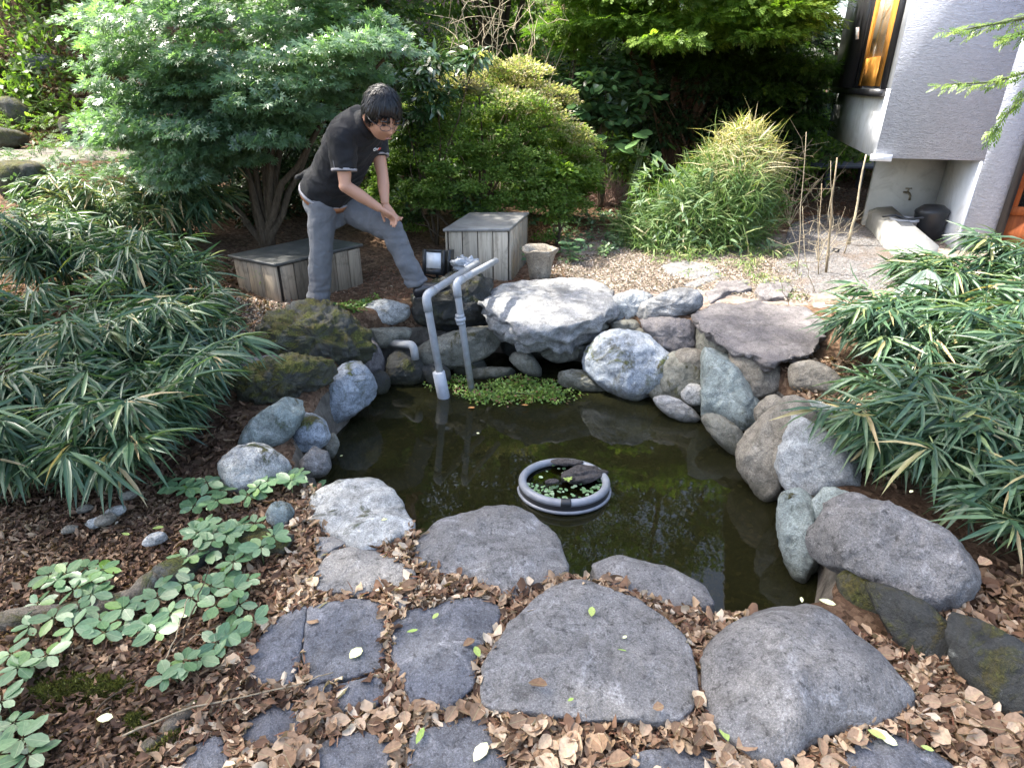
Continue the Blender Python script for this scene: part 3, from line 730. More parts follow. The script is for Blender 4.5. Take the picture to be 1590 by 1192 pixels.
LB = "rocks on the mossy side of the pond"
boulder("rock", "dark craggy rock with moss below the standing man", [(398, 530), (425, 482), (470, 464), (520, 478), (555, 512), (575, 535), (570, 565), (520, 580), (455, 565), (415, 550)], .0, M['stone_moss'], .8, 61, rough=.13, group=LB, freq=4.2, nr=60, n=120, top=(0, -.2, 1))
boulder("rock", "flat mossy rock stepping down towards the pond", [(368, 590), (395, 560), (460, 552), (520, 575), (505, 612), (455, 628), (395, 622)], .02, M['stone_moss'], .8, 62, rough=.12, group=LB, freq=4.2, nr=50, n=100)
boulder("rock", "dark speckled rock behind the white and blue boulder", [(545, 525), (572, 510), (594, 535), (598, 575), (588, 598), (562, 590), (552, 560)], WATER_Z, M['stone_ledge'], .8, 63, group=LB)
boulder("rock", "white and blue boulder with a green stain at the water", [(488, 610), (515, 580), (556, 560), (580, 585), (583, 618), (548, 645), (516, 656), (495, 642)], -.24, M['stone_blue'], .85, 64, group=LB, rough=.05, cuts=4)
boulder("rock", "greenish slanting rock above the white boulder", [(376, 660), (428, 623), (470, 630), (468, 652), (432, 692), (398, 695), (374, 686)], .0, M['stone_green'], .8, 65, group=LB)
boulder("rock", "smooth blue grey rock beside the slanting greenish rock", [(455, 665), (474, 640), (503, 652), (510, 685), (486, 702), (456, 694)], -.12, M['stone_blue'], .85, 66, cuts=3, group=LB)
boulder("rock", "small dark stone at the waterline below the blue grey rock", [(503, 678), (522, 674), (527, 695), (514, 712), (503, 704)], WATER_Z + .05, M['stone_murk'], .9, 67, group=LB, nr=18, n=36)
boulder("rock", "rounded white boulder among the ground cover", [(345, 722), (352, 700), (382, 687), (415, 692), (442, 718), (448, 742), (428, 762), (388, 770), (355, 752)], .0, M['stone_pale'], .85, 68, group=LB, rough=.05, cuts=4)
boulder("rock", "small speckled stone between white boulder and water", [(468, 708), (488, 692), (508, 702), (512, 728), (492, 742), (470, 732)], -.05, M['stone'], .9, 69, group=LB, nr=20, n=44)
boulder("rock", "small grey green stone in front of the white boulder", [(414, 796), (430, 778), (450, 785), (456, 802), (440, 820), (420, 815)], .0, M['stone_green'], .9, 70, group=LB, nr=20, n=44)
boulder("rock", "dark stone half hidden under the mossy slope", [(372, 562), (390, 552), (440, 556), (450, 575), (410, 585), (380, 580)], .08, M['stone_ledge'], .8, 71, group=LB, nr=20, n=48)
for i, (x, y, w, lab) in enumerate([(163, 808, 17, "small tan stone on the dark soil beside another"), (180, 795, 15, "small round tan stone on the dark soil"), (200, 770, 13, "small grey stone in front of the bamboo stems"), (150, 812, 15, "flat grey stone in the litter below the bamboo"), (132, 790, 12, "little brown stone in the litter below the bamboo"), (240, 838, 18, "flat pale stone in the litter by the mossy stone"), (108, 822, 12, "greenish pebble in the litter below the bamboo")]):
    boulder("rock", lab, [(x - w, y), (x - w * .5, y - w * .55), (x + w * .4, y - w * .6), (x + w, y - .1 * w), (x + w * .5, y + w * .45), (x - w * .5, y + w * .4)], .05, M['stone_pale' if i % 2 else 'stone_brown'], .8, 80 + i, group="loose stones in the litter", nr=14, n=28)

BS = "flat rocks on the dry ground behind the pond"
slab("rock", "thin dark slab behind the pale layered rock", [(1095, 452), (1120, 435), (1165, 432), (1170, 446), (1130, 452), (1105, 466)], .20, .10, M['stone_ledge'], 91, group=BS, cat="rock", rough=.02)
slab("rock", "second dark slab with a broken front edge behind the ledge", [(1172, 448), (1185, 433), (1225, 436), (1232, 446), (1222, 460), (1180, 458)], .21, .09, M['stone_ledge'], 92, group=BS, cat="rock", rough=.02)
slab("rock", "flat grey slab sunk in the ground below the grass mound", [(1025, 410), (1060, 402), (1110, 408), (1120, 420), (1075, 432), (1035, 425)], .19, .05, M['stone'], 93, group=BS, cat="rock")
slab("rock", "worn flat stone set in the pale ground beside the layered rock", [(1085, 432), (1060, 440), (1075, 446), (1110, 434), (1130, 426), (1110, 422)], .19, .05, M['stone'], 94, group=BS, cat="rock")
slab("rock", "pale flat stone at the edge of the gravel", [(1262, 470), (1300, 458), (1345, 462), (1355, 480), (1300, 490), (1265, 485)], .21, .06, M['stone_pale'], 95, group=BS, cat="rock")

for i, (px, zc, m, lab) in enumerate([
    ([(1172, 640), (1198, 612), (1228, 632), (1222, 662), (1190, 672)], -.12, 'stone_brown', "brown rock wedged between the tall brown rock and the round one"),
    ([(1086, 655), (1112, 645), (1152, 668), (1158, 705), (1122, 692)], WATER_Z, 'stone_murk', "low grey rock at the waterline beside the tall brown rock"),
    ([(1222, 768), (1250, 752), (1275, 778), (1262, 806), (1236, 798)], -.2, 'stone_brown', "brown stone wedged above the pale wedge shaped rock"),
    ([(948, 502), (985, 496), (995, 515), (962, 524)], -.02, 'stone_murk', "dark stone under the small white rock"),
    ([(1048, 548), (1082, 542), (1100, 566), (1088, 592), (1056, 582)], -.12, 'stone_brown', "brown stone beside the pale smooth rock below the ledge"),
    ([(1000, 596), (1022, 588), (1050, 604), (1046, 624), (1016, 622)], WATER_Z + .02, 'stone_murk', "small grey stone at the foot of the pale blue boulder"),
    ([(1225, 575), (1262, 560), (1300, 580), (1290, 612), (1240, 612)], .05, 'stone_brown', "brown rock on the bank behind the round brown rock"),
    ([(1305, 655), (1345, 645), (1375, 675), (1360, 705), (1318, 698)], .05, 'stone_white', "pale rock under the bamboo beside the flat greenish stone"),
    ([(455, 560), (500, 556), (515, 590), (490, 612), (460, 596)], -.05, 'stone_moss', "mossy lump between the craggy rock and the blue boulder"),
    ([(570, 590), (590, 575), (606, 590), (600, 610), (580, 612)], WATER_Z, 'stone_black', "small black stone at the waterline by the round dark rock"),
    ([(700, 560), (730, 552), (755, 562), (748, 580), (710, 582)], WATER_Z, 'stone_black', "black stone behind the pipes at the waterline"),
    ([(655, 570), (690, 566), (700, 590), (670, 600)], WATER_Z, 'stone_black', "black stone beside the sleeve of the pipe")]):
    boulder("rock", lab, px, zc, M[m], .85, 170 + i, group="filler stones of the pond wall", nr=22, n=48, cuts=4)

WB = "wet black rocks at the house side corner"
boulder("rock", "wet black rock between the humped stone and the big boulder", [(1340, 935), (1380, 925), (1440, 935), (1478, 965), (1480, 1000), (1440, 1030), (1400, 1000), (1360, 965)], -.02, M['stone_black'], .5, 97, group=WB, back=.8)
boulder("rock", "dark green stained rock with pale lichen at the picture's edge", [(1470, 1000), (1520, 985), (1600, 1000), (1640, 1060), (1600, 1110), (1540, 1085), (1490, 1050)], .0, M['stone_black'], .5, 98, group=WB)
boulder("rock", "mossy stone under the big rounded boulder", [(1300, 905), (1330, 885), (1372, 905), (1372, 950), (1340, 958), (1308, 930)], -.05, M['stone_moss'], .7, 99, group=WB)
HS = "rocks on the bank behind the path"
boulder("rock", "tilted blue grey rock on the bank above the path", [(8, 165), (20, 152), (45, 160), (62, 190), (58, 206), (40, 200), (15, 185)], None, M['stone_moss'], .8, 101, group=HS, nr=20, n=40)
boulder("rock", "blue rock high on the bank among ferns", [(40, 95), (60, 86), (90, 90), (92, 112), (60, 116), (42, 112)], None, M['stone_dark'], .8, 102, group=HS, nr=20, n=40)
boulder("rock", "grey rock standing beside the path below the maple", [(98, 190), (115, 183), (125, 205), (130, 228), (108, 230), (100, 212)], None, M['stone_moss'], .8, 103, group=HS, nr=20, n=40)
boulder("rock", "dark mossy boulder under the path's edge", [(0, 262), (25, 250), (60, 256), (70, 285), (40, 310), (5, 305)], None, M['stone_moss'], .8, 104, group=HS, nr=20, n=40)
boulder("rock", "brown boulder on the bank left of the tilted rock", [(-10, 205), (8, 198), (28, 202), (40, 218), (20, 232), (-8, 230)], None, M['stone_moss'], .8, 105, group=HS, nr=20, n=40)
boulder("rock", "flat brown rock lying below the path", [(70, 280), (95, 272), (120, 282), (110, 300), (80, 302)], None, M['stone_moss'], .8, 106, group=HS, nr=20, n=40)
boulder("rock", "small slab leaning on the bank beside the maple leaves", [(135, 205), (150, 195), (165, 210), (162, 232), (140, 232)], None, M['stone_black'], .8, 107, group=HS, nr=18, n=36)

# ------------------------------------------------------------------ house
c0 = aty(1355, 245, 6.75)
BZ = float(c0[2]); bx0, by0 = float(c0[0]), float(c0[1])
ad = np.array([.958, -.287]); bd = np.array([.287, .958])
def HB(a, b, z):
    p = np.array([bx0, by0]) + ad * a + bd * b
    return (p[0], p[1], z)
def hbox(a0, a1, b0, b1, z0, z1):
    return box8([HB(a0, b0, z0), HB(a1, b0, z0), HB(a1, b1, z0), HB(a0, b1, z0), HB(a0, b0, z1), HB(a1, b0, z1), HB(a1, b1, z1), HB(a0, b1, z1)])
t = NT("raked_stucco"); co = t.coord()
mp = t.n("Mapping", {"Vector": co, "Scale": (1, 1, 3.2)})
w1 = t.noise(mp.outputs[0], 16, 6, .62, 1.6); w2 = t.noise(mp.outputs[0], 60, 4, .6, .8)
c = t.ramp(w1, [(.3, (.46, .49, .57)), (.7, (.60, .63, .71))])
c = t.mix(t.ramp(t.noise(co, 1.3, 6, .7), [(.5, 0.0), (.8, .35)]), c, (.38, .40, .45))
M['stucco'] = t.fin(c, .9, .2, t.bump(t.math('ADD', w1, t.math('MULTIPLY', w2, .35)), 1.0, .02))
M['pale_render'] = plain("pale_render", (.72, .73, .74), .85, .2, var=.08, scale=4, bump=.2, bscale=30, dirt=(.5, .5, .48))
M['shaded_wall'] = plain("shaded_wall_paint", (.46, .45, .41), .9, .15, var=.12, scale=5, dirt=(.3, .28, .25))  # white recess wall and soffit, their shade put into a greyer colour
M['black_frame'] = plain("black_window_metal", (.018, .018, .02), .35, .5, var=.2)
M['orange_wood'] = wood_mat("orange_varnished_wood", (.50, .19, .03), (.72, .31, .05))
M['red_wood'] = wood_mat("red_brown_door_wood", (.26, .06, .015), (.40, .11, .03))
M['blind'] = plain("pale_blind", (.66, .54, .42), .8, .2, var=.08, scale=3)
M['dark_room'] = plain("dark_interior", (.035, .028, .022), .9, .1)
t = NT("window_glass")
tr = t.n("BsdfTransparent", {"Color": (.93, .95, .95, 1)}); gl = t.n("BsdfGlossy", {"Roughness": .02}); fr = t.n("Fresnel", {"IOR": 1.12})
t.t.links.new(t.n("MixShader", {0: t.math('MULTIPLY', fr.outputs[0], .4), 1: tr.outputs[0], 2: gl.outputs[0]}).outputs[0], t.out.inputs[0]); M['glass'] = t.m
gz = .12
house = thing("house", "grey rough plastered house with orange framed window and overhanging upper floor", "house", HB(1.5, 1.5, 0.1))
# front wall above the recess, with the doorway left open from a=DA0
RA, DA0, DA1, TOPZ, WZ = .98, 1.26, 2.3, 4.3, BZ + .63
hp = lambda n, parts, m, sm=False: mk(n, *join(parts), m, parent=house, smooth=sm)
hp("front_wall", [hbox(.02, RA, 0, .22, BZ, TOPZ), hbox(RA, DA0, 0, .22, -.1, TOPZ), hbox(DA0, DA1, 0, .22, BZ + 1.35, TOPZ), hbox(DA1, 5, 0, .22, -.1, TOPZ)], M['stucco'])
hp("side_wall", [hbox(-.0, .2, .005, 3.0, BZ + .002, WZ), hbox(0, .2, .005, .14, WZ, TOPZ), hbox(0, .2, 2.86, 3.0, WZ, TOPZ), hbox(0, .2, .14, 2.86, WZ + 1.5, TOPZ)], M['pale_render'])  # coloured paler than the front wall
hp("back_wall", [hbox(0, 5, 3.0, 3.2, BZ, TOPZ)], M['stucco'])
hp("soffit", [hbox(.2, RA, .22, 3.0, BZ + .002, BZ + .08)], M['shaded_wall'])
hp("recess_wall", [hbox(.25, RA, .95, 1.05, -.1, BZ + .001)], M['shaded_wall'])
hp("pier_side", [hbox(RA - .03, RA - .003, .004, .95, -.1, BZ - .003)], M['pale_render'])
hp("corner_trim", [hbox(-.025, .17, -.03, -.002, BZ - .03, BZ + .035)], M['pale_render'])
hp("roof", [hbox(-.6, 5.4, -.5, 3.6, TOPZ, TOPZ + .15)], M['black_frame'])
# the window in the side wall: black surround, shutter box, inner orange sash
win = hp("window", [hbox(-.05, .02, .10, .16, WZ - .04, WZ + 1.5), hbox(-.05, .02, 2.82, 2.9, WZ - .04, WZ + 1.5), hbox(-.09, .03, .08, 2.92, WZ - .07, WZ - .005), hbox(-.05, .02, .1, 2.9, WZ + 1.44, WZ + 1.5), hbox(-.12, .02, 1.55, 2.82, WZ + .001, WZ + 1.46), hbox(-.055, .02, 1.46, 1.55, WZ, WZ + 1.44)], M['black_frame'])
mk("sash", *join([hbox(-.03, .03, .18, .52, WZ + .02, WZ + 1.42), hbox(-.03, .03, 1.30, 1.44, WZ + .02, WZ + 1.42), hbox(-.028, .028, .52, 1.30, WZ + .02, WZ + .30), hbox(-.028, .028, .52, 1.30, WZ + 1.25, WZ + 1.42)]), M['orange_wood'], parent=win, smooth=False)
mk("pane", *join([hbox(-.016, -.012, .52, 1.30, WZ + .30, WZ + 1.25)]), M['glass'], parent=win, smooth=False)
mk("blind", *join([hbox(-.008, .0, .52, 1.30, WZ + .30, WZ + 1.25)]), M['blind'], parent=win, smooth=False)
mk("stay_arm", *tube([HB(-.13, 1.0, WZ + .85), HB(-.14, .75, WZ + .95), HB(-.05, .5, WZ + 1.0)], .008, 6), M['pale_render'], parent=win)
mk("handle", *tube([HB(-.14, 1.45, WZ + .5), HB(-.16, 1.45, WZ + .62)], .018, 8), M['pale_render'], parent=win)
# garden door in the front wall
door = hp("door", [hbox(DA0, DA0 + .07, -.02, .12, -.05, BZ + 1.35), hbox(DA1 - .07, DA1, -.02, .12, -.05, BZ + 1.35), hbox(DA0 + .07, DA1 - .07, -.02, .12, .10, .20), hbox(DA0 + .07, DA1 - .07, -.02, .12, BZ + 1.28, BZ + 1.35)], M['black_frame'])
mk("lower_panel", *join([hbox(DA0 + .07, DA1 - .07, .06, .10, .20, .56)]), M['red_wood'], parent=door, smooth=False)
mk("rail", *join([hbox(DA0 + .072, DA1 - .072, .045, .11, .56, .64), hbox(DA0 + .072, DA0 + .14, .045, .11, .64, BZ + 1.28), hbox(DA0 + .14, DA1 - .14, .045, .11, BZ + .1, BZ + .14)]), M['red_wood'], parent=door, smooth=False)
mk("pane", *join([hbox(DA0 + .14, DA1 - .072, .07, .076, .64, BZ + 1.28)]), M['glass'], parent=door, smooth=False)
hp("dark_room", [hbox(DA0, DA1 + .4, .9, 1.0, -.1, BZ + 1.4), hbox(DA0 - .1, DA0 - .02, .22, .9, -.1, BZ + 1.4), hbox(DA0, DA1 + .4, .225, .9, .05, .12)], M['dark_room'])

# pale sloped kerb and the things kept in the recess
M['concrete'] = plain("pale_concrete", (.27, .268, .25), .9, .15, var=.2, scale=7, bump=.4, dirt=(.25, .24, .2))
kp = [onground(1343, 352, .15), onground(1412, 425, .15), onground(1448, 418, .15), onground(1372, 345, .15)]
zt = [.20, .14, .22, .24]
kv = [(p[0], p[1], .02) for p in kp] + [(p[0] + .0, p[1], p[2] + z) for p, z in zip(kp, zt)]
tag(mk("kerb_block", *box8(kv), M['concrete'], smooth=False), "pale sloping concrete kerb in front of the house recess", "kerb")
M['grey_plastic'] = plain("grey_plastic", (.30, .31, .33), .5, .4, var=.1)
M['black_plastic'] = plain("black_plastic", (.02, .021, .023), .4, .5)
bp = np.array(HB(.52, .35, .14))
bk = thing("bucket", "grey cylindrical bucket standing in the house recess", "bucket", bp)
mk("body", *lathe([(.0, 0), (.115, 0), (.13, .27), (.137, .27), (.137, .29), (.122, .29), (.108, .03), (0, .03)], bp, 28), M['grey_plastic'], parent=bk)
mk("rim", *lathe([(.13, .262), (.142, .262), (.142, .285), (.13, .285)], bp, 28), M['grey_plastic'], parent=bk)
b2 = np.array(HB(.78, .40, .14))
tag(mk("storage_bin", *lathe([(0, 0), (.14, 0), (.17, .34), (.178, .36), (.17, .38), (.10, .43), (0, .44)], b2, 24, (1, .8)), M['black_plastic']), "dark bin with a crumpled cover in the house recess", "bin")
tp = np.array(HB(.60, .93, .62))
tapo = thing("garden_tap", "small metal garden tap on the recess wall above the bucket", "tap", tp)
M['brass'] = plain("dull_brass", (.22, .19, .13), .4, .5, .8)
mk("spout", *tube([tp, tp + (0, -.10, .0), tp + (0, -.13, -.02), tp + (0, -.135, -.07)], .013, 8), M['brass'], parent=tapo)
mk("handle", *join([tube([tp + (-.035, -.07, .05), tp + (.035, -.07, .05)], .008, 6), tube([tp + (0, -.07, 0), tp + (0, -.07, .05)], .009, 6)]), M['brass'], parent=tapo)
hs = [np.array(HB(.30 + .12 * i, .32 + .04 * math.sin(i * 1.7), .44 + .02 * math.sin(i * 2.3))) for i in range(5)]
tag(mk("garden_hose", *tube(hs, .014, 8), M['black_plastic']), "short black hose lying over the bucket rim", "hose")

# low dark slatted deck seen under the overhang
dk_ = aty(1298, 262, 9.6)
M['deck_wood'] = wood_mat("dark_deck_boards", (.03, .032, .04), (.09, .095, .115), 'X')
dkt = thing("low_deck", "low dark blue slatted deck beyond the house corner", "deck", (dk_[0], dk_[1], .2))
for i in range(5):
    mk("board", *abox(dk_[0] - 1.1, dk_[0] + 1.5, dk_[1] + i * .17, dk_[1] + i * .17 + .155, dk_[2], dk_[2] + .03), M['deck_wood'], parent=dkt, smooth=False)
for i in range(6):
    mk("leg", *abox(dk_[0] - 1.05 + i * .48, dk_[0] - .98 + i * .48, dk_[1] + .05, dk_[1] + .12, .15, dk_[2] - .002), M['deck_wood'], parent=dkt, smooth=False)

# ------------------------------------------------------------------ wooden boxes
M['box_wood'] = wood_mat("weathered_box_boards", (.10, .08, .055), (.27, .22, .16))
M['box_wood2'] = wood_mat("pale_box_boards", (.16, .135, .10), (.36, .31, .24))
M['lid_dark'] = plain("dark_roofing_lid", (.045, .047, .045), .45, .6, var=.35, scale=9, bump=.5, bscale=30, dirt=(.16, .15, .13))
M['lid_pale'] = plain("mottled_metal_lid", (.20, .195, .185), .38, .6, var=.35, scale=8, bump=.4, bscale=30, dirt=(.07, .065, .06))  # pale grey with darker noise patches
def planked_box(label, A, B, C, h, n1, n2, mat, lidmat, seed, hB=None):
    rs = random.Random(seed)
    A, B, C = [np.array(p, float) for p in (A, B, C)]; D = A + C - B
    z0 = min(A[2], B[2], C[2]) - .05
    ztop = B[2] + h
    root = thing("wooden_box", label, "box", ((A + C)[0] / 2, (A + C)[1] / 2, z0))
    cen = (A + B + C + D) / 4
    for P, Q, n in ((A, B, n1), (B, C, n2), (C, D, n1), (D, A, n2)):
        e = (Q - P)[:2]; L = np.linalg.norm(e); e /= L
        nn = np.array([e[1], -e[0]])
        if (cen[:2] - P[:2]) @ nn > 0: nn = -nn
        for i in range(n):
            s0, s1 = L * i / n + .003, L * (i + 1) / n - .003
            if i == 0 : s0 += .012
            th = .016 + rs.uniform(0, .006)
            zt = ztop - rs.uniform(.0, .006)
            def pt(s, o, z): q = P[:2] + e * s + nn * o; return (q[0], q[1], z)
            b = box8([pt(s0, 0, z0), pt(s1, 0, z0), pt(s1, th, z0), pt(s0, th, z0), pt(s0, 0, zt), pt(s1, 0, zt), pt(s1, th, zt), pt(s0, th, zt)])
            o = mk("plank", *b, mat, parent=root, smooth=False)
            bevel(o, .003, 1)
    # added dark inner block puts shade into the gaps
    k = .98
    ins = [cen + (p - cen) * k for p in (A, B, C, D)]
    mk("shade_block", *box8([(p[0], p[1], z0 + .01) for p in ins] + [(p[0], p[1], ztop - .008) for p in ins]), M['dark_room'], parent=root, smooth=False)
    k = 1.09
    lid = [cen + (p - cen) * k for p in (A, B, C, D)]
    o = mk("lid", *box8([(p[0], p[1], ztop + .002) for p in lid] + [(p[0], p[1], ztop + .026) for p in lid]), lidmat, parent=root, smooth=False)
    bevel(o, .006, 2)
    return root
zl = .19
planked_box("low wooden box with a black lid behind the standing leg", atz(374, 456, zl), atz(440, 472, zl), atz(562, 437, zl), .30, 3, 6, M['box_wood'], M['lid_dark'], 3)
planked_box("taller pale wooden box with a mottled lid beside the stone urn", atz(697, 434, zl), atz(789, 433, zl), atz(816, 402, zl), .42, 4, 4, M['box_wood2'], M['lid_pale'], 4)

# ------------------------------------------------------------------ floodlight
lp = aty(678, 424, 5.05); lc = aty(676, 406, 5.05)
lamp = thing("floodlight", "black garden floodlight with a white front glass beside the box", "lamp", lp)
hw = .085
def lbox(x0, x1, y0, y1, z0, z1, ang=R_(-14)):
    v, f = abox(x0, x1, y0, y1, z0, z1)
    ca, sa = math.cos(ang), math.sin(ang)
    # lean back a little, then turn
    tl = R_(-10); y, z = v[:, 1].copy(), v[:, 2].copy()
    v[:, 1] = y * math.cos(tl) - z * math.sin(tl); v[:, 2] = y * math.sin(tl) + z * math.cos(tl)
    x, y = v[:, 0].copy(), v[:, 1].copy()
    v[:, 0], v[:, 1] = x * ca - y * sa, x * sa + y * ca
    return v + lc, f
bevel(mk("housing", *join([lbox(-.095, .085, -.02, .09, -.10, .09)]), M['black_plastic'], parent=lamp, smooth=False), .012, 2)
mk("bezel", *join([lbox(-.10, -.07, -.032, -.021, -.105, .095), lbox(.06, .09, -.032, -.021, -.105, .095), lbox(-.07, .06, -.031, -.021, .075, .095), lbox(-.07, .06, -.031, -.021, -.105, -.055)]), M['black_plastic'], parent=lamp, smooth=False)
M['lamp_glass'] = plain("white_lamp_glass", (.82, .83, .84), .25, .5, var=.04)
mk("front_glass", *join([lbox(-.068, .058, -.028, -.0205, -.053, .073)]), M['lamp_glass'], parent=lamp, smooth=False)
mk("side_shade", *join([lbox(.12, .135, -.05, .07, -.11, .10)]), M['black_plastic'], parent=lamp, smooth=False)
mk("bracket", *join([tube([lc + (-.10, .03, 0), lc + (-.105, .03, -.12), lp + (0, .03, -.06)], .008, 6), tube([lc + (.10, .03, 0), lc + (.105, .03, -.12), lp + (0, .03, -.06)], .008, 6), tube([lp + (0, .03, -.2), lp + (0, .03, -.02)], .012, 8)]), M['black_plastic'], parent=lamp)

# ------------------------------------------------------------------ stone urn with a broken rim
up_ = atz(838, 434, .19)
urn = thing("stone_urn", "weathered stone urn with a chipped flaring rim beside the tall box", "urn", up_)
M['urn'] = stone_mat("urn_stone", (.16, .13, .10), (.32, .28, .22), lichen=.25, lichen_col=(.5, .48, .42), grain=.6, moss=.1)
uv, uf = lathe([(0, 0), (.085, 0), (.095, .05), (.108, .14), (.13, .23), (.155, .27), (.16, .285), (.148, .285), (.12, .24), (.10, .16), (.0, .15)], up_, 48)
ang = np.arctan2(uv[:, 1] - up_[1], uv[:, 0] - up_[0]); hi = ss(.17, .28, uv[:, 2] - up_[2])
uv[:, 2] -= hi * (.018 * ss(.2, .7, np.sin(ang * 2 + .6)) + .012 * pn(np.column_stack([ang * 2.2, ang * 0, uv[:, 2] * 3]), 3))
uv[:, :2] += (uv[:, :2] - up_[:2]) * (.025 * fbm(uv * 9, 3, 6))[:, None]
mk("body", uv, uf, M['urn'], parent=urn)

# ------------------------------------------------------------------ pvc pipes
t = NT("grey_pvc"); co = t.coord()
c = t.mix(1.0, (.34, .36, .39), t.ramp(t.noise(co, 14, 6, .7, .6), [(.3, .75), (.7, 1.12)]), 'MULTIPLY')
pz = t.n("SeparateXYZ", {0: t.geo("Position")}).outputs[2]
c = t.mix(t.math('MULTIPLY', t.ramp(t.noise(co, 22, 5, .7), [(.35, .3), (.6, 1.0)]), t.ramp(t.math('ADD', pz, .35), [(.0, .95), (.35, .25), (.8, .1)])), c, (.20, .17, .09))
M['pvc'] = t.fin(c, .45, .45, t.bump(t.noise(co, 50, 4), .15, .004))
M['pvc_dark'] = plain("grey_pvc_fitting", (.33, .35, .38), .5, .4, var=.2, dirt=(.15, .14, .1))
def rounded_path(pts, r=.05, n=7):
    pts = [np.array(p, float) for p in pts]; out = [pts[0]]
    for i in range(1, len(pts) - 1):
        a = pts[i] + nrm(pts[i - 1] - pts[i]) * r; b = pts[i] + nrm(pts[i + 1] - pts[i]) * r
        for u in np.linspace(0, 1, n): out.append((1 - u) ** 2 * a + 2 * u * (1 - u) * pts[i] + u * u * b)
    return out + [pts[-1]]
y1 = float(atz(688, 616, WATER_Z)[1]); y2 = float(atz(733, 608, WATER_Z)[1])
e1 = aty(661, 459, y1 + .02); w1_ = aty(690, 618, y1); top1 = aty(741, 409, y1 + .75); b1 = aty(694, 640, y1 + .0)
p1 = thing("drain_pipe", "grey plastic pipe with a fat sleeve at its foot, entering the pond", "pipe", w1_, "plastic pipes running into the pond")
mk("tube", *tube(rounded_path([b1, e1, top1]), .0265, 14), M['pvc'], parent=p1)
ax = nrm(b1 - e1)
mk("elbow", *join([tube(rounded_path([e1 + nrm(b1 - e1) * .11, e1, e1 + nrm(top1 - e1) * .11]), .031, 14)]), M['pvc'], parent=p1)
s0 = aty(681, 577, y1 - .005)
mk("sleeve", *tube([s0, s0 + ax * .003, b1], [.030, .044, .044], 18), M['pvc_dark'], parent=p1)
e2 = aty(708, 439, y2 + .02); w2_ = aty(733, 610, y2); top2 = aty(770, 405, y2 + .62); b2_ = aty(738, 645, y2)
p2 = thing("drain_pipe", "grey plastic pipe with a screw coupling halfway, entering the water plants", "pipe", w2_, "plastic pipes running into the pond")
mk("tube", *tube(rounded_path([b2_, e2, top2]), .0245, 14), M['pvc'], parent=p2)
mk("elbow", *join([tube(rounded_path([e2 + nrm(b2_ - e2) * .10, e2, e2 + nrm(top2 - e2) * .10]), .029, 14)]), M['pvc'], parent=p2)
cp = aty(715, 496, y2 + .015); ax2 = nrm(b2_ - e2)
mk("coupling", *join([tube([cp - ax2 * .04, cp - ax2 * .015], .032, 16), tube([cp - ax2 * .015, cp + ax2 * .012], .037, 8), tube([cp + ax2 * .012, cp + ax2 * .035], .031, 16)]), M['pvc_dark'], parent=p2)
o1 = aty(645, 558, 4.28)
p3 = thing("outlet_pipe", "short bent grey outlet pipe poking out between dark rocks", "pipe", o1)
mk("tube", *tube(rounded_path([aty(600, 533, 4.5), aty(642, 535, 4.30), o1], .05), .030, 14), M['pvc'], parent=p3)
# crumpled plastic sheet over the pipe ends
bgc = aty(722, 409, 4.95)
v, f = sphere(bgc, (.10, .08, .045), 40, 26)
v += nrm(v - bgc) * (.045 * fbm((v - bgc) * 22, 4, 8) + .02 * np.abs(fbm((v - bgc) * 40, 2, 2)))[:, None]
t = NT("clear_plastic_sheet"); M['sheet'] = t.fin((.34, .355, .38), .25, .6, t.bump(t.noise(t.coord(), 60, 4), .8, .01))
tag(mk("plastic_sheet", v, f, M['sheet'], smooth=False), "crumpled clear plastic sheet wrapped over the pipe ends", "plastic sheet")

# ------------------------------------------------------------------ floating ring planter
tc = atz(876, 747, WATER_Z + .04)
dep = float((tc - CAMP) @ FW); TR = 71 / FPX * dep
def tilt(v, c=tc, a=R_(-5)):
    v = np.array(v, float) - c; y, z = v[:, 1].copy(), v[:, 2].copy()
    v[:, 1] = y * math.cos(a) - z * math.sin(a); v[:, 2] = y * math.sin(a) + z * math.cos(a)
    return v + c
tub = thing("water_planter", "round black tub with a thick grey ring rim floating in the pond", "planter", tc)
M['ring'] = plain("blue_grey_hose_rim", (.21, .225, .25), .36, .55, var=.25, scale=16, bump=.2)
rr = .0225
prof = [(TR - rr + rr * math.cos(a), rr * math.sin(a)) for a in np.linspace(0, 2 * math.pi, 17)]
v, f = lathe(prof, tc, 72); mk("rim", tilt(v), f, M['ring'], parent=tub)
v, f = lathe([(TR - .004, -.012), (TR - .002, -.05), (TR - .02, -.09), (TR - .05, -.16), (0, -.17)], tc, 60); mk("basin", tilt(v), f, M['black_plastic'], parent=tub)
v, f = lathe([(TR - .003, -.038), (TR + .008, -.04), (TR + .008, -.052), (TR - .003, -.054)], tc, 60); mk("wire", tilt(v), f, M['ring'], parent=tub)
v, f = lathe([(TR - 2 * rr + .004, -.075), (TR * .55, -.06), (.0005, -.065)], tc, 60)
v[:, 2] += .02 * fbm(v * 30, 3, 4)
M['tub_soil'] = plain("tub_silt", (.05, .045, .02), .9, .2, var=.6, scale=40, bump=.6)
mk("silt", tilt(v), f, M['tub_soil'], parent=tub)
v, f = lathe([(TR - 2 * rr + .006, -.030), (.0005, -.030)], tc, 48); mk("water", v, f, M['tub_water'], parent=tub)
a = np.linspace(-1.72, -1.50, 8)
cl = [np.array([tc[0] + (TR - rr) * math.cos(x), tc[1] + (TR - rr) * math.sin(x), tc[2]]) for x in a]
mk("joint", tilt(tube(cl, rr * 1.13, 14)[0]), tube(cl, rr * 1.13, 14)[1], M['black_plastic'], parent=tub)
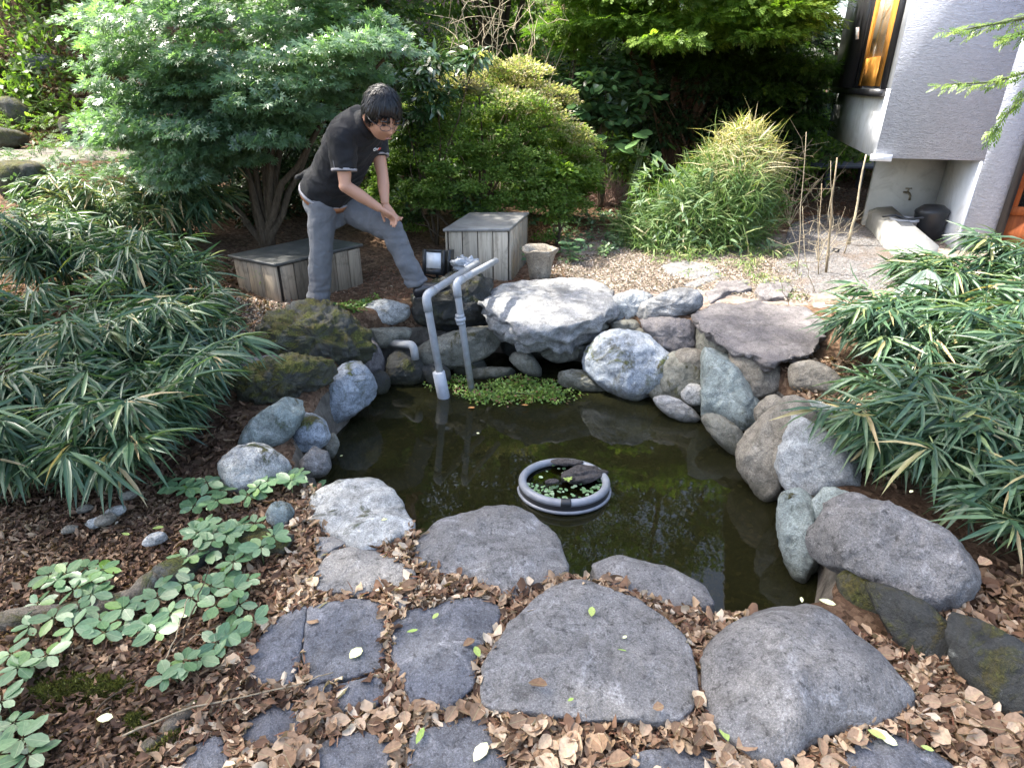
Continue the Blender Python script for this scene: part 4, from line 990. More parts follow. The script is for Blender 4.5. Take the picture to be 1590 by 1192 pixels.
# bark lying in the tub
def driftwood(label, px, L, Wd, Hh, rz, seed):
    p = atz(*px, WATER_Z + .045)
    v, f = sphere((0, 0, 0), (L, Wd, Hh), 40, 24)
    n = fbm(np.column_stack([v[:, 0] * 9, v[:, 1] * 30, v[:, 2] * 30]), 4, seed)
    v += nrm(v) * (.8 * Hh * n)[:, None]
    c, s = math.cos(rz), math.sin(rz); x, y = v[:, 0].copy(), v[:, 1].copy(); v[:, 0], v[:, 1] = x * c - y * s, x * s + y * c
    tag(mk("driftwood", v + p, f, M['drift']), label, "driftwood", "bark pieces in the floating planter")
M['drift'] = bark_mat("wet_black_bark", (.02, .018, .017), (.11, .10, .095))
driftwood("larger piece of wet black bark in the floating planter", (907, 737), .13, .07, .03, R_(18), 3)
driftwood("small grey bark lump in the middle of the floating planter", (858, 748), .045, .022, .015, R_(5), 4)
driftwood("flat bark piece against the far rim of the floating planter", (880, 717), .10, .03, .014, R_(-4), 5)

# ------------------------------------------------------------------ the man
def fuse(parts, voxel=.006, it=6):
    """one continuous skin over overlapping closed pieces"""
    V, F = join(parts)
    me = np_mesh("tmp", V, F); o = bpy.data.objects.new("tmp", me); COL.objects.link(o)
    r = o.modifiers.new("r", 'REMESH'); r.mode = 'VOXEL'; r.voxel_size = voxel
    s = o.modifiers.new("s", 'SMOOTH'); s.iterations = it; s.factor = .5
    dg = bpy.context.evaluated_depsgraph_get(); m2 = o.evaluated_get(dg).to_mesh()
    n = len(m2.vertices); v = np.empty(n * 3, np.float32); m2.vertices.foreach_get("co", v)
    nn = np.empty(n * 3, np.float32); m2.vertices.foreach_get("normal", nn)
    q = np.array([tuple(p.vertices) for p in m2.polygons if len(p.vertices) == 4]).reshape(-1, 4)
    t3 = np.array([tuple(p.vertices) for p in m2.polygons if len(p.vertices) == 3]).reshape(-1, 3)
    o.evaluated_get(dg).to_mesh_clear()
    bpy.data.objects.remove(o); bpy.data.meshes.remove(me)
    return v.reshape(-1, 3).astype(float), [f for f in (q, t3) if len(f)], nn.reshape(-1, 3).astype(float)
def limb(pts, rad, seg=16, sub=4):
    pts = np.array(pts, float); rad = np.array(rad, float); P, R = [], []
    for i in range(len(pts) - 1):
        for u in np.linspace(0, 1, sub, endpoint=False): P.append(pts[i] * (1 - u) + pts[i + 1] * u); R.append(rad[i] * (1 - u) + rad[i + 1] * u)
    P.append(pts[-1]); R.append(rad[-1])
    return tube(P, R, seg)

J = dict(pel=aty(509, 300, 4.72), chest=aty(549, 212, 4.60), neck=aty(567, 194, 4.53), head=aty(593, 176, 4.42),
         rsh=aty(531, 213, 4.44), rel=aty(536, 289, 4.38), rwr=aty(590, 324, 4.47), rha=aty(606, 335, 4.50),
         lsh=aty(582, 212, 4.76), lel=aty(594, 272, 4.66), lwr=aty(598, 317, 4.58), lha=aty(609, 336, 4.57),
         rhip=aty(500, 318, 4.64), rkn=aty(498, 394, 4.60), ran=aty(494, 462, 4.63),
         lhip=aty(527, 316, 4.84), lkn=aty(609, 358, 4.64), lan=aty(647, 440, 4.64))
HF = nrm(np.array([.50, -.66, -.56])); HU = nrm(np.array([0, 0, 1.0]) - HF[2] * HF); HR = np.cross(HF, HU)
HS_ = 1.42
def hd(x, y, z): return J['head'] + HS_ * (HR * x + HF * y + HU * z)
BF = nrm(np.array([.82, -.57, 0])); BR = np.array([BF[1], -BF[0], 0])
foot0 = J['ran'].copy(); foot0[2] = gh(foot0[0], foot0[1])
man = thing("person", "man in black polo shirt and grey trousers leaning on his raised knee", "person", foot0)
M['skin'] = plain("skin", (.46, .25, .165), .5, .4, var=.10, scale=9, bump=.08, bscale=90)
M['polo'] = None
t = NT("black_polo_cloth"); co = t.coord()
c = t.mix(1.0, (.008, .0083, .0098), t.ramp(t.noise(co, 6, 5), [(.3, .75), (.7, 1.35)]), 'MULTIPLY')
M['polo'] = t.fin(c, .75, .3, t.bump(t.math('ADD', t.noise(co, 9, 4, .5, 1.5), t.math('MULTIPLY', t.noise(co, 300, 2), .1)), .35, .03))
t.b.inputs["Sheen Weight"].default_value = .06
t = NT("grey_trouser_cloth"); co = t.coord()
c = t.mix(1.0, (.125, .13, .14), t.ramp(t.noise(co, 7, 5, .6, .8), [(.3, .8), (.7, 1.15)]), 'MULTIPLY')
M['trouser'] = t.fin(c, .85, .25, t.bump(t.noise(co, 10, 5, .55, 1.2), .4, .03))
M['trim_cloth'] = plain("pale_trim_cloth", (.30, .29, .30), .85, .2)
M['belt'] = plain("tan_leather", (.30, .13, .06), .5, .4, var=.25)
M['shoe'] = plain("black_shoe_leather", (.014, .014, .017), .38, .6, var=.3)
# head: skull, jaw, nose, brow, ears, worked in the head's own axes
def head_part():
    v, f = sphere((0, 0, 0), 1, 40, 30)
    x, y, z = v[:, 0], v[:, 1], v[:, 2]
    w = .076 * (1 - .22 * ss(.1, 1, -z)); dpt = np.where(y > 0, .092, .100) * (1 - .10 * ss(.3, 1, -z))
    X, Y, Z = x * w, y * dpt + .012 * ss(0, 1, -z) * (y > 0), z * np.where(z > 0, .105, .118)
    front = ss(.35, .8, y)
    for sx in (-1, 1):
        Y -= .014 * np.exp(-(((X - sx * .031) / .016) ** 2 + ((Z - .002) / .013) ** 2)) * front
        Y += .006 * np.exp(-(((X - sx * .033) / .022) ** 2 + ((Z - .024) / .009) ** 2)) * front
        Y += .006 * np.exp(-(((X - sx * .036) / .022) ** 2 + ((Z + .030) / .018) ** 2)) * front
    Y += .024 * np.exp(-((X / .011) ** 2 + ((Z + .026) / .016) ** 2)) * front
    Y += .010 * np.exp(-((X / .009) ** 2 + ((Z + .006) / .022) ** 2)) * front
    Y += .007 * np.exp(-((X / .020) ** 2 + ((Z + .063) / .010) ** 2)) * front
    Y -= .004 * np.exp(-((X / .024) ** 2 + ((Z + .056) / .0035) ** 2)) * front
    Y += .010 * np.exp(-((X / .024) ** 2 + ((Z + .098) / .016) ** 2)) * front
    V = np.array([hd(a, b, c) for a, b, c in zip(X, Y, Z)])
    return V, f
def ear(sx):
    v, f = sphere((0, 0, 0), (.010, .017, .031), 12, 10)
    v[:, 0] += sx * .076; v[:, 1] -= .006; v[:, 2] -= .014
    return np.array([hd(*p) for p in v]), f
def hand(wr, pc, side, curl_dir, thumb_dir):
    """palm and five fingers closing over the knee"""
    d = nrm(pc - wr); s = nrm(side); n = nrm(np.cross(s, d))
    if n @ curl_dir < 0: n = -n
    parts = [loft([(wr + d * .0, s * .026, n * .020), (wr + d * .03, s * .034, n * .019), (wr + d * .07, s * .042, n * .017), (wr + d * .095, s * .041, n * .014), (wr + d * .105, s * .034, n * .010)], 16)]
    kn = wr + d * .095
    for k, (o, L) in enumerate(((-.031, .074), (-.011, .086), (.010, .080), (.030, .062))):
        a = kn + s * o; b = a + nrm(d * .85 + n * .35 + s * o * 3) * L * .42; c = b + nrm(d * .45 + n * .9 + s * o * 2) * L * .32; e = c + nrm(d * .2 + n * 1.0) * L * .28
        parts.append(limb([a - d * .02, a, b, c, e], [.0105, .0105, .0098, .009, .0075], 10, 3))
    a = wr + d * .035 + thumb_dir * .030; b = a + nrm(thumb_dir * .8 + d * .6 + n * .3) * .034; c = b + nrm(thumb_dir * .35 + d * .8 + n * .6) * .028; e = c + nrm(d * .8 + n * .8) * .018
    parts.append(limb([a - thumb_dir * .02, a, b, c, e], [.013, .0135, .0115, .0100, .008], 10, 3))
    return parts
down = np.array([0, 0, -1.0])
fr_ = nrm(J['rha'] - J['rwr']); fl_ = nrm(J['lha'] - J['lwr'])
rs_ = nrm(np.cross(fr_, down + .3 * BF)); ls_ = nrm(np.cross(fl_, BF + .2 * down))
body = [head_part(), ear(-1), ear(1),
        limb([J['chest'] - (0, 0, .05), J['neck'], hd(0, -.03, -.05)], [.075, .060, .062]),
        limb([J['pel'], (J['pel'] + J['chest']) / 2, J['chest']], [.10, .11, .12]),
        limb([J['chest'], J['rsh'], J['rel'], J['rwr']], [.07, .058, .042, .028]), sphere(J['rel'], .043),
        limb([J['rel'], J['rel'] * .6 + J['rwr'] * .4, J['rwr']], [.042, .043, .028]),
        limb([J['chest'], J['lsh'], J['lel'], J['lwr']], [.07, .058, .041, .028]),
        limb([J['lel'], J['lel'] * .65 + J['lwr'] * .35, J['lwr']], [.041, .042, .028]),
        limb([J['pel'], J['rhip'], J['rkn'], J['ran']], [.09, .075, .05, .04]),
        limb([J['pel'], J['lhip'], J['lkn'], J['lan']], [.09, .075, .05, .04])]
body += hand(J['rwr'], J['rha'], rs_, nrm(down + .4 * BF), nrm(-rs_ * np.sign(rs_ @ BR) * 1.0 + .1 * fr_))
body += hand(J['lwr'], J['lha'], ls_, nrm(BF + .5 * down), nrm(-ls_ * np.sign(ls_ @ -BR) * 1.0 + .1 * fl_))
v, f, nn = fuse(body, .0055, 3)
mk("body", v, f, M['skin'], parent=man)
# eyes, brows, mouth
M['eye'] = plain("dark_eye", (.02, .015, .012), .15, .6); M['eye_white'] = plain("eye_white", (.55, .52, .5), .3, .5, var=.03)
M['lip'] = plain("lip", (.36, .17, .13), .5, .4)
for sx in (-1, 1):
    e = sphere((0, 0, 0), (.0125, .006, .0042), 12, 8); mk("eye", np.array([hd(sx * .031 + p[0], .084 + p[1], .001 + p[2]) for p in e[0]]), e[1], M['eye'], parent=man)
    b = tube([(sx * .016, .096, .021), (sx * .032, .096, .026), (sx * .05, .083, .021)], [.003, .004, .002], 6)
    mk("eyebrow", np.array([hd(*p) for p in b[0]]), b[1], M['eye'], parent=man)
e = sphere((0, 0, 0), (.018, .004, .0035), 14, 8); mk("mouth", np.array([hd(p[0],   .0975 + p[1], -.060 + p[2]) for p in e[0]]), e[1], M['lip'], parent=man)
# hair: a cap that dives under the skin outside the hairline
v, f = sphere((0, 0, 0), 1, 150, 90)
x, y, z = v[:, 0], v[:, 1], v[:, 2]
ang = np.arctan2(x, y)
line = .22 - .52 * ss(.55, 1.25, np.abs(ang)) - .25 * ss(1.7, 2.6, np.abs(ang))        # lower limit of the hair round the head
line = line + .16 * pn(np.column_stack([ang * 9, ang * 0, ang * 0 + 3]), 2) + .10 * pn(np.column_stack([ang * 26, ang * 0, ang * 0]), 3)
on = ss(-.05, .05, z - line)
streak = pn(np.column_stack([ang * 20, z * 1.5, np.zeros_like(z)]), 6) + .6 * pn(np.column_stack([ang * 46, z * 2.5, np.zeros_like(z)]), 7)
k = np.where(on > 0, 1.0, .86); k = .86 + on * (.235 + .040 * streak * (1 - .5 * ss(.85, 1, z)) + .05 * ss(.4, .9, y) * (1 - z))
w = .078 * (1 - .15 * ss(.1, 1, -z))
V = np.array([hd(a * b * c, d * e * c - .004, g * .105 * c + .006) for a, b, c, d, e, g in zip(x, w, k, y, np.where(y > 0, .092, .10), z)])
t = NT("black_hair"); M['hair'] = t.fin((.0045, .0045, .0055), .42, .35); t.b.inputs["Anisotropic"].default_value = .6
hair = mk("hair", V, f, M['hair'], parent=man)
hr = np.random.default_rng(4); HP, HD, HN, HL = [], [], [], []
while len(HP) < 900:
    q = nrm(hr.normal(size=3)); a_ = math.atan2(q[0], q[1]); ln = .22 - .52 * float(ss(.55, 1.25, abs(a_))) - .25 * float(ss(1.7, 2.6, abs(a_)))
    if q[2] < ln - .02: continue
    r_ = np.array([.078, .092 if q[1] > 0 else .10, .105]) * 1.10
    tan_ = np.array([q[0] * .5, q[1] * .5 + .25, -1.0]) if q[2] < .75 else np.array([q[0] + hr.normal(0, .3), q[1] + .35, -.15])
    tan_ = nrm(tan_ - q * (tan_ @ q)) + q * .04 + hr.normal(0, .12, 3)
    HP.append(hd(*(q * r_ + np.array([0, -.004, .006])))); HD.append(HR * tan_[0] + HF * tan_[1] + HU * tan_[2]); HN.append(HR * q[0] + HF * q[1] + HU * q[2])
HP, HD, HN = map(np.array, (HP, HD, HN))
STR = (np.array([(0, 0, 0), (.35, -.5, .0), (.35, .5, 0), (.75, -.3, -.08), (.75, .3, -.08), (1, 0, -.16)], float), [np.array([(1, 2, 4, 3)]), np.array([(0, 2, 1), (3, 4, 5)])])
uvw, Fs = STR; n_, k_ = len(HP), len(uvw); DD_ = nrm(HD); SS_ = nrm(np.cross(HN, DD_)); NN_ = np.cross(DD_, SS_); LL_ = hr.uniform(.026, .048, n_); WW_ = hr.uniform(.006, .013, n_)
VV_ = HP[:, None] + DD_[:, None] * (uvw[None, :, :1] * LL_[:, None, None]) + SS_[:, None] * (uvw[None, :, 1:2] * WW_[:, None, None]) + NN_[:, None] * (uvw[None, :, 2:] * LL_[:, None, None])
of_ = (np.arange(n_) * k_)[:, None, None]
tag(mk("hair_strands", VV_.reshape(-1, 3), [(f_[None] + of_).reshape(-1, f_.shape[1]) for f_ in Fs], M['hair'], parent=hair), kind="stuff")
# thin framed spectacles
M['wire'] = plain("thin_dark_metal", (.05, .05, .055), .3, .6, .6)
gp = []
for sx in (-1, 1):
    ring = [(sx * .032 + .023 * math.cos(a), .104 - .006 * math.cos(a) * sx, .0 + .015 * math.sin(a)) for a in np.linspace(0, 2 * math.pi, 25)]
    gp.append(tube(ring, .0014, 5, False)); gp.append(tube([(sx * .055, .100, .005), (sx * .082, .06, .006), (sx * .084, -.005, .002)], .0014, 5))
gp.append(tube([(-.009, .108, .002), (0, .112, .004), (.009, .108, .002)], .0014, 5))
v, f = join(gp); mk("glasses", np.array([hd(*p) for p in v]), f, M['wire'], parent=man)
# shirt
ax = nrm(J['chest'] - J['pel']); fwd = nrm(np.cross(ax, BR)); fwd = fwd if fwd @ BF > 0 else -fwd
pel = J['pel'] + ax * .01
L_ = np.linalg.norm(J['chest'] - J['pel'])
secs = []
for s, la, fb, off in ((-.01, .200, .165, -.012), (.05, .198, .165, -.010), (.18, .190, .158, .0), (.32, .195, .158, .008), (.46, .208, .155, .012), (.56, .205, .140, .010), (.63, .165, .112, .006), (.67, .10, .085, .0)):
    secs.append((pel + ax * s * L_ / .50 + fwd * off, BR * la, fwd * fb))
u_ = lambda a, b, k: J[a] * (1 - k) + J[b] * k
shirt = [loft(secs, 32),
         limb([J['chest'] * .5 + J['rsh'] * .5, J['rsh'] - fwd * .01, u_('rsh', 'rel', .35), u_('rsh', 'rel', .68)], [.10, .095, .088, .078], 20),
         limb([J['chest'] * .5 + J['lsh'] * .5, J['lsh'], u_('lsh', 'lel', .3), u_('lsh', 'lel', .52)], [.10, .088, .076, .068], 20),
         limb([J['chest'], J['neck'] - (0, 0, .005), J['neck'] * .55 + hd(0, -.03, -.06) * .45], [.09, .086, .080], 20)]
tail = pel - fwd * .17
shirt.append(loft([(tail + ax * .10 + fwd * .05, BR * .15, fwd * .03), (tail - fwd * .015, BR * .14, fwd * .022), (tail - fwd * .05 - ax * .05, BR * .12, fwd * .014)], 16))
v, f, nn = fuse(shirt, .008, 7)
fold = fbm(np.column_stack([(v @ BR) * 5, (v @ ax) * 9, (v @ fwd) * 5]), 3, 12)
cr = 1 - 2.2 * np.abs(pn(np.column_stack([(v @ BR) * 6, (v @ ax) * 13 + (v @ BR) * 8, (v @ fwd) * 6]), 19))
v = v + nn * (.009 * fold + .008 * cr)[:, None]
polo = mk("polo_shirt", v, f, M['polo'], parent=man)
def band(c, axis, a, b, h, r=.004):
    axis = nrm(axis); p = [c + a * math.cos(q) + b * math.sin(q) for q in np.linspace(0, 2 * math.pi, 41)]
    return loft([(c - axis * h, a, b), (c - axis * h, a * 1.03, b * 1.03), (c + axis * h, a * 1.03, b * 1.03), (c + axis * h, a, b)], 40)
for s_, e_, k, r in (('rsh', 'rel', .67, .082), ('lsh', 'lel', .51, .0715)):
    c = u_(s_, e_, k); d = nrm(J[e_] - J[s_]); a, b = frame_of(d)
    mk("sleeve_trim", *band(c, d, a * r, b * r, .008), M['trim_cloth'], parent=polo)
mk("hem_trim", *band(secs[0][0] - ax * .005, ax, BR * .203, fwd * .168, .010), M['trim_cloth'], parent=polo)
pip = [J['rsh'] + BR * .035 + fwd * .06 + ax * .05, J['rsh'] + BR * .075 + fwd * .045 - ax * .02, u_('rsh', 'rel', .35) + BR * .088, u_('rsh', 'rel', .64) + BR * .080]
mk("piping", *tube(pip, .0035, 6), M['trim_cloth'], parent=polo)
nk = J['neck'] * .6 + hd(0, -.03, -.06) * .4; na = nrm(hd(0, -.03, -.06) - J['neck']); a, b = frame_of(na)
mk("collar", *loft([(nk - na * .055, a * .098, b * .098), (nk - na * .02, a * .094, b * .094), (nk + na * .022, a * .086, b * .086), (nk + na * .016, a * .078, b * .078), (nk - na * .05, a * .07, b * .07)], 28), M['polo'], parent=polo)
# small printed chest mark: a ring and slanted strokes
cm = J['chest'] + fwd * .165 + ax * .02 - BR * .045
sd = -BR
M['logo_white'] = plain("logo_print_white", (.7, .7, .7), .6); M['logo_red'] = plain("logo_print_red", (.6, .09, .06), .6)
mk("chest_mark", *tube([cm + sd * .012 * math.cos(q) + ax * .010 * math.sin(q) for q in np.linspace(0, 2 * math.pi, 17)], .003, 6, False), M['logo_white'], parent=polo)
for i in range(3):
    mk("chest_mark_stroke", *tube([cm + sd * (.022 + .011 * i) - ax * .010, cm + sd * (.028 + .011 * i) + ax * .010], .003, 6), M['logo_red' if i else 'logo_white'], parent=polo)
# trousers
wst = J['pel'] + ax * -.03
tro = [loft([(wst + ax * .06, BR * .165, fwd * .135), (wst, BR * .178, fwd * .150), (wst - ax * .03 - (0, 0, .05), BR * .180, fwd * .150), (wst - (0, 0, .13), BR * .165, fwd * .13), (wst - (0, 0, .17), BR * .11, fwd * .09)], 28),
       limb([J['rhip'] + (0, 0, .05), J['rhip'], J['rkn'], J['ran'] + (0, 0, .0), J['ran'] - (0, 0, .035)], [.100, .104, .080, .080, .084], 20, 6),
       limb([J['lhip'] + (0, 0, .04), J['lhip'], J['lhip'] * .4 + J['lkn'] * .6, J['lkn'], J['lkn'] * .5 + J['lan'] * .5, J['lan']], [.10, .108, .098, .083, .076, .080], 20, 6), sphere(J['lkn'], .083)]
v, f, nn = fuse(tro, .008, 6)
fold = fbm(np.column_stack([v[:, 0] * 9, v[:, 1] * 9, v[:, 2] * 6]), 3, 15)
ank = np.exp(-((v[:, 2] - J['ran'][2] - .05) / .12) ** 2) + np.exp(-(np.linalg.norm(v - J['lan'], axis=1) / .14) ** 2) + .7 * np.exp(-(np.linalg.norm(v - J['lkn'], axis=1) / .14) ** 2)
wr = pn(np.column_stack([v[:, 0] * 5, v[:, 1] * 5, v[:, 2] * 26]), 8)
cr = 1 - 2.2 * np.abs(pn(np.column_stack([v[:, 0] * 7 + v[:, 2] * 3, v[:, 1] * 7, v[:, 2] * 9 - v[:, 0] * 6]), 29))
v = v + nn * (.008 * fold + .013 * wr * ank + .005 * cr)[:, None]
trs = mk("trousers", v, f, M['trouser'], parent=man)
mk("belt", *band(wst + ax * .008, ax, BR * .188, fwd * .158, .022), M['belt'], parent=trs)
# shoes
def shoe(an, toe, heel_up=0.0):
    d = nrm(toe - an); upv = nrm(np.array([0, 0, 1.0]) - d[2] * d); s = np.cross(d, upv); L = .27
    h = an - d * .07 - upv * .055
    secs = [(h + upv * .030, s * .028, upv * .030), (h + d * .03 + upv * .038, s * .038, upv * .042), (h + d * .09 + upv * .044, s * .040, upv * .052), (h + d * .15 + upv * .034, s * .045, upv * .036), (h + d * .21 + upv * .026, s * .047, upv * .027), (h + d * .255 + upv * .020, s * .040, upv * .020), (h + d * .28 + upv * .016, s * .022, upv * .012)]
    sh = mk("shoe", *loft(secs, 24), M['shoe'], parent=man)
    sol = [(c - upv * (np.linalg.norm(b) + .002), a * 1.05, upv * .008) for c, a, b in secs]
    mk("sole", *loft(sol, 20), M['black_plastic'], parent=sh)
shoe(J['ran'] + (0, 0, -.01), aty(540, 482, 4.40))
shoe(aty(655, 447, 4.60), aty(716, 430, 4.62))

# ------------------------------------------------------------------ leaf geometry
RNG = np.random.default_rng(21)
def T(uvw, tri=None, quad=None): return (np.array(uvw, float), [np.array(x) for x in (quad, tri) if x is not None])
def strip(us, ws, droop=0.0, fold=.0, curl=0.0):
    """leaf blade: rows (left, mid, right) between a base and a tip point"""
    uv = [(0, 0, 0)]
    for u, w in zip(us, ws): uv += [(u, -w, -droop * u * u + curl * w * w), (u, 0, -droop * u * u - fold), (u, w, -droop * u * u + curl * w * w)]
    uv.append((1, 0, -droop)); n = len(us); tip = 1 + 3 * n
    tri = [(0, 2, 1), (0, 3, 2), (tip, 1 + 3 * (n - 1), 2 + 3 * (n - 1)), (tip, 2 + 3 * (n - 1), 3 + 3 * (n - 1))]
    quad = [(1 + 3 * i + k, 2 + 3 * i + k, 5 + 3 * i + k, 4 + 3 * i + k) for i in range(n - 1) for k in (0, 1)]
    return T(uv, tri, quad) if quad else T(uv, tri)
RH = T([(0, 0, 0), (.45, -.5, .04), (1, 0, 0), (.45, .5, .04)], quad=[(0, 3, 2, 1)])
LANCE = strip([.22, .6], [.46, .40], .42, .03)
LANCE2 = strip([.15, .4, .72], [.40, .5, .33], .45, .03)
BLADE = strip([.35, .7], [.5, .34], .5, .0)
OVAL = strip([.22, .52, .82], [.33, .5, .36], .12, .035)
DRY = strip([.25, .6, .86], [.36, .5, .30], -.10, .06, .7)
DRY_B = strip([.2, .5, .8], [.42, .46, .40], .25, .20, .3)
DRY_C = strip([.3, .62, .9], [.22, .5, .2], -.35, -.05, -.6)
def maple_t():
    uv, q = [], []
    for a, L in ((-1.35, .62), (-.68, .88), (0, 1.0), (.68, .88), (1.35, .62)):
        c, s = math.cos(a), math.sin(a); b = len(uv)
        for u, w in ((.05, 0), (.5 * L, -.12), (L, 0), (.5 * L, .12)): uv.append((u * c - w * s, u * s + w * c, -.12 * u * u))
        q.append((b, b + 3, b + 2, b + 1))
    return T(uv, quad=q)
MAPLE = maple_t()
def spray_t():
    uv, q = [], []
    for i in range(7):
        u0 = .08 + i * .12; sgn = -1 if i % 2 else 1
        a = sgn * (.75 - .05 * i) if i < 6 else 0; L = .5 - .045 * i
        c, s = math.cos(a), math.sin(a); b = len(uv)
        for u, w in ((0, 0), (.5 * L, -.075), (L, 0), (.5 * L, .075)): uv.append((u0 + u * c - w * s, u * s + w * c, -.1 * (u0 + u) ** 2))
        q.append((b, b + 3, b + 2, b + 1))
    return T(uv, quad=q)
SPRAY = spray_t()
def leaves(P, D, Nn, L, W, tmpl, tint):
    uvw, Fs = tmpl; n, k = len(P), len(uvw)
    D = nrm(D); S = nrm(np.cross(Nn, D)); N2 = np.cross(D, S)
    L = np.broadcast_to(L, (n,)); W = np.broadcast_to(W, (n,))
    V = P[:, None] + D[:, None] * (uvw[None, :, :1] * L[:, None, None]) + S[:, None] * (uvw[None, :, 1:2] * W[:, None, None]) + N2[:, None] * (uvw[None, :, 2:] * L[:, None, None])
    off = (np.arange(n) * k)[:, None, None]
    return V.reshape(-1, 3), [(f[None] + off).reshape(-1, f.shape[1]) for f in Fs], np.repeat(np.broadcast_to(tint, (n,)), k)
def jl(parts):
    """join leaf batches (V, Fs, tint)"""
    V, F = join([(p[0], p[1]) for p in parts]); return V, F, np.concatenate([p[2] for p in parts])
def rdir(n): return nrm(RNG.normal(size=(n, 3)))
def clump_leaves(clumps, per, L, tmpl, upb=.8, outc=None, outk=.5, wr=1.0, tint=(.2, .5), flat=True, hang=-.15, tfun=None):
    """clumps: (centre, radii); leaves face up and outwards, tips outwards and slightly down"""
    Ps, Ds, Ns, Ts = [], [], [], []
    for c, r in clumps:
        r = np.broadcast_to(np.asarray(r, float), (3,)); n = max(3, int(per * RNG.uniform(.7, 1.3)))
        q = rdir(n) * (RNG.random((n, 1)) ** .45)
        if flat: q[:, 2] = np.abs(q[:, 2]) * .9 - .15
        P = c + q * r
        o = nrm(P - (outc if outc is not None else c) + 1e-6)
        N = nrm(np.array([0, 0, upb]) + o * outk + rdir(n) * .45)
        D = nrm(q * np.array([1, 1, .3]) + o * .5 + rdir(n) * .6 + np.array([0, 0, hang]))
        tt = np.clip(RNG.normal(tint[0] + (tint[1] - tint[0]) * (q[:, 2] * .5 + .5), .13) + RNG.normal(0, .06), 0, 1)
        if tfun is not None: tt = tfun(P, tt)
        Ps.append(P); Ds.append(D); Ns.append(N); Ts.append(tt)
    P, D, N, t_ = map(np.concatenate, (Ps, Ds, Ns, Ts)); n = len(P)
    Ls = RNG.uniform(L[0], L[1], n)
    return leaves(P, D, N, Ls, Ls * wr, tmpl, t_)
def region_clumps(poly, y0, y1, n, r, zmin=-9):
    poly = np.array(poly, float); out = []; lo, hi = poly.min(0), poly.max(0)
    while len(out) < n:
        p = RNG.uniform(lo, hi)
        if not in_poly(np.array([p[0]]), np.array([p[1]]), poly)[0]: continue
        c = aty(p[0], p[1], RNG.uniform(y0, y1))
        if c[2] < max(zmin, float(bank_h(c[0], c[1])) + .05): continue
        out.append((c, np.array(r) * RNG.uniform(.7, 1.35)))
    return out
def limbs(base, targets, r0, fork=.45, seg=6, wob=.12, rt=.012):
    parts = []
    for tg in targets:
        tg = np.array(tg, float); h = tg - base
        m = base + h * np.array([fork * .35, fork * .35, fork]) + RNG.normal(0, wob, 3) * np.array([1, 1, .3])
        u = np.linspace(0, 1, 9)[:, None]
        path = (1 - u) ** 2 * base + 2 * u * (1 - u) * m + u * u * tg
        path[1:-1] += RNG.normal(0, wob * .16, (7, 3))
        parts.append(tube(path, np.linspace(r0, rt, 9), seg))
    return join(parts)

# ------------------------------------------------------------------ maple and the shrubs behind the man
mb = onground(415, 392)
mp_cl = region_clumps([(140, 90), (160, 0), (220, -60), (620, -60), (628, 70), (590, 135), (520, 170), (450, 185), (380, 200), (320, 235), (235, 262), (165, 225)], 5.2, 7.0, 130, (.27, .27, .14)) + region_clumps([(140, 110), (300, 60), (330, 180), (300, 250), (215, 268), (160, 225)], 5.2, 6.0, 40, (.24, .24, .13)) + region_clumps([(330, 110), (560, 60), (600, 130), (500, 180), (360, 205)], 5.3, 5.9, 36, (.24, .24, .12)) + region_clumps([(215, 235), (330, 190), (470, 175), (455, 225), (360, 260), (260, 292)], 5.4, 6.1, 34, (.22, .22, .12))
maple = thing("maple_tree", "spreading maple with pale green layered leaves behind the man", "tree", mb)
mk("trunk", *limbs(mb, [mp_cl[i][0] for i in range(0, 110, 14)], .045, .5), M['bark'], parent=maple)
mk("trunk_stem", *limbs(mb + (.06, .02, 0), [aty(440, 120, 6.4), aty(385, 100, 6.2), aty(425, 60, 6.6)], .032, .6, 8, .06, .018), M['bark'], parent=maple)
V, F, tt = clump_leaves(mp_cl, 170, (.042, .072), MAPLE, upb=.75, outc=mb + (.2, .9, 1.6), outk=.85, tint=(.3, .65), tfun=lambda P, t: np.clip(t + .25 * pn(P * 1.3, 3), 0, 1))
tag(mk("crown", V, F, M['maple'], parent=maple, tint=tt), kind="stuff")

def shrub(name, label, cat, base, clumps, per, L, tmpl, mat, wr=.6, stems=9, r0=.016, bark='bark', group=None, tfun=None, part="foliage", **kw):
    root = thing(name, label, cat, base, group)
    if stems:
        idx = np.linspace(0, len(clumps) - 1, stems).astype(int)
        mk("stem" if part == "foliage" else "trunk", *limbs(np.array(base, float), [clumps[i][0] for i in idx], r0, .4, 6, .08, .005), M[bark], parent=root)
    V, F, tt = clump_leaves(clumps, per, L, tmpl, wr=wr, tfun=tfun, **kw)
    tag(mk(part, V, F, M[mat], parent=root, tint=tt), kind="stuff")
    return root
# clipped azalea
ac = aty(742, 215, 7.25); ac[2] = .75; gb = np.array([ac[0], ac[1], gh(ac[0], ac[1])])
cl = []
for _ in range(430):
    d = rdir(1)[0]; d[2] = abs(d[2]) * 1.0 - .25 if RNG.random() < .8 else d[2] * .3
    R3 = np.array([1.24, .95, 1.22 + .05 * np.sign(d[0])])
    cl.append((ac + (.05, 0, 0) + nrm(d) * R3 * RNG.uniform(.82, 1.0), np.array((.17, .17, .11)) * RNG.uniform(.7, 1.2)))
def az_t(P, t):
    h = (P[:, 2] - gb[2]) / 1.9; k = pn(P * 2.1, 5)
    tan = ss(.50, .88, h + .30 * k + .14 * np.clip((P[:, 0] - ac[0]), -1, 1.2))
    dead = ss(.35, .6, pn(P * 1.6, 9)) * .35
    return np.clip(t * .9 * (1 - tan) + tan * RNG.uniform(.55, .95, len(P)) + dead, 0, 1)
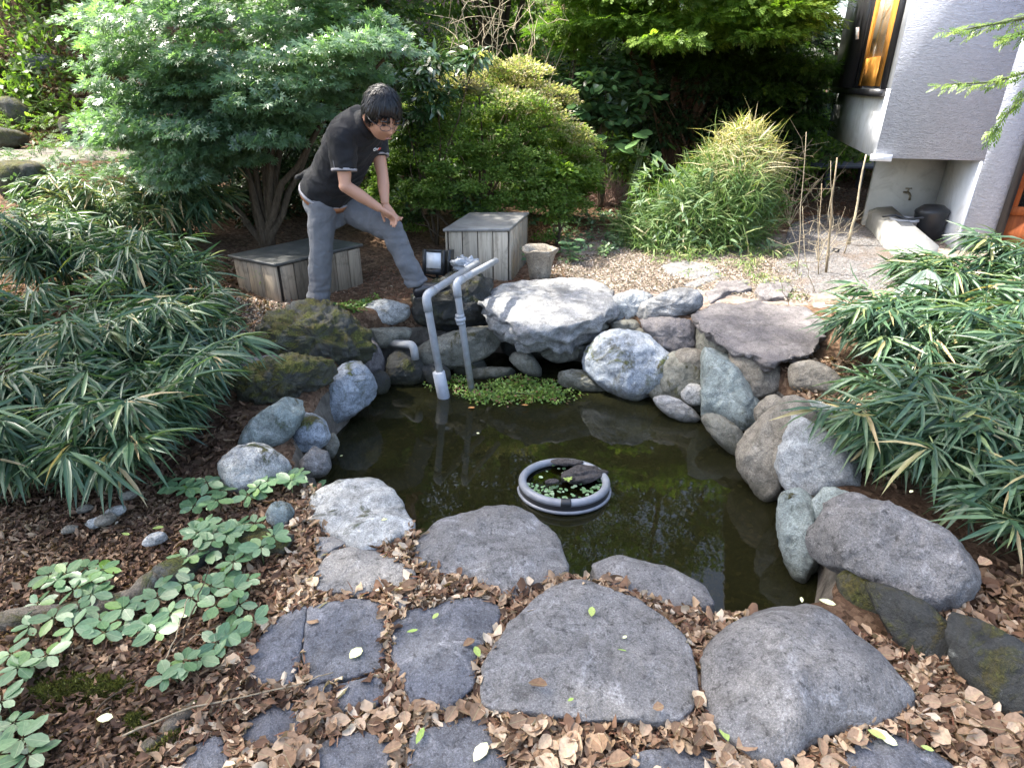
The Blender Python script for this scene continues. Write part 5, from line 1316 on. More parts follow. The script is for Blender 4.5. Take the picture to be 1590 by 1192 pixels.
shrub("azalea_bush", "big clipped dome shaped azalea with a dry yellowish top beside the man", "bush", gb, cl, 230, (.026, .045), RH, 'azalea', stems=16, r0=.02, upb=.7, outc=ac, outk=.8, tint=(.15, .5), tfun=az_t)
# the dark evergreen behind the man's back
db = onground(520, 350); db = np.array([aty(520, 300, 8.2)[0], 8.2, gh(aty(520, 300, 8.2)[0], 8.2)])
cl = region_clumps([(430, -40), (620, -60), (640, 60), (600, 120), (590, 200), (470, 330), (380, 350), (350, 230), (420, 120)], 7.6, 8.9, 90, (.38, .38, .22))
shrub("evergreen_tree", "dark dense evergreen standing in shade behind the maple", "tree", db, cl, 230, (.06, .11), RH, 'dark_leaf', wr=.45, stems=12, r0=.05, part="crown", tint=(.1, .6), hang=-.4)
mdb = np.array([aty(400, 330, 7.2)[0], 7.2, 0]); mdb[2] = gh(mdb[0], mdb[1])  # shrub added so its dark leaves stand for shade behind the stems
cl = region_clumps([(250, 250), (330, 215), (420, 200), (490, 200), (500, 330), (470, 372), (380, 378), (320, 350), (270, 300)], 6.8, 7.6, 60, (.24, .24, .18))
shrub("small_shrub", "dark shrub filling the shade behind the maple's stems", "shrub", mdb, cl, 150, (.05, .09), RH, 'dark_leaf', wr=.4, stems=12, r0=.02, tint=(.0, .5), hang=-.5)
# low leafy undergrowth round the azalea's foot
for lab, poly, y0, y1, n, mat, L, wr in (("leafy shrub with long pointed leaves between the man's head and the azalea", [(600, 130), (660, 90), (740, 90), (720, 130), (650, 250), (610, 230)], 6.3, 6.9, 22, 'camellia', (.07, .13), .35),
                                      ("dark low shrub in the shade under the azalea", [(600, 300), (700, 300), (830, 320), (830, 350), (760, 345), (690, 335), (620, 350)], 6.3, 6.8, 20, 'dark_leaf', (.04, .08), .5),
                                      ("small bright leaved sapling at the foot of the azalea", [(850, 245), (875, 235), (892, 262), (872, 285), (852, 275)], 6.5, 6.7, 7, 'bright', (.05, .08), .8)):
    cl = region_clumps(poly, y0, y1, n, (.13, .13, .08)); c = np.mean([x[0] for x in cl], 0); b = np.array([c[0], c[1], gh(c[0], c[1])])
    shrub("small_shrub", lab, "shrub", b, cl, 60, L, RH if mat != 'camellia' else LANCE, mat, wr=wr, stems=5, r0=.012, tint=(.3, .8))

# ------------------------------------------------------------------ trees and shrubs on the house side
cb = np.array([aty(1050, 240, 9.6)[0], 9.6, 0]); cb[2] = gh(cb[0], cb[1])
top_cl = region_clumps([(870, -70), (1270, -70), (1265, 20), (1220, 60), (1170, 50), (1090, 80), (1030, 80), (980, 55), (900, 40)], 7.7, 9.4, 90, (.40, .40, .10))
mid_cl = region_clumps([(960, 60), (1260, 20), (1275, 130), (1265, 200), (1200, 190), (1160, 150), (1080, 120), (1000, 100)], 9.0, 10.6, 80, (.40, .40, .14))
cyp = thing("cypress_tree", "large cypress with bright feathery tips above a dark interior", "tree", cb)
mk("trunk", *limbs(cb, [c[0] for c in top_cl[::24]] + [c[0] for c in mid_cl[::20]], .04, .95, 7, .10, .012), M['bark_red'], parent=cyp)
mk("trunk_stem", *limbs(cb + (-.1, 0, 0), [aty(1040, -60, 9.6), aty(1085, -80, 9.8), aty(1180, -60, 9.8)], .07, .7, 10, .06, .04), M['bark_red'], parent=cyp)
V, F, tt = jl([clump_leaves(top_cl, 210, (.10, .17), SPRAY, upb=.8, outc=cb + (0, .5, 1.5), outk=.8, tint=(.45, .98), hang=-.3), clump_leaves(mid_cl, 150, (.10, .17), SPRAY, upb=.6, outk=.4, tint=(.1, .55), hang=-.5)])  # inner sprays tinted darker: the interior's shade is in their colour
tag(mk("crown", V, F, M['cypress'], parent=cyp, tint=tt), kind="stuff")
dk2 = np.array([aty(1130, 230, 11.3)[0], 11.3, 0]); dk2[2] = gh(dk2[0], dk2[1])  # filler tree added; its dark leaves paint the shade inside the cypress
cl = region_clumps([(880, 40), (1280, 20), (1290, 160), (1240, 230), (1170, 240), (930, 240), (900, 150)], 10.4, 11.8, 90, (.5, .5, .35))
shrub("evergreen_tree", "added evergreen, leaves coloured dark as shade behind the cypress trunks", "tree", dk2, cl, 260, (.09, .15), RH, 'dark_leaf', wr=.45, stems=12, r0=.08, part="crown", tint=(.0, .45), hang=-.5)
lowb = np.array([aty(1090, 240, 9.1)[0], 9.1, 0]); lowb[2] = gh(lowb[0], lowb[1])  # filler clumps added; dark leaf colour stands for shade under the cypress
cl = region_clumps([(930, 150), (1000, 110), (1200, 120), (1270, 170), (1250, 240), (1180, 230), (1080, 215), (950, 235)], 8.8, 9.4, 46, (.3, .3, .2))
shrub("small_shrub", "added undergrowth, leaves coloured dark as shade below the cypress", "shrub", lowb, cl, 150, (.05, .09), RH, 'dark_leaf', wr=.4, stems=10, r0=.02, bark='bark_red', tint=(.0, .5), hang=-.6)
cam_cl = region_clumps([(885, 130), (915, 95), (960, 88), (1005, 115), (1000, 170), (960, 195), (915, 200), (890, 175)], 7.9, 8.6, 30, (.17, .17, .13))
c = np.mean([x[0] for x in cam_cl], 0)
shrub("camellia_shrub", "glossy broad leaved shrub between the azalea and the cypress", "shrub", (c[0], c[1], gh(c[0], c[1])), cam_cl, 34, (.09, .15), OVAL, 'camellia', wr=.55, stems=9, r0=.02, tint=(.35, .9), hang=-.3)
cl = region_clumps([(830, 40), (900, 0), (920, 60), (910, 110), (870, 95)], 8.4, 9.2, 16, (.25, .25, .12)); c = np.mean([x[0] for x in cl], 0)
shrub("small_shrub", "bright ferny shrub rising behind the azalea's dry top", "shrub", (c[0], c[1], gh(c[0], c[1])), cl, 70, (.10, .16), SPRAY, 'bright', wr=1, stems=7, tint=(.3, .8))
# big leaved plant in front of the cypress
lp_ = onground(985, 268); lp_ = np.array([aty(985, 240, 7.7)[0], 7.7, 0]); lp_[2] = gh(lp_[0], lp_[1])
big = thing("large_leaf_plant", "plant with big pale rounded leaves in front of the dark cypress", "plant", lp_)
UNIT = {}
def unit_leaf(key, tmpl, m):
    if key not in UNIT:
        me = np_mesh(key, tmpl[0], tmpl[1]); me.materials.append(m); UNIT[key] = me
    return UNIT[key]
def leaf_objs(parent, me, P, D, N, L, W, name="leaf"):
    base = np.array(wloc(parent)); out = []
    D = nrm(D); S = nrm(np.cross(N, D)); N2 = np.cross(D, S); L = np.broadcast_to(L, (len(P),)); W = np.broadcast_to(W, (len(P),))
    for i in range(len(P)):
        o = bpy.data.objects.new(name, me); COL.objects.link(o); o.parent = parent
        p = P[i] - base
        o.matrix_basis = Matrix(((D[i, 0] * L[i], S[i, 0] * W[i], N2[i, 0] * L[i], p[0]), (D[i, 1] * L[i], S[i, 1] * W[i], N2[i, 1] * L[i], p[1]), (D[i, 2] * L[i], S[i, 2] * W[i], N2[i, 2] * L[i], p[2]), (0, 0, 0, 1)))
        out.append(o)
    return out
M['big_leaf'] = leaf_obj_mat("large_pale_leaf", [(0, (.06, .13, .045)), (1, (.13, .23, .07))], rough=.35, spec=.6)
hub = aty(985, 222, 7.7)
mk("stem", *join([tube([lp_ + (RNG.normal(0, .03), 0, 0), (lp_ + hub) / 2 + RNG.normal(0, .03, 3), hub + RNG.normal(0, .08, 3) * (1, .5, .3)], [.014, .01, .006], 6) for _ in range(5)]), M['stem_green'], parent=big)
n = 22; a = RNG.uniform(0, 6.28, n); D = np.column_stack([np.cos(a), np.sin(a), RNG.uniform(-.5, .25, n)])
leaf_objs(big, unit_leaf("big_leaf", OVAL, M['big_leaf']), hub + np.column_stack([RNG.normal(0, .16, n), RNG.normal(0, .06, n), RNG.normal(0, .07, n)]), D, np.tile([0, -.3, 1.0], (n, 1)) + RNG.normal(0, .25, (n, 3)), RNG.uniform(.17, .27, n), RNG.uniform(.11, .16, n))

# dead brown shrub: a fan of dry twigs
ds = onground(940, 322)
dsh = thing("dead_shrub", "small dry brown shrub of bare twigs beside the grass mound", "shrub", ds)
tw = []
for _ in range(150):
    d = nrm(np.array([RNG.normal(0, .75), RNG.normal(0, .6), abs(RNG.normal(.6, .3)) + .1])); L = RNG.uniform(.25, .42)
    m = ds + d * L * .5 + RNG.normal(0, .02, 3); e = ds + d * L + RNG.normal(0, .035, 3)
    tw.append(tube([ds + RNG.normal(0, .02, 3), m, e], [.005, .0035, .0015], 4, False))
    for _ in range(2): tw.append(tube([m, m + (e - m) * .6 + RNG.normal(0, .05, 3), e + RNG.normal(0, .07, 3)], [.003, .002, .001], 3, False))
tag(mk("twigs", *join(tw), M['dead_twig'], parent=dsh), kind="stuff")

# the grass mound
gm = onground(1090, 392); gm = np.array([aty(1092, 330, 6.95)[0], 6.95, 0.0]); gm[2] = gh(gm[0], gm[1])
mound = thing("grass_mound", "tall mound of tangled grass with a straw coloured top", "grass", gm)
n = 15000
th = RNG.uniform(0, 2 * np.pi, n); zz = RNG.random(n) ** .8
rad = np.sqrt(np.clip(1 - zz ** 1.7, 0, 1)) * RNG.uniform(.7, 1.0, n)
lump = 1 + .28 * pn(np.column_stack([np.cos(th) * 1.8, np.sin(th) * 1.8, zz * 2.2]), 14)
P = gm + np.column_stack([rad * lump * np.cos(th) * np.where(np.cos(th) < 0, 1.0, .72), rad * lump * np.sin(th) * .72, zz * (.50 + .58 * ss(-.75, .25, rad * np.cos(th))) * (.88 + .14 * lump)])
P[:, 0] += .22 * zz
P += RNG.normal(0, .045, (n, 3))
O = nrm(np.column_stack([np.cos(th) * rad, np.sin(th) * rad, .25 + .6 * zz]))
D = nrm(O * .55 + rdir(n) * 1.0 + np.array([0, 0, .0]))
k = ss(.50, .85, zz * (.5 + .5 * ss(-.75, .25, rad * np.cos(th))) + .25 * pn(P * 2.4, 6) + .10 * np.cos(th))
tt = np.clip(RNG.normal(.28, .16, n) * (1 - k) + k * RNG.uniform(.5, 1.0, n) + .3 * (RNG.random(n) < .12), 0, 1)
L = RNG.uniform(.10, .24, n) * np.where(RNG.random(n) < .06, 1.9, 1)
tag(mk("foliage", *leaves(P, D, nrm(O + rdir(n) * .6), L, RNG.uniform(.006, .016, n), BLADE, tt)[:2], M['grass'], parent=mound, tint=np.repeat(tt, len(BLADE[0]))), kind="stuff")
n = 260; th = RNG.uniform(2.2, 5.4, n); zz = RNG.uniform(.05, .75, n); rad = np.sqrt(1 - zz ** 1.7)
P = gm + np.column_stack([rad * np.cos(th) * .88, rad * np.sin(th) * .72, zz * 1.02]); O = np.column_stack([np.cos(th), np.sin(th), zz])
D = nrm(O + rdir(n) * .8)
tag(mk("broad_leaves", *leaves(P, D, nrm(O + np.array([0, 0, 1.2]) + rdir(n) * .3), RNG.uniform(.09, .17, n), RNG.uniform(.022, .04, n), LANCE, RNG.uniform(.2, .9, n))[:2], M['herb'], parent=mound, tint=np.repeat(RNG.uniform(.3, 1, n), len(LANCE[0]))), kind="stuff")

# dry stalks by the gravel, each a stem of its own
SG = "dry upright stalks beside the gravel"
for i, (x0, y0_, x1, y1_, r, lab) in enumerate([(1238, 430, 1252, 205, .006, "thin dry stalk between the grass mound and the gravel"), (1282, 425, 1300, 245, .016, "thick dry stalk in front of the dark deck"), (1318, 380, 1345, 240, .020, "broken thick brown stalk at the house corner"), (1270, 430, 1276, 285, .007, "thin straight dry stalk on the gravel"), (1288, 400, 1290, 250, .006, "pale dry stalk beside the thick one"), (1180, 330, 1262, 215, .010, "long slanting dry stem leaning out of the grass mound"), (1250, 410, 1246, 320, .005, "short dry stalk at the gravel's edge"), (1310, 395, 1330, 330, .008, "bent dry stalk by the concrete kerb"), (1265, 455, 1250, 400, .005, "short pale grass stalk on the dry ground"), (1225, 470, 1205, 415, .004, "fine pale stalk leaning over the flat rocks")]):
    p = onground(x0, y0_); e = aty(x1, y1_, p[1] + RNG.uniform(-.1, .15))
    u = np.linspace(0, 1, 7)[:, None]; path = p + (e - p) * u + RNG.normal(0, .006, (7, 3)) * np.sin(u * 3.1)
    tag(mk("dry_stalk", *tube(path, np.linspace(r * .75, r * .35, 7), 6), M['dry_stalk' if i % 2 else 'twig_pale']), lab, "stalk", SG)
# tangle of pale dead branches: mound side and over the azalea
def tangle(name, label, poly, y0, y1, n, L, mat, r=.004, up=0.2):
    cl = region_clumps(poly, y0, y1, n, (.1, .1, .1)); tw = []
    base = np.mean([c[0] for c in cl], 0); root = thing(name, label, "branches", (base[0], base[1], gh(base[0], base[1])))
    g = np.array(wloc(root))
    for c, _ in cl:
        d = nrm(RNG.normal(size=3) + np.array([0, 0, up])); m = c + d * L * .5 + RNG.normal(0, .08 * L, 3); e = c + d * L + RNG.normal(0, .16 * L, 3)
        tw.append(tube([c, (c + m) / 2 + RNG.normal(0, .05 * L, 3), m, e], [r, r * .8, r * .65, r * .3], 4, False))
        e2 = m + nrm(RNG.normal(size=3)) * L * .35; tw.append(tube([m, (m + e2) / 2 + RNG.normal(0, .04 * L, 3), e2], [r * .6, r * .4, r * .2], 3, False))
    for i in range(0, n, 4): tw.append(tube([g, (g + cl[i][0]) / 2 + RNG.normal(0, .06, 3), cl[i][0]], [r * 1.6, r * 1.3, r], 4, False))
    tag(mk("branches", *join(tw), M[mat], parent=root), kind="stuff")
tangle("dead_branches", "tangle of pale dead branches above the azalea", [(660, 60), (720, 0), (860, -10), (900, 40), (780, 90), (700, 110)], 8.0, 8.9, 46, .6, 'twig_pale', .0045)
tangle("dead_branches", "tangle of dry stems between the grass mound and the house", [(1200, 330), (1200, 250), (1255, 225), (1290, 300), (1270, 340)], 7.2, 7.8, 40, .38, 'dry_stalk', .004)
tangle("dead_branches", "sparse dry grass stems on the pale ground by the gravel", [(1215, 440), (1240, 360), (1310, 345), (1320, 420), (1270, 450)], 5.6, 6.6, 34, .3, 'twig_pale', .002, .9)

# ------------------------------------------------------------------ woodland behind
def wood_tree(label, x, y, h, rx, mat, n, per, L, z0=.6, tint=(.2, .7), bark='bark'):
    g = gh(x, y); cl = []
    for _ in range(n):
        d = rdir(1)[0]; q = d * RNG.random() ** .33
        zc = z0 + (h - z0) * (.5 + .5 * q[2]); w = rx * (.55 + .45 * math.sin(math.pi * (zc - z0) / (h - z0)))
        cl.append((np.array([x + q[0] * w, y + q[1] * w, g + zc]), np.array((.6, .6, .28)) * RNG.uniform(.7, 1.4)))
    root = thing("woodland_tree", label, "tree", (x, y, g), "trees on the slope behind the garden")
    mk("trunk", *join([limbs(np.array([x, y, g - .1]), [c[0] for c in cl[::max(1, n // 14)]], .07, .6, 6, .15, .012), tube([(x, y, g - .1), (x + .1, y, g + h * .5), (x, y + .1, g + h * .92)], [.15, .11, .03], 8)]), M[bark], parent=root)
    V, F, tt = clump_leaves(cl, per, L, RH, wr=.5, upb=.6, outc=np.array([x, y + .8, g + h * .4]), outk=.8, tint=tint, hang=-.35)
    tag(mk("crown", V, F, M[mat], parent=root, tint=tt), kind="stuff")
for a in (("bright leafy tree on the bank at the picture's upper corner", -7.2, 11.2, 6.5, 1.9, 'bright', 70, 190, (.07, .12), .9, (.2, .8)),
          ("tall tree on the slope above the path", -5.0, 12.8, 8.5, 2.2, 'forest', 80, 200, (.09, .15), 1.6),
          ("tall dark tree behind the maple's crown", -2.6, 12.0, 9.0, 2.0, 'forest', 90, 210, (.09, .15), .5, (.0, .5)),
          ("tall tree behind the azalea", -.3, 13.2, 9.5, 2.2, 'forest', 100, 210, (.09, .15), .2, (.25, .85)),
          ("bright tree behind the dead branches", 1.6, 12.6, 8.5, 1.9, 'bright', 90, 210, (.08, .13), .2, (.2, .75)),
          ("tall dark tree behind the cypress", 3.8, 13.6, 9.5, 2.2, 'forest', 100, 210, (.09, .15), .3, (.0, .5)),
          ("bright green tree showing between the cypress and the house", 6.6, 13.6, 9.0, 2.3, 'bright', 110, 220, (.08, .13), .1, (.25, .9)),
          ("green tree behind the house corner", 10.5, 15.0, 9.0, 2.6, 'forest', 90, 210, (.1, .16), .2, (.3, .8)),
          ("tall tree far up the slope beyond the path", -9.8, 14.0, 9.0, 2.6, 'forest', 90, 210, (.1, .16), .4, (.3, .8))):
    wood_tree(*a)
# undergrowth on the slope: too many small plants to count
n = 110000
X = RNG.uniform(-11, 9, n); Yy = RNG.uniform(8.6, 17, n); keep = ~((X < -2.5) & (Yy < 9.4)) & ~((X > 4.3) & (Yy < 10)) & (pn(np.column_stack([X * .8, Yy * .8, X * 0]), 4) > -.6 + .5 * ((X < -3) & (Yy < 11))); X, Yy = X[keep], Yy[keep]; n = len(X)
hgt = np.clip(.45 + .05 * (Yy - 8) + .5 * pn(np.column_stack([X * 1.1, Yy * 1.1, X * 0]), 8), .05, 1.2) * RNG.random(n) ** .6
P = np.column_stack([X, Yy, ground_h(X, Yy) + hgt]); D = nrm(rdir(n) + np.array([0, -.3, .1]))
tag(mk("undergrowth", *leaves(P, D, nrm(rdir(n) * .5 + np.array([0, -.25, .9])), RNG.uniform(.07, .17, n), RNG.uniform(.03, .07, n), RH, 0)[:2], M['forest'], tint=np.repeat(np.clip(RNG.normal(.5, .22, n) + .3 * pn(P * .9, 2), 0, 1), 4)), "leafy undergrowth covering the slope behind the garden", "undergrowth", kind="stuff")
# herbs on the dry ground
def herb_patch(label, poly, n, L, mat='herb', h=.10, tint=(.2, .9), tm=RH, wr=.6):
    cl = []
    poly = np.array(poly, float); lo, hi = poly.min(0), poly.max(0)
    while len(cl) < n:
        p = RNG.uniform(lo, hi)
        if in_poly(np.array([p[0]]), np.array([p[1]]), poly)[0]:
            g = onground(*p); cl.append((g + (0, 0, RNG.uniform(.01, h)), (.06, .06, .03)))
    V, F, tt = clump_leaves(cl, 14, L, tm, wr=wr, tint=tint, upb=.9)
    return tag(mk("ground_plants", V, F, M[mat], tint=tt), label, "plants", kind="stuff")
herb_patch("small herbs at the foot of the azalea beside the urn", [(855, 370), (880, 340), (960, 335), (985, 365), (940, 405), (880, 410)], 110, (.03, .06))
herb_patch("low grass and weeds round the foot of the grass mound", [(970, 380), (1010, 350), (1200, 370), (1230, 405), (1150, 420), (1020, 405)], 120, (.05, .11), 'grass', .10, (.1, .7), BLADE, .12)
herb_patch("weeds along the flat rocks behind the pond", [(1040, 430), (1120, 415), (1250, 420), (1240, 470), (1130, 432)], 26, (.03, .06), 'grass', .05, (.1, .7), BLADE, .2)
herb_patch("bright moss and weeds below the standing man", [(500, 480), (560, 470), (590, 462), (560, 485), (520, 492)], 30, (.02, .04), 'aquatic', .02, (.1, .6))
herb_patch("ferns and creepers on the bank under the path", [(0, 260), (120, 245), (250, 240), (330, 260), (250, 300), (120, 320), (20, 330)], 150, (.06, .12), 'herb', .25, (.0, .7), SPRAY, .8)
herb_patch("pale ground plants between the bamboo and the path", [(0, 330), (150, 320), (300, 290), (340, 330), (200, 420), (60, 440), (0, 420)], 150, (.04, .08), 'herb', .12)
herb_patch("ferns on the bank behind the path", [(-40, 150), (120, 110), (170, 200), (120, 235), (0, 225)], 120, (.08, .16), 'forest', .2, (.3, .9), SPRAY, .8)

# ------------------------------------------------------------------ unseen trees added to shade the near bank, crowns set towards the sun
def added_shade_tree(label, base, gx0, gx1, gy0, gy1, n, zr):
    base = np.array([base[0], base[1], gh(*base)]); cl = []
    for _ in range(n):
        g = np.array([RNG.uniform(gx0, gx1), RNG.uniform(gy0, gy1), 0]); z = RNG.uniform(*zr)
        cl.append((g + np.array(to_sun) * z / to_sun.z, np.array((.62, .62, .25)) * RNG.uniform(.7, 1.3)))
    c = np.mean([k[0] for k in cl], 0)
    root = thing("added_shade_tree", label, "tree", base)
    top = base + (c - base) * np.array([.6, .6, .75])
    mk("trunk", *join([tube([base - (0, 0, .1), base + (top - base) * .5 + RNG.normal(0, .1, 3), top], [.17, .13, .09], 10), limbs(top, [k[0] for k in cl[::5]], .06, .5, 6, .2, .012)]), M['bark'], parent=root)
    V, F, tt = clump_leaves(cl, 170, (.10, .17), RH, wr=.55, upb=.8, tint=(.2, .8))
    tag(mk("crown", V, F, M['forest'], parent=root, tint=tt), kind="stuff")
added_shade_tree("added unseen tree beyond the frame shading the paving stones", (-5.6, 1.2), -2.6, 2.6, .4, 2.6, 62, (6.2, 8.6))
added_shade_tree("added unseen tree beyond the frame shading the bamboo thicket", (-6.8, 4.6), -3.8, 1.6, 2.6, 4.4, 44, (5.6, 8.0))
# low plants on the open bank beside the thicket
n = 26000
X = RNG.uniform(-11, -2.5, n); Yy = RNG.uniform(.5, 9.2, n); keep = (X < -(.84 * Yy + .5)) & (pn(np.column_stack([X * .9, Yy * .9, X * 0]), 14) > -.25); X, Yy = X[keep], Yy[keep]; n = len(X)
P = np.column_stack([X, Yy, ground_h(X, Yy) + np.clip(.22 + .3 * pn(np.column_stack([X, Yy, X * 0]), 18), .03, .6) * RNG.random(n) ** .6])
tag(mk("undergrowth", *leaves(P, nrm(rdir(n) + np.array([.1, -.2, .1])), nrm(rdir(n) * .5 + np.array([0, -.2, .9])), RNG.uniform(.06, .14, n), RNG.uniform(.02, .05, n), RH, 0)[:2], M['forest'], tint=np.repeat(np.clip(RNG.normal(.45, .22, n), 0, 1), 4)), "low leafy plants on the bank beside the bamboo thicket", "undergrowth", kind="stuff")

# ------------------------------------------------------------------ bamboo clumps
def bamboo(label, base, nst, h, spread, seed, lean=(0, 0), L=(.14, .24), n_obj=45, group=None, tint=(.15, .75), fall=1.0):
    rg = np.random.default_rng(seed); base = np.array(base, float)
    root = thing("bamboo_plant", label, "bamboo", base, group)
    stems, P, D, N = [], [], [], []
    for s in range(nst):
        a = rg.uniform(0, 2 * np.pi); hh = h * rg.uniform(.55, 1.1); out = np.array([math.cos(a), math.sin(a), 0]) * spread * rg.uniform(.25, 1.0) + np.array([lean[0], lean[1], 0]) * rg.uniform(.3, 1.2)
        b = base + np.array([rg.normal(0, .07), rg.normal(0, .07), 0]); b[2] = gh(b[0], b[1]) - .02
        tt = np.linspace(0, 1, 9)[:, None]
        path = b + out * tt ** 1.7 + np.array([0, 0, 1]) * hh * (tt * 1.25 - .38 * fall * tt ** 2.4)
        stems.append(tube(path, np.linspace(.0055, .002, 9), 5, False))
        for q in (.42, .55, .66, .76, .86, .94, 1.0):
            if rg.random() < .15: continue
            i = min(int(q * 8), 7); pt = path[i] + (path[i + 1] - path[i]) * (q * 8 - i); tg = nrm(path[i + 1] - path[i])
            oa = rg.uniform(0, 2 * np.pi); od = nrm(nrm(out + 1e-6) * .8 + np.array([math.cos(oa), math.sin(oa), 0]) * .9)
            k = rg.integers(8, 14); sd = nrm(np.cross(od, [0, 0, 1]))
            for j in range(k):
                f = (j / (k - 1) - .5) * 2
                d = nrm(od * (1 - .35 * abs(f)) + sd * f * .95 + np.array([0, 0, rg.uniform(-.7, .35)]) + tg * .2 + rg.normal(0, .22, 3))
                P.append(pt + d * .02 + rg.normal(0, .012, 3)); D.append(d); N.append(nrm(np.array([0, 0, 1.0]) + rg.normal(0, .4, 3)))
    P, D, N = map(np.array, (P, D, N)); n = len(P)
    Ls = rg.uniform(L[0], L[1], n) * np.where(rg.random(n) < .4, rg.uniform(.45, .8, n), 1); Ws = Ls * rg.uniform(.085, .125, n)
    mk("stem", *join(stems), M['stem_green'], parent=root)
    dist = np.linalg.norm(P - CAMP, axis=1) - P[:, 2] * .6 + rg.normal(0, .15, n)
    order = np.argsort(dist); sel = order[:n_obj]; rest = order[n_obj:]
    tn = np.clip(rg.normal(tint[0] + (tint[1] - tint[0]) * rg.random(n), .1), 0, 1); tn[rg.random(n) < .035] = rg.uniform(.9, 1.0)
    V, F, tt = leaves(P[rest], D[rest], N[rest], Ls[rest], Ws[rest], LANCE, tn[rest])
    tag(mk("foliage", V, F, M['bamboo'], parent=root, tint=tt), kind="stuff")
    leaf_objs(root, unit_leaf("bamboo_leaf", LANCE2, M['bamboo_obj']), P[sel], D[sel], N[sel], Ls[sel] * 1.05, Ws[sel])
    return root
GL = "bamboo clumps along the mossy side"
for a in (("dark bamboo clump at the picture's edge with pale drooping leaves", onground(35, 760), 22, .62, .42, 1, (.05, -.05)),
          ("bamboo clump with long arching leaves in front of the white boulder", onground(180, 735), 28, .60, .42, 2, (.10, -.10)),
          ("bamboo clump spreading over the greenish slanting rock", onground(255, 660), 24, .50, .36, 3, (.06, -.02)),
          ("bamboo clump with a few pale green shoots in the middle of the thicket", onground(150, 610), 24, .62, .45, 4, (.05, -.05)),
          ("bamboo clump beside the mossy rock below the man", onground(270, 570), 24, .56, .38, 5, (.06, -.05)),
          ("bamboo clump at the edge behind the dark clump", onground(20, 560), 20, .55, .40, 6, (.05, 0)),
          ("feathery bamboo clump in front of the low wooden box", onground(240, 475), 26, .62, .40, 7, (.08, -.05)),
          ("bamboo clump with silvery leaves at the upper end of the thicket", onground(110, 455), 24, .70, .42, 8, (.0, -.05)),
          ("tall arching bamboo clump under the maple", onground(285, 375), 30, .85, .50, 9, (.15, -.05), (.16, .30), 45, None, (.35, .9)),
          ("pale bamboo clump below the earth path", onground(165, 380), 26, .70, .45, 10, (.05, -.05), (.12, .22), 45, None, (.5, .95))):
    tag(bamboo(*a), group=GL)
GR = "bamboo clumps on the house side"
for a in (("bamboo clump hanging over the light grey angular rock", onground(1400, 720), 30, .58, .42, 21, (-.18, -.12)),
          ("bamboo clump behind the big rounded boulder", onground(1530, 800), 26, .62, .44, 22, (-.12, -.08)),
          ("bamboo clump trailing over the flat ledge rock", onground(1400, 560), 32, .52, .44, 23, (-.26, -.05)),
          ("dense bamboo clump between the house and the pond", onground(1500, 570), 26, .58, .42, 24, (-.10, -.08)),
          ("bamboo clump at the edge with a dry curled leaf", onground(1590, 640), 24, .62, .42, 25, (-.08, -.08)),
          ("bamboo clump in front of the house door", onground(1570, 480), 24, .55, .42, 26, (-.08, -.05)),
          ("bamboo clump beside the concrete kerb", onground(1470, 470), 20, .40, .36, 27, (-.12, -.02)),
          ("bamboo clump at the lower edge above the wet rocks", onground(1640, 860), 22, .55, .38, 28, (-.12, -.05))):
    bamboo(*a, group=GR)

# fan palm against the house
M['palm_leaf'] = leaf_obj_mat("silvery_palm_leaf", [(0, (.16, .21, .17)), (1, (.26, .31, .27))], rough=.3, spec=.8)
fp = onground(1500, 470)
palm = thing("fan_palm", "small fan palm with drooping silvery leaves against the house pier", "palm", fp)
hubs = [aty(1500, 415, fp[1] - .1), aty(1440, 418, fp[1] - .2), aty(1560, 400, fp[1])]
for hcen in hubs: mk("stem", *tube([fp, (fp + hcen) / 2 + (0, 0, .06), hcen], [.012, .009, .006], 6), M['stem_green'], parent=palm)
PP, DD, NN = [], [], []
for hi_, hcen in enumerate(hubs):
    for j in range(13):
        f = (j / 12 - .5) * 2.6; d = np.array([math.sin(f - .5 + .4 * hi_), -math.cos(f) * .7, -.15 - .3 * abs(f) / 1.3]); PP.append(hcen); DD.append(d); NN.append(np.array([.1 * f, -.4, 1]))
leaf_objs(palm, unit_leaf("palm_leaf", LANCE2, M['palm_leaf']), np.array(PP), np.array(DD), np.array(NN), RNG.uniform(.26, .36, len(PP)), RNG.uniform(.025, .038, len(PP)))
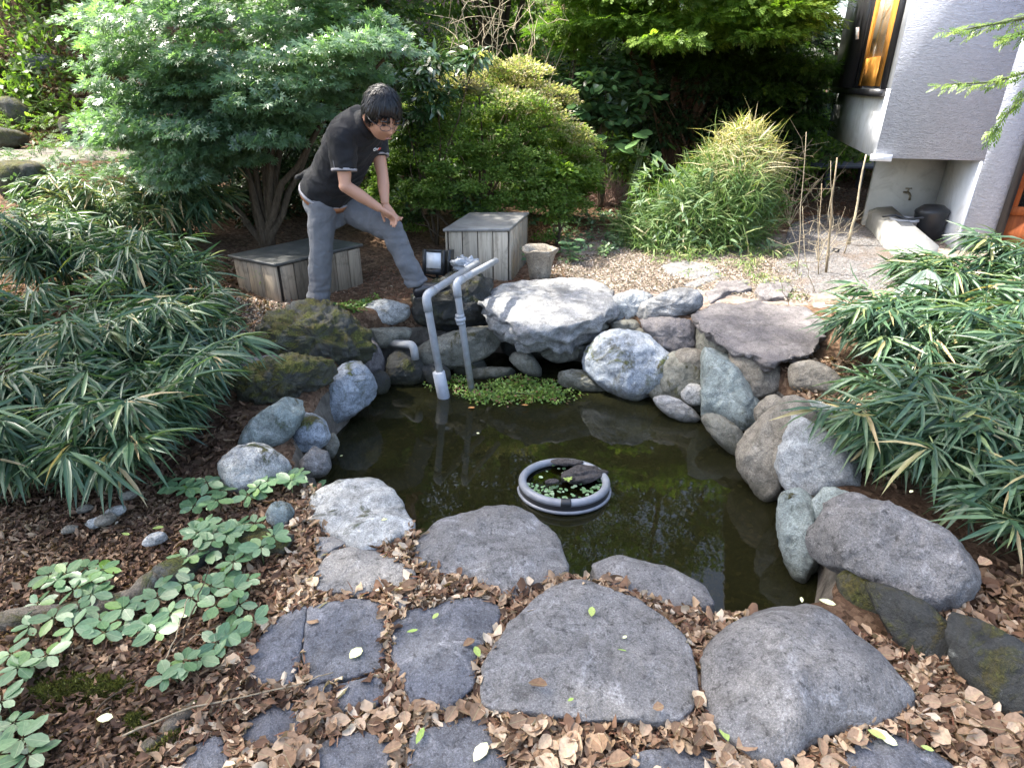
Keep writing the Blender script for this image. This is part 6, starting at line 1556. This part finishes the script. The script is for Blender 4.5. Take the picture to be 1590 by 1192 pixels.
# tree beside the house whose twigs hang into view
tb = np.array([aty(1800, 300, 4.4)[0], 4.4, 0]); tb[2] = gh(tb[0], tb[1])
gt = thing("garden_tree", "tree beyond the frame whose light green twigs hang before the house wall", "tree", tb)
ft = tb + (0, 0, 2.6)
mk("trunk", *tube([tb - (0, 0, .1), tb + (.05, 0, 1.2), ft], [.07, .06, .045], 10), M['bark'], parent=gt)
for ends in ([(1700, 10), (1590, 28), (1530, 40), (1470, 52)], [(1720, 90), (1600, 110), (1540, 128), (1462, 132)], [(1720, 120), (1620, 110), (1570, 170), (1535, 215)], [(1700, 60), (1620, 55), (1590, 50), (1560, 60)]):
    path = [ft] + [aty(x, y, 4.3 - .05 * i) for i, (x, y) in enumerate(ends)]
    path = np.array(path); u = np.linspace(0, 1, 30); ss_ = np.linspace(0, 1, len(path)); sm = np.column_stack([np.interp(u, ss_, path[:, k]) for k in range(3)])
    br = mk("branch", *tube(sm, np.linspace(.02, .002, 30), 5), M['stem_green'], parent=gt)
    idx = RNG.integers(12, 30, 60); n = 60; P = sm[idx] + RNG.normal(0, .012, (n, 3)); tg = nrm(sm[np.minimum(idx + 1, 29)] - sm[idx - 1])
    D = nrm(tg + rdir(n) * .6 + np.array([0, 0, -.2]))
    V, F, tt = leaves(P, D, nrm(np.array([0, -.4, 1.0]) + rdir(n) * .3), RNG.uniform(.05, .10, n), RNG.uniform(.04, .08, n), SPRAY, np.clip(RNG.normal(.75, .2, n), 0, 1))
    tag(mk("foliage", V, F, M['bright'], parent=br, tint=tt), kind="stuff")

# ------------------------------------------------------------------ water plants
wpl = [atz(x, y, WATER_Z) for x, y in [(740, 612), (775, 602), (810, 598), (845, 606), (865, 615), (790, 618), (755, 622), (825, 620), (705, 600)]]
cl = [(p + (RNG.normal(0, .05), RNG.normal(0, .05), .015), (.10, .08, .045)) for p in wpl for _ in range(7)]
V, F, tt = clump_leaves(cl, 60, (.014, .028), RH, wr=.7, upb=.8, tint=(.25, .85), tfun=lambda P, t: np.where(RNG.random(len(P)) < .10, 1, np.clip(t, 0, .85)))
wroot = thing("water_plant", "floating mat of small bright green leaves beside the pipes", "water plant", wpl[2])
tag(mk("foliage", V, F, M['aquatic'], parent=wroot, tint=tt), kind="stuff")
mk("runner", *join([tube([p - (0, 0, .03), p + RNG.normal(0, .04, 3), wpl[(i + 1) % 9] - (0, 0, .02)], .003, 4, False) for i, p in enumerate(wpl)]), M['stem_green'], parent=wroot)
# leaves growing in the floating planter
tpl = thing("planter_plant", "small round leaved water plants growing in the floating ring planter", "water plant", tc + (0, 0, -.03))
n = 170; a = RNG.uniform(np.pi, 2.1 * np.pi, n); r = TR * .82 * RNG.random(n) ** .35
ex = RNG.random(n) < .25; a[ex] = RNG.uniform(0, 6.28, ex.sum()); P = tc + np.column_stack([r * np.cos(a), r * np.sin(a), RNG.uniform(-.028, -.012, n)])
M['round_leaf'] = leaf_obj_mat("floating_round_leaf", [(0, (.10, .20, .07)), (.6, (.20, .33, .17)), (1, (.42, .52, .36))], rough=.3, spec=.6, vein=False)
leaf_objs(tpl, unit_leaf("round_leaf", strip([.1, .5, .9], [.34, .55, .34], .0, .0), M['round_leaf']), P, np.column_stack([np.cos(a * 7), np.sin(a * 7), a * 0]), np.tile([0, 0, 1.0], (n, 1)) + RNG.normal(0, .12, (n, 3)), RNG.uniform(.010, .028, n), RNG.uniform(.010, .026, n))
q = atz(882, 744, WATER_Z + .06); n = 16; a = RNG.uniform(0, 6.28, n)
leaf_objs(tpl, unit_leaf("bright_tuft", OVAL, M['green_fallen']), np.tile(q, (n, 1)), np.column_stack([np.cos(a), np.sin(a), RNG.uniform(.1, .6, n)]), np.tile([0, 0, 1.0], (n, 1)), RNG.uniform(.015, .03, n), RNG.uniform(.01, .018, n))

# ------------------------------------------------------------------ broad leaved ground cover, plant by plant
UL = unit_leaf("cover_leaf", OVAL, M['cover_leaf'])
def cover_plant(px, py, label, group, n=None, s=1.0, lift=.05, me=None):
    g = onground(px, py + 6); g = g + (0, 0, 0)
    root = thing("ground_cover_plant", label, "plant", g, group)
    n = n or int(RNG.integers(5, 8)); a0 = RNG.uniform(0, 6.28); a = a0 + np.arange(n) * 2 * np.pi / n + RNG.normal(0, .18, n)
    lf = lift * RNG.uniform(.7, 1.5); hub = g + (RNG.normal(0, .01), RNG.normal(0, .01), lf)
    L = RNG.uniform(.044, .074, n) * s
    D = np.column_stack([np.cos(a), np.sin(a), RNG.uniform(-.12, .30, n)])
    tl = RNG.normal(0, .22, 3) + np.array([0, -.22, 1.0])
    leaf_objs(root, me or UL, np.tile(hub, (n, 1)) + D * .006, D, np.tile(tl, (n, 1)) + RNG.normal(0, .12, (n, 3)), L, L * RNG.uniform(.50, .64, n))
    mk("stem", *tube([g - (0, 0, .02), (g + hub) / 2 + RNG.normal(0, .006, 3), hub], [.003, .0025, .002], 5), M['stem_green'], parent=root)
CG = "broad leaved ground cover"
spots = {
 "ground cover sprig with rounded leaves beside the fallen log": [(65, 950), (90, 975), (130, 965), (165, 975), (195, 960), (215, 985), (60, 985), (180, 1000), (235, 975), (275, 955), (110, 1000), (150, 940), (250, 990), (205, 940)],
 "ground cover sprig on the brown litter above the fallen log": [(110, 905), (135, 890), (155, 915), (100, 920), (120, 935), (165, 890), (85, 900)],
 "ground cover sprig on the dark mossy log end": [(318, 832), (335, 845), (310, 858), (360, 860), (380, 838), (330, 870), (300, 880), (275, 905), (292, 915), (400, 840), (372, 880), (355, 905), (395, 862), (425, 855), (322, 850), (345, 862), (410, 870), (362, 842), (388, 850)],
 "ground cover sprig below the dark mossy log end": [(335, 920), (360, 935), (340, 960), (375, 950), (300, 945), (262, 925), (348, 985), (385, 920)],
 "ground cover sprig in the litter beside the slate paving": [(365, 1005), (300, 1050), (345, 1010), (320, 1035), (285, 1060), (400, 985)],
 "ground cover sprig beside the moss cushion": [(25, 1040), (60, 1045), (85, 1040), (35, 1060)],
 "ground cover sprig in the bottom corner": [(20, 1110), (35, 1140), (10, 1150), (40, 1170), (15, 1185), (55, 1190)],
 "ground cover sprig round the rounded white boulder": [(355, 775), (385, 785), (405, 775), (330, 770), (300, 780), (280, 765), (420, 770), (450, 755), (470, 745), (345, 800), (485, 735), (310, 800), (260, 760), (460, 772)],
}
ORD = 'first second third fourth fifth sixth seventh eighth ninth tenth eleventh twelfth thirteenth fourteenth fifteenth sixteenth seventeenth eighteenth nineteenth twentieth'.split()
for lab, pts in spots.items():
    for oi, (x, y) in enumerate(sorted(pts)): cover_plant(x, y, lab.replace('ground cover sprig', ORD[oi] + ' cover sprig from the picture edge,'), lab, s=1.0 if y > 880 else 1.1, lift=.05 if y > 880 else .07)
for (x, y), lab in (((800, 405), "small leafy plant between the tall box and the urn"), ((770, 420), "leafy sprout beside the pipe ends"), ((885, 400), "leafy weed on the dry ground beside the urn"), ((1205, 325), "big leaved weed at the edge of the grass mound"), ((1440, 425), "leafy weed at the foot of the concrete kerb"), ((640, 300), "leafy sapling between the man's arms and the azalea"), ((650, 325), "leafy sapling above the floodlight")):
    g = onground(x, y + 10); root = thing("leafy_weed", lab, "plant", g); n = 12; a = RNG.uniform(0, 6.28, n); hh = RNG.uniform(.06, .24, n)
    leaf_objs(root, UL, g + np.column_stack([RNG.normal(0, .02, n), RNG.normal(0, .02, n), hh]), np.column_stack([np.cos(a), np.sin(a), RNG.uniform(-.1, .4, n)]), np.tile([0, -.2, 1.0], (n, 1)), RNG.uniform(.08, .13, n), RNG.uniform(.045, .07, n))
    mk("stem", *join([tube([g - (0, 0, .02), g + (RNG.normal(0, .02), 0, .13), g + (RNG.normal(0, .03), 0, .25)], [.005, .004, .002], 5)]), M['stem_green'], parent=root)
# seedlings by the low box
for x, y, lab in ((412, 458, "seedling with needle leaves in front of the low box"), (395, 440, "yellowish seedling beside the low box")):
    g = onground(x, y); root = thing("seedling", lab, "plant", g); n = 40; a = RNG.uniform(0, 6.28, n); h_ = RNG.choice([.12, .17, .2], n)
    V, F, tt = leaves(g + np.column_stack([a * 0, a * 0, h_]), np.column_stack([np.cos(a), np.sin(a), RNG.uniform(.1, .7, n)]), np.tile([0, 0, 1.0], (n, 1)), RNG.uniform(.05, .09, n), .007, LANCE, RNG.uniform(.5, 1, n))
    tag(mk("foliage", V, F, M['bright'], parent=root, tint=tt), kind="stuff"); mk("stem", *tube([g - (0, 0, .02), g + (0, 0, .21)], .004, 5), M['stem_green'], parent=root)

# ------------------------------------------------------------------ fallen log, moss, twigs
def log(label, px, r, mat, cat="log"):
    P = np.array([onground(*p) for p in px]); P[:, 2] += r * .55
    u = np.linspace(0, 1, 26); s = np.linspace(0, 1, len(P)); Q = np.column_stack([np.interp(u, s, P[:, k]) for k in range(3)])
    v, f = tube(Q, r * (1 + .15 * np.sin(u * 17)), 18)
    v += .35 * r * fbm(np.column_stack([v[:, 0] * 8, v[:, 1] * 8, v[:, 2] * 30]), 4, 5)[:, None] * nrm(v - Q[np.argmin(np.linalg.norm(v[:, None] - Q[None], axis=2), axis=1)])
    tag(mk("fallen_log", v, f, M[mat]), label, cat)
M['log'] = stone_mat("mossy_log_bark", (.07, .055, .04), (.19, .16, .12), lichen=.2, lichen_col=(.38, .4, .35), grain=.5, moss=.35, moss_col=(.09, .10, .025))
log("rotting mossy log lying across the bank under the ground cover", [(-40, 985), (60, 965), (150, 955), (215, 930), (265, 895)], .038, 'log')
log("dark mossy log end resting under the leafy ground cover", [(255, 915), (310, 872), (370, 848), (450, 858)], .052, 'stone_moss')
log("short broken piece of mossy wood beside the slate paving", [(225, 1170), (270, 1135), (310, 1100)], .02, 'log', "wood")
def moss_patch(label, poly, n, hgt=.03):
    poly = np.array(poly, float); lo, hi = poly.min(0), poly.max(0); Q = RNG.uniform(lo, hi, (n * 3, 2)); Q = Q[in_poly(Q[:, 0], Q[:, 1], poly)][:n]
    P = np.array([atz(x, y, .02) for x, y in Q]); sdp = sd_poly(Q[:, 0], Q[:, 1], poly)
    P[:, 2] = ground_h(P[:, 0], P[:, 1]) + hgt * ss(0, 22, -sdp) * RNG.uniform(.6, 1.0, len(P)) + .012 * pn(P * 30, 2)
    m = len(P); D = nrm(rdir(m) * .8 + np.array([0, -.1, .7]))
    V, F, tt = leaves(P, D, rdir(m), RNG.uniform(.008, .018, m), RNG.uniform(.003, .006, m), RH, np.clip(RNG.normal(.5, .2, m) + .35 * pn(P * 9, 7), 0, 1))
    tag(mk("moss_patch", V, F, M['moss'], tint=tt), label, "moss", kind="stuff")
moss_patch("thick cushion of olive moss on the bank below the log", [(20, 1070), (60, 1045), (130, 1030), (200, 1040), (215, 1075), (170, 1090), (90, 1095), (40, 1090)], 9000)
moss_patch("small bright moss cushion in the litter", [(185, 1110), (215, 1095), (242, 1110), (238, 1135), (205, 1148), (185, 1135)], 2600)
moss_patch("pale moss tuft below the fallen log", [(45, 1020), (75, 1005), (112, 1015), (105, 1035), (60, 1042)], 2000)
moss_patch("dab of moss on the joint of the dark blue stones", [(450, 1015), (470, 998), (476, 1012), (470, 1032), (448, 1032)], 900, .05)
moss_patch("tuft of moss between the low rounded stone and the largest stone", [(893, 882), (905, 876), (925, 885), (918, 895), (900, 893)], 700, .06)
moss_patch("bit of moss in the joint near the bottom edge", [(555, 1108), (572, 1100), (582, 1110), (570, 1122)], 400, .03)
moss_patch("mossy fringe on the broken wood near the corner", [(205, 1165), (240, 1145), (300, 1110), (330, 1100), (300, 1140), (230, 1180)], 1600, .05)
for i, (px, r, lab) in enumerate([([(195, 1165), (290, 1120), (440, 1085), (520, 1060)], .0035, "long thin twig lying across the leaves and slate"), ([(278, 1018), (310, 960), (335, 905)], .004, "brown twig leaning against the ground cover"), ([(255, 1060), (285, 1000), (300, 960)], .003, "thin twig standing in the litter below the mossy stone"), ([(1430, 915), (1460, 950), (1530, 990), (1590, 1030)], .003, "thin brown stem arching over the wet black rock"), ([(1105, 945), (1125, 925), (1140, 905)], .004, "mossy twig sticking up at the water beside the humped stone"), ([(150, 1120), (210, 1080), (250, 1060)], .003, "thin twig in the litter beside the moss cushion"), ([(300, 1010), (330, 1000), (390, 1010)], .0025, "fine pale twig under the ground cover")]):
    P = np.array([onground(*p) for p in px]); P[:, 2] += .045 + (np.linspace(0, .05, len(P)) if 0 < i < 3 else 0)
    u = np.linspace(0, 1, 12); s = np.linspace(0, 1, len(P)); Q = np.column_stack([np.interp(u, s, P[:, k]) for k in range(3)]) + RNG.normal(0, .004, (12, 3))
    tag(mk("twig", *tube(Q, np.linspace(r, r * .5, 12), 5), M['dry_stalk' if i % 2 == 0 else 'bark']), lab, "twig")

# ------------------------------------------------------------------ leaf litter
def stone_mask(X, Y, shrink=.9):
    m = np.zeros(X.shape, bool)
    for p in STONE_POLYS:
        c = p.mean(0); q = c + (p - c) * shrink
        lo, hi = q.min(0), q.max(0); bb = (X > lo[0]) & (X < hi[0]) & (Y > lo[1]) & (Y < hi[1])
        if bb.any(): m[bb] |= in_poly(X[bb], Y[bb], q)
    return m
def litter(name, label, poly_px, n, L, tmpl, mat, wr=(.45, .7), lift=(.0, .025), flat=.35, tint=(.5, .22), shrink=.94, zref=0.0, edge_tail=0.0):
    Pp = np.array([onground(x, y)[:2] for x, y in poly_px]); lo, hi = Pp.min(0), Pp.max(0)
    Q = RNG.uniform(lo, hi, (int(n * 2.6), 2)); Q = Q[in_poly(Q[:, 0], Q[:, 1], Pp)]
    Q = Q[~stone_mask(Q[:, 0], Q[:, 1], shrink)]; Q = Q[sd_poly(Q[:, 0], Q[:, 1], POND) > .03][:n]; m = len(Q)
    z = ground_h(Q[:, 0], Q[:, 1]) + RNG.uniform(lift[0], lift[1], m); P = np.column_stack([Q, z])
    a = RNG.uniform(0, 6.28, m); D = np.column_stack([np.cos(a), np.sin(a), RNG.normal(0, flat * .6, m)])
    N = nrm(np.array([0, 0, 1.0]) + RNG.normal(0, flat, (m, 3))); Ls = RNG.uniform(L[0], L[1], m)
    tv = np.clip(RNG.normal(tint[0], tint[1], m) + .15 * pn(P * 3, 5), 0, 1); Wv = Ls * RNG.uniform(wr[0], wr[1], m)
    if tmpl is DRY:                       # crumpled, folded and torn leaves mixed
        k = RNG.integers(0, 3, m); V, F, tt = jl([leaves(P[k == i], D[k == i], N[k == i], Ls[k == i], Wv[k == i], t3, tv[k == i]) for i, t3 in enumerate((DRY, DRY_B, DRY_C))])
        V = V + RNG.normal(0, .0022, V.shape)
    else: V, F, tt = leaves(P, D, N, Ls, Wv, tmpl, tv)
    return tag(mk(name, V, F, M[mat], tint=tt), label, "leaf litter", kind="stuff")
front = [(240, 1250), (300, 1090), (430, 960), (440, 850), (480, 760), (900, 860), (1120, 960), (1330, 985), (1480, 1030), (1640, 1080), (1640, 1260)]
litter("leaf_litter", "brown dead leaves filling the joints between the paving stones", front, 13000, (.014, .056), DRY, 'litter', lift=(0, .038), flat=.5, tint=(.58, .3), shrink=.97)
litter("needle_litter", "fine brown needles and shreds among the leaves between the stones", front, 7000, (.02, .06), BLADE, 'needles', (.06, .16), (.01, .04), .4, (.5, .22), shrink=.985)
litter("leaf_litter", "brown shreds and chips on the shaded soil under the ground cover", [(-60, 1250), (-60, 760), (150, 740), (420, 740), (480, 800), (440, 950), (300, 1100), (240, 1250)], 13000, (.018, .050), DRY, 'litter', (.22, .55), (0, .025), .5, (.36, .2))
litter("leaf_litter", "brown litter under the bamboo thicket", [(-60, 770), (-60, 430), (120, 380), (350, 400), (420, 480), (380, 700), (300, 780)], 6000, (.03, .07), DRY, 'litter', (.2, .5), (0, .02), .45, (.3, .2))
litter("leaf_litter", "dark damp leaves below the bamboo by the wet rocks", [(1480, 900), (1640, 880), (1660, 1110), (1500, 1060), (1440, 990)], 900, (.035, .065), DRY, 'litter', (.5, .8), (0, .04), .5, (.4, .22))
litter("needle_litter", "reddish dry needles on the ground behind the man", [(330, 500), (400, 470), (560, 420), (700, 400), (900, 290), (1000, 300), (960, 380), (860, 400), (830, 440), (600, 470), (520, 490)], 11000, (.02, .05), BLADE, 'needles', (.10, .28), (0, .02), .4, (.45, .22))
litter("needle_litter", "pale dry litter on the open ground behind the pond wall", [(830, 440), (870, 405), (980, 385), (1080, 400), (1230, 400), (1260, 470), (1080, 450), (950, 460)], 9000, (.015, .035), DRY, 'needles_pale', (.2, .5), (0, .015), .4, (.5, .25))
litter("needle_litter", "pale dry litter beside the low wooden box", [(310, 500), (380, 460), (450, 478), (420, 500), (395, 540), (330, 530)], 2600, (.015, .04), DRY, 'needles_pale', (.15, .4), (0, .015), .4, (.42, .25))
litter("leaf_litter", "dry leaves on the bank by the flat greenish stone", [(1210, 560), (1300, 560), (1420, 660), (1380, 760), (1300, 700), (1250, 640)], 1500, (.03, .06), DRY, 'litter', (.3, .6), (0, .02), .4, (.6, .22))
litter("leaf_litter", "dead leaves on the slope behind the path", [(-60, 230), (-60, 110), (60, 80), (200, 120), (230, 225)], 5000, (.05, .10), DRY, 'litter', (.4, .7), (0, .05), .5, (.4, .2))
litter("leaf_litter", "rubbish of leaves and stems beyond the gravel", [(1180, 330), (1230, 250), (1340, 240), (1350, 340), (1240, 350)], 3000, (.03, .08), BLADE, 'needles', (.1, .25), (0, .05), .5, (.4, .22))
# sunken leaves on the pond floor and specks afloat
X = RNG.uniform(POND[:, 0].min(), POND[:, 0].max(), 1500); Yy = RNG.uniform(POND[:, 1].min(), POND[:, 1].max(), 1500); k = sd_poly(X, Yy, POND) < -.06; X, Yy = X[k], Yy[k]; m = len(X)
P = np.column_stack([X, Yy, np.maximum(ground_h(X, Yy) + .015, WATER_Z - .42 + .25 * RNG.random(m) * ss(2.9, 2.2, Yy))]); a = RNG.uniform(0, 6.28, m)
tag(mk("sunken_leaves", *leaves(P, np.column_stack([np.cos(a), np.sin(a), a * 0]), nrm(np.array([0, 0, 1.0]) + RNG.normal(0, .25, (m, 3))), RNG.uniform(.03, .07, m), RNG.uniform(.018, .04, m), OVAL, 0)[:2], M['needles_pale'], tint=np.repeat(RNG.uniform(0, .7, m), len(OVAL[0]))), "dead leaves lying on the pond floor under the water", "leaf litter", kind="stuff")

# single leaves that can be picked out
UD = {k: unit_leaf("fallen_" + k, DRY if k == 'brown_leaf' else OVAL, M[k]) for k in ('brown_leaf', 'green_fallen', 'yellow_fallen', 'orange_fallen')}
def fallen(px, py, z, L, mat, label, ang=0, wr=.55, group=None, tl=(0, 0)):
    p = atz(px, py, z); me = UD[mat]; a = R_(ang)
    D = nrm(np.array([math.cos(a), math.sin(a), .04])); N = nrm(np.array([tl[0], tl[1], 1.0])); S = nrm(np.cross(N, D)); N2 = np.cross(D, S)
    o = bpy.data.objects.new("fallen_leaf", me); COL.objects.link(o); p = p - D * L / 2
    o.matrix_basis = Matrix(((D[0] * L, S[0] * L * wr, N2[0] * L, p[0]), (D[1] * L, S[1] * L * wr, N2[1] * L, p[1]), (D[2] * L, S[2] * L * wr, N2[2] * L, p[2]), (0, 0, 0, 1)))
    return tag(o, label, "leaf", group)
FL = "single fallen leaves on the stones"
for a in ((552, 1012, .05, .055, 'yellow_fallen', "pale yellow oval leaf on the squarish dark blue stone", 60, .75),
          (919, 948, .075, .052, 'green_fallen', "light green leaf near the middle of the largest stone", 80, .5),
          (835, 1062, .08, .062, 'brown_leaf', "curled brown leaf on the largest paving stone", -15, .55),
          (640, 978, .055, .04, 'green_fallen', "narrow green leaf on the four sided slate stone", 20, .35),
          (676, 955, .055, .035, 'green_fallen', "short green leaf at the top of the four sided slate stone", 60, .5),
          (741, 1010, .05, .052, 'green_fallen', "torn green leaf on the edge of the four sided slate stone", 110, .45),
          (728, 998, .05, .045, 'brown_leaf', "pale brown leaf beside the torn green leaf", 30, .7),
          (652, 1140, .045, .058, 'green_fallen', "pointed green leaf on the slate stone at the bottom edge", 75, .35),
          (746, 1165, .045, .07, 'yellow_fallen', "torn pale green leaf on the slate stone at the bottom edge", 60, .55),
          (800, 1118, .04, .05, 'green_fallen', "green leaf on the litter below the largest stone", 50, .4),
          (1125, 1135, .05, .06, 'green_fallen', "upright light green leaf below the humped stone", 95, .45),
          (1165, 1122, .055, .062, 'green_fallen', "broad green leaf at the foot of the humped stone", -25, .5),
          (1378, 1145, .045, .055, 'yellow_fallen', "pale folded leaf on the dark stone in the leaves", -40, .6),
          (1362, 1138, .05, .05, 'green_fallen', "green leaf beside the pale folded leaf", -30, .5),
          (1440, 1160, .04, .035, 'green_fallen', "small green leaf below the dark stone's edge", -20, .5),
          (1285, 933, .145, .055, 'yellow_fallen', "pale twin leaf on top of the humped stone", -20, .5),
          (1245, 930, .145, .03, 'yellow_fallen', "small yellow leaf on the far side of the humped stone", 70, .4),
          (162, 1113, .05, .045, 'yellow_fallen', "bright pale yellow leaf on the litter by the moss", 10, .7),
          (195, 828, .06, .035, 'green_fallen', "small yellowish leaf on the dark soil below the bamboo", -10, .5),
          (245, 818, .06, .045, 'green_fallen', "pale green leaf on the soil beside the mossy stone", 20, .5),
          (970, 988, .07, .02, 'yellow_fallen', "tiny pale leaf scrap on the largest stone", 40, .6),
          (966, 1008, .07, .03, 'green_fallen', "thin green scrap on the largest stone", -10, .2),
          (886, 1085, .07, .022, 'green_fallen', "little green scrap near the front of the largest stone", 30, .5),
          (1022, 1098, .075, .035, 'brown_leaf', "round tan leaf at the front edge of the largest stone", 10, .9),
          (1085, 1090, .06, .045, 'brown_leaf', "brown leaf in the gap before the humped stone", 60, .7),
          (1490, 965, .10, .085, 'brown_leaf', "large light brown leaf over the wet black rock", -15, .6),
          (1525, 985, .10, .075, 'orange_fallen', "orange leaf hanging over the wet black rock", -30, .5),
          (1528, 873, .25, .05, 'brown_leaf', "round pinkish dry leaf caught in the bamboo above the wet rock", 20, .9),
          (1525, 668, .45, .09, 'brown_leaf', "broad dry curled leaf caught in the bamboo", 5, .7),
          (1520, 1055, .06, .06, 'orange_fallen', "round orange brown leaf at the end of the humped stone", 15, .9),
          (1560, 1160, .05, .075, 'brown_leaf', "pale broad leaf in the corner litter", -5, .8),
          (318, 1092, .05, .06, 'brown_leaf', "upright tan leaf below the ground cover", 70, .8),
          (1160, 1155, .05, .07, 'brown_leaf', "broad brown leaf under the green leaf by the humped stone", 15, .85),
          (597, 805, .07, .03, 'yellow_fallen', "pale chip of leaf on the lichen stone", 40, .6),
          (1415, 762, .3, .03, 'yellow_fallen', "small yellow leaf in the bamboo over the grey rock", 40, .4),
          (732, 632, WATER_Z + .012, .05, 'orange_fallen', "red brown leaf floating beside the pipe's foot", 20, .6),
          (815, 628, WATER_Z + .03, .05, 'orange_fallen', "brown leaf lying on the water plants", 5, .4),
          (742, 672, WATER_Z + .006, .022, 'yellow_fallen', "yellow leaf scrap floating on the dark water", 0, .8),
          (530, 707, WATER_Z + .006, .02, 'yellow_fallen', "tiny yellow leaf floating by the small dark stone", 40, .6),
          (900, 788, WATER_Z + .006, .03, 'yellow_fallen', "yellowish scrap floating below the ring planter", 10, .4),
          (868, 791, WATER_Z + .006, .03, 'orange_fallen', "brown scrap floating against the ring planter", 0, .5)):
    fallen(*a, group=FL)
DL = "large dry leaves on top of the litter"
k = 0
while k < 170:
    x, y = RNG.uniform(400, 1620), RNG.uniform(900, 1195)
    p = atz(x, y, .03)
    if stone_mask(np.array([p[0]]), np.array([p[1]]), 1.0)[0] or sd_poly(np.array([p[0]]), np.array([p[1]]), POND)[0] < .12: continue
    if not (y > 1085 + (x < 1100) * 20 or RNG.random() < .12): continue
    fallen(x, y, gh(p[0], p[1]) + RNG.uniform(.03, .05), RNG.uniform(.042, .07), 'brown_leaf', "curled dry brown leaf lying loose on the litter between the stones", RNG.uniform(0, 360), RNG.uniform(.55, .85), DL, (RNG.normal(0, .35), RNG.normal(0, .35) - .2)); k += 1
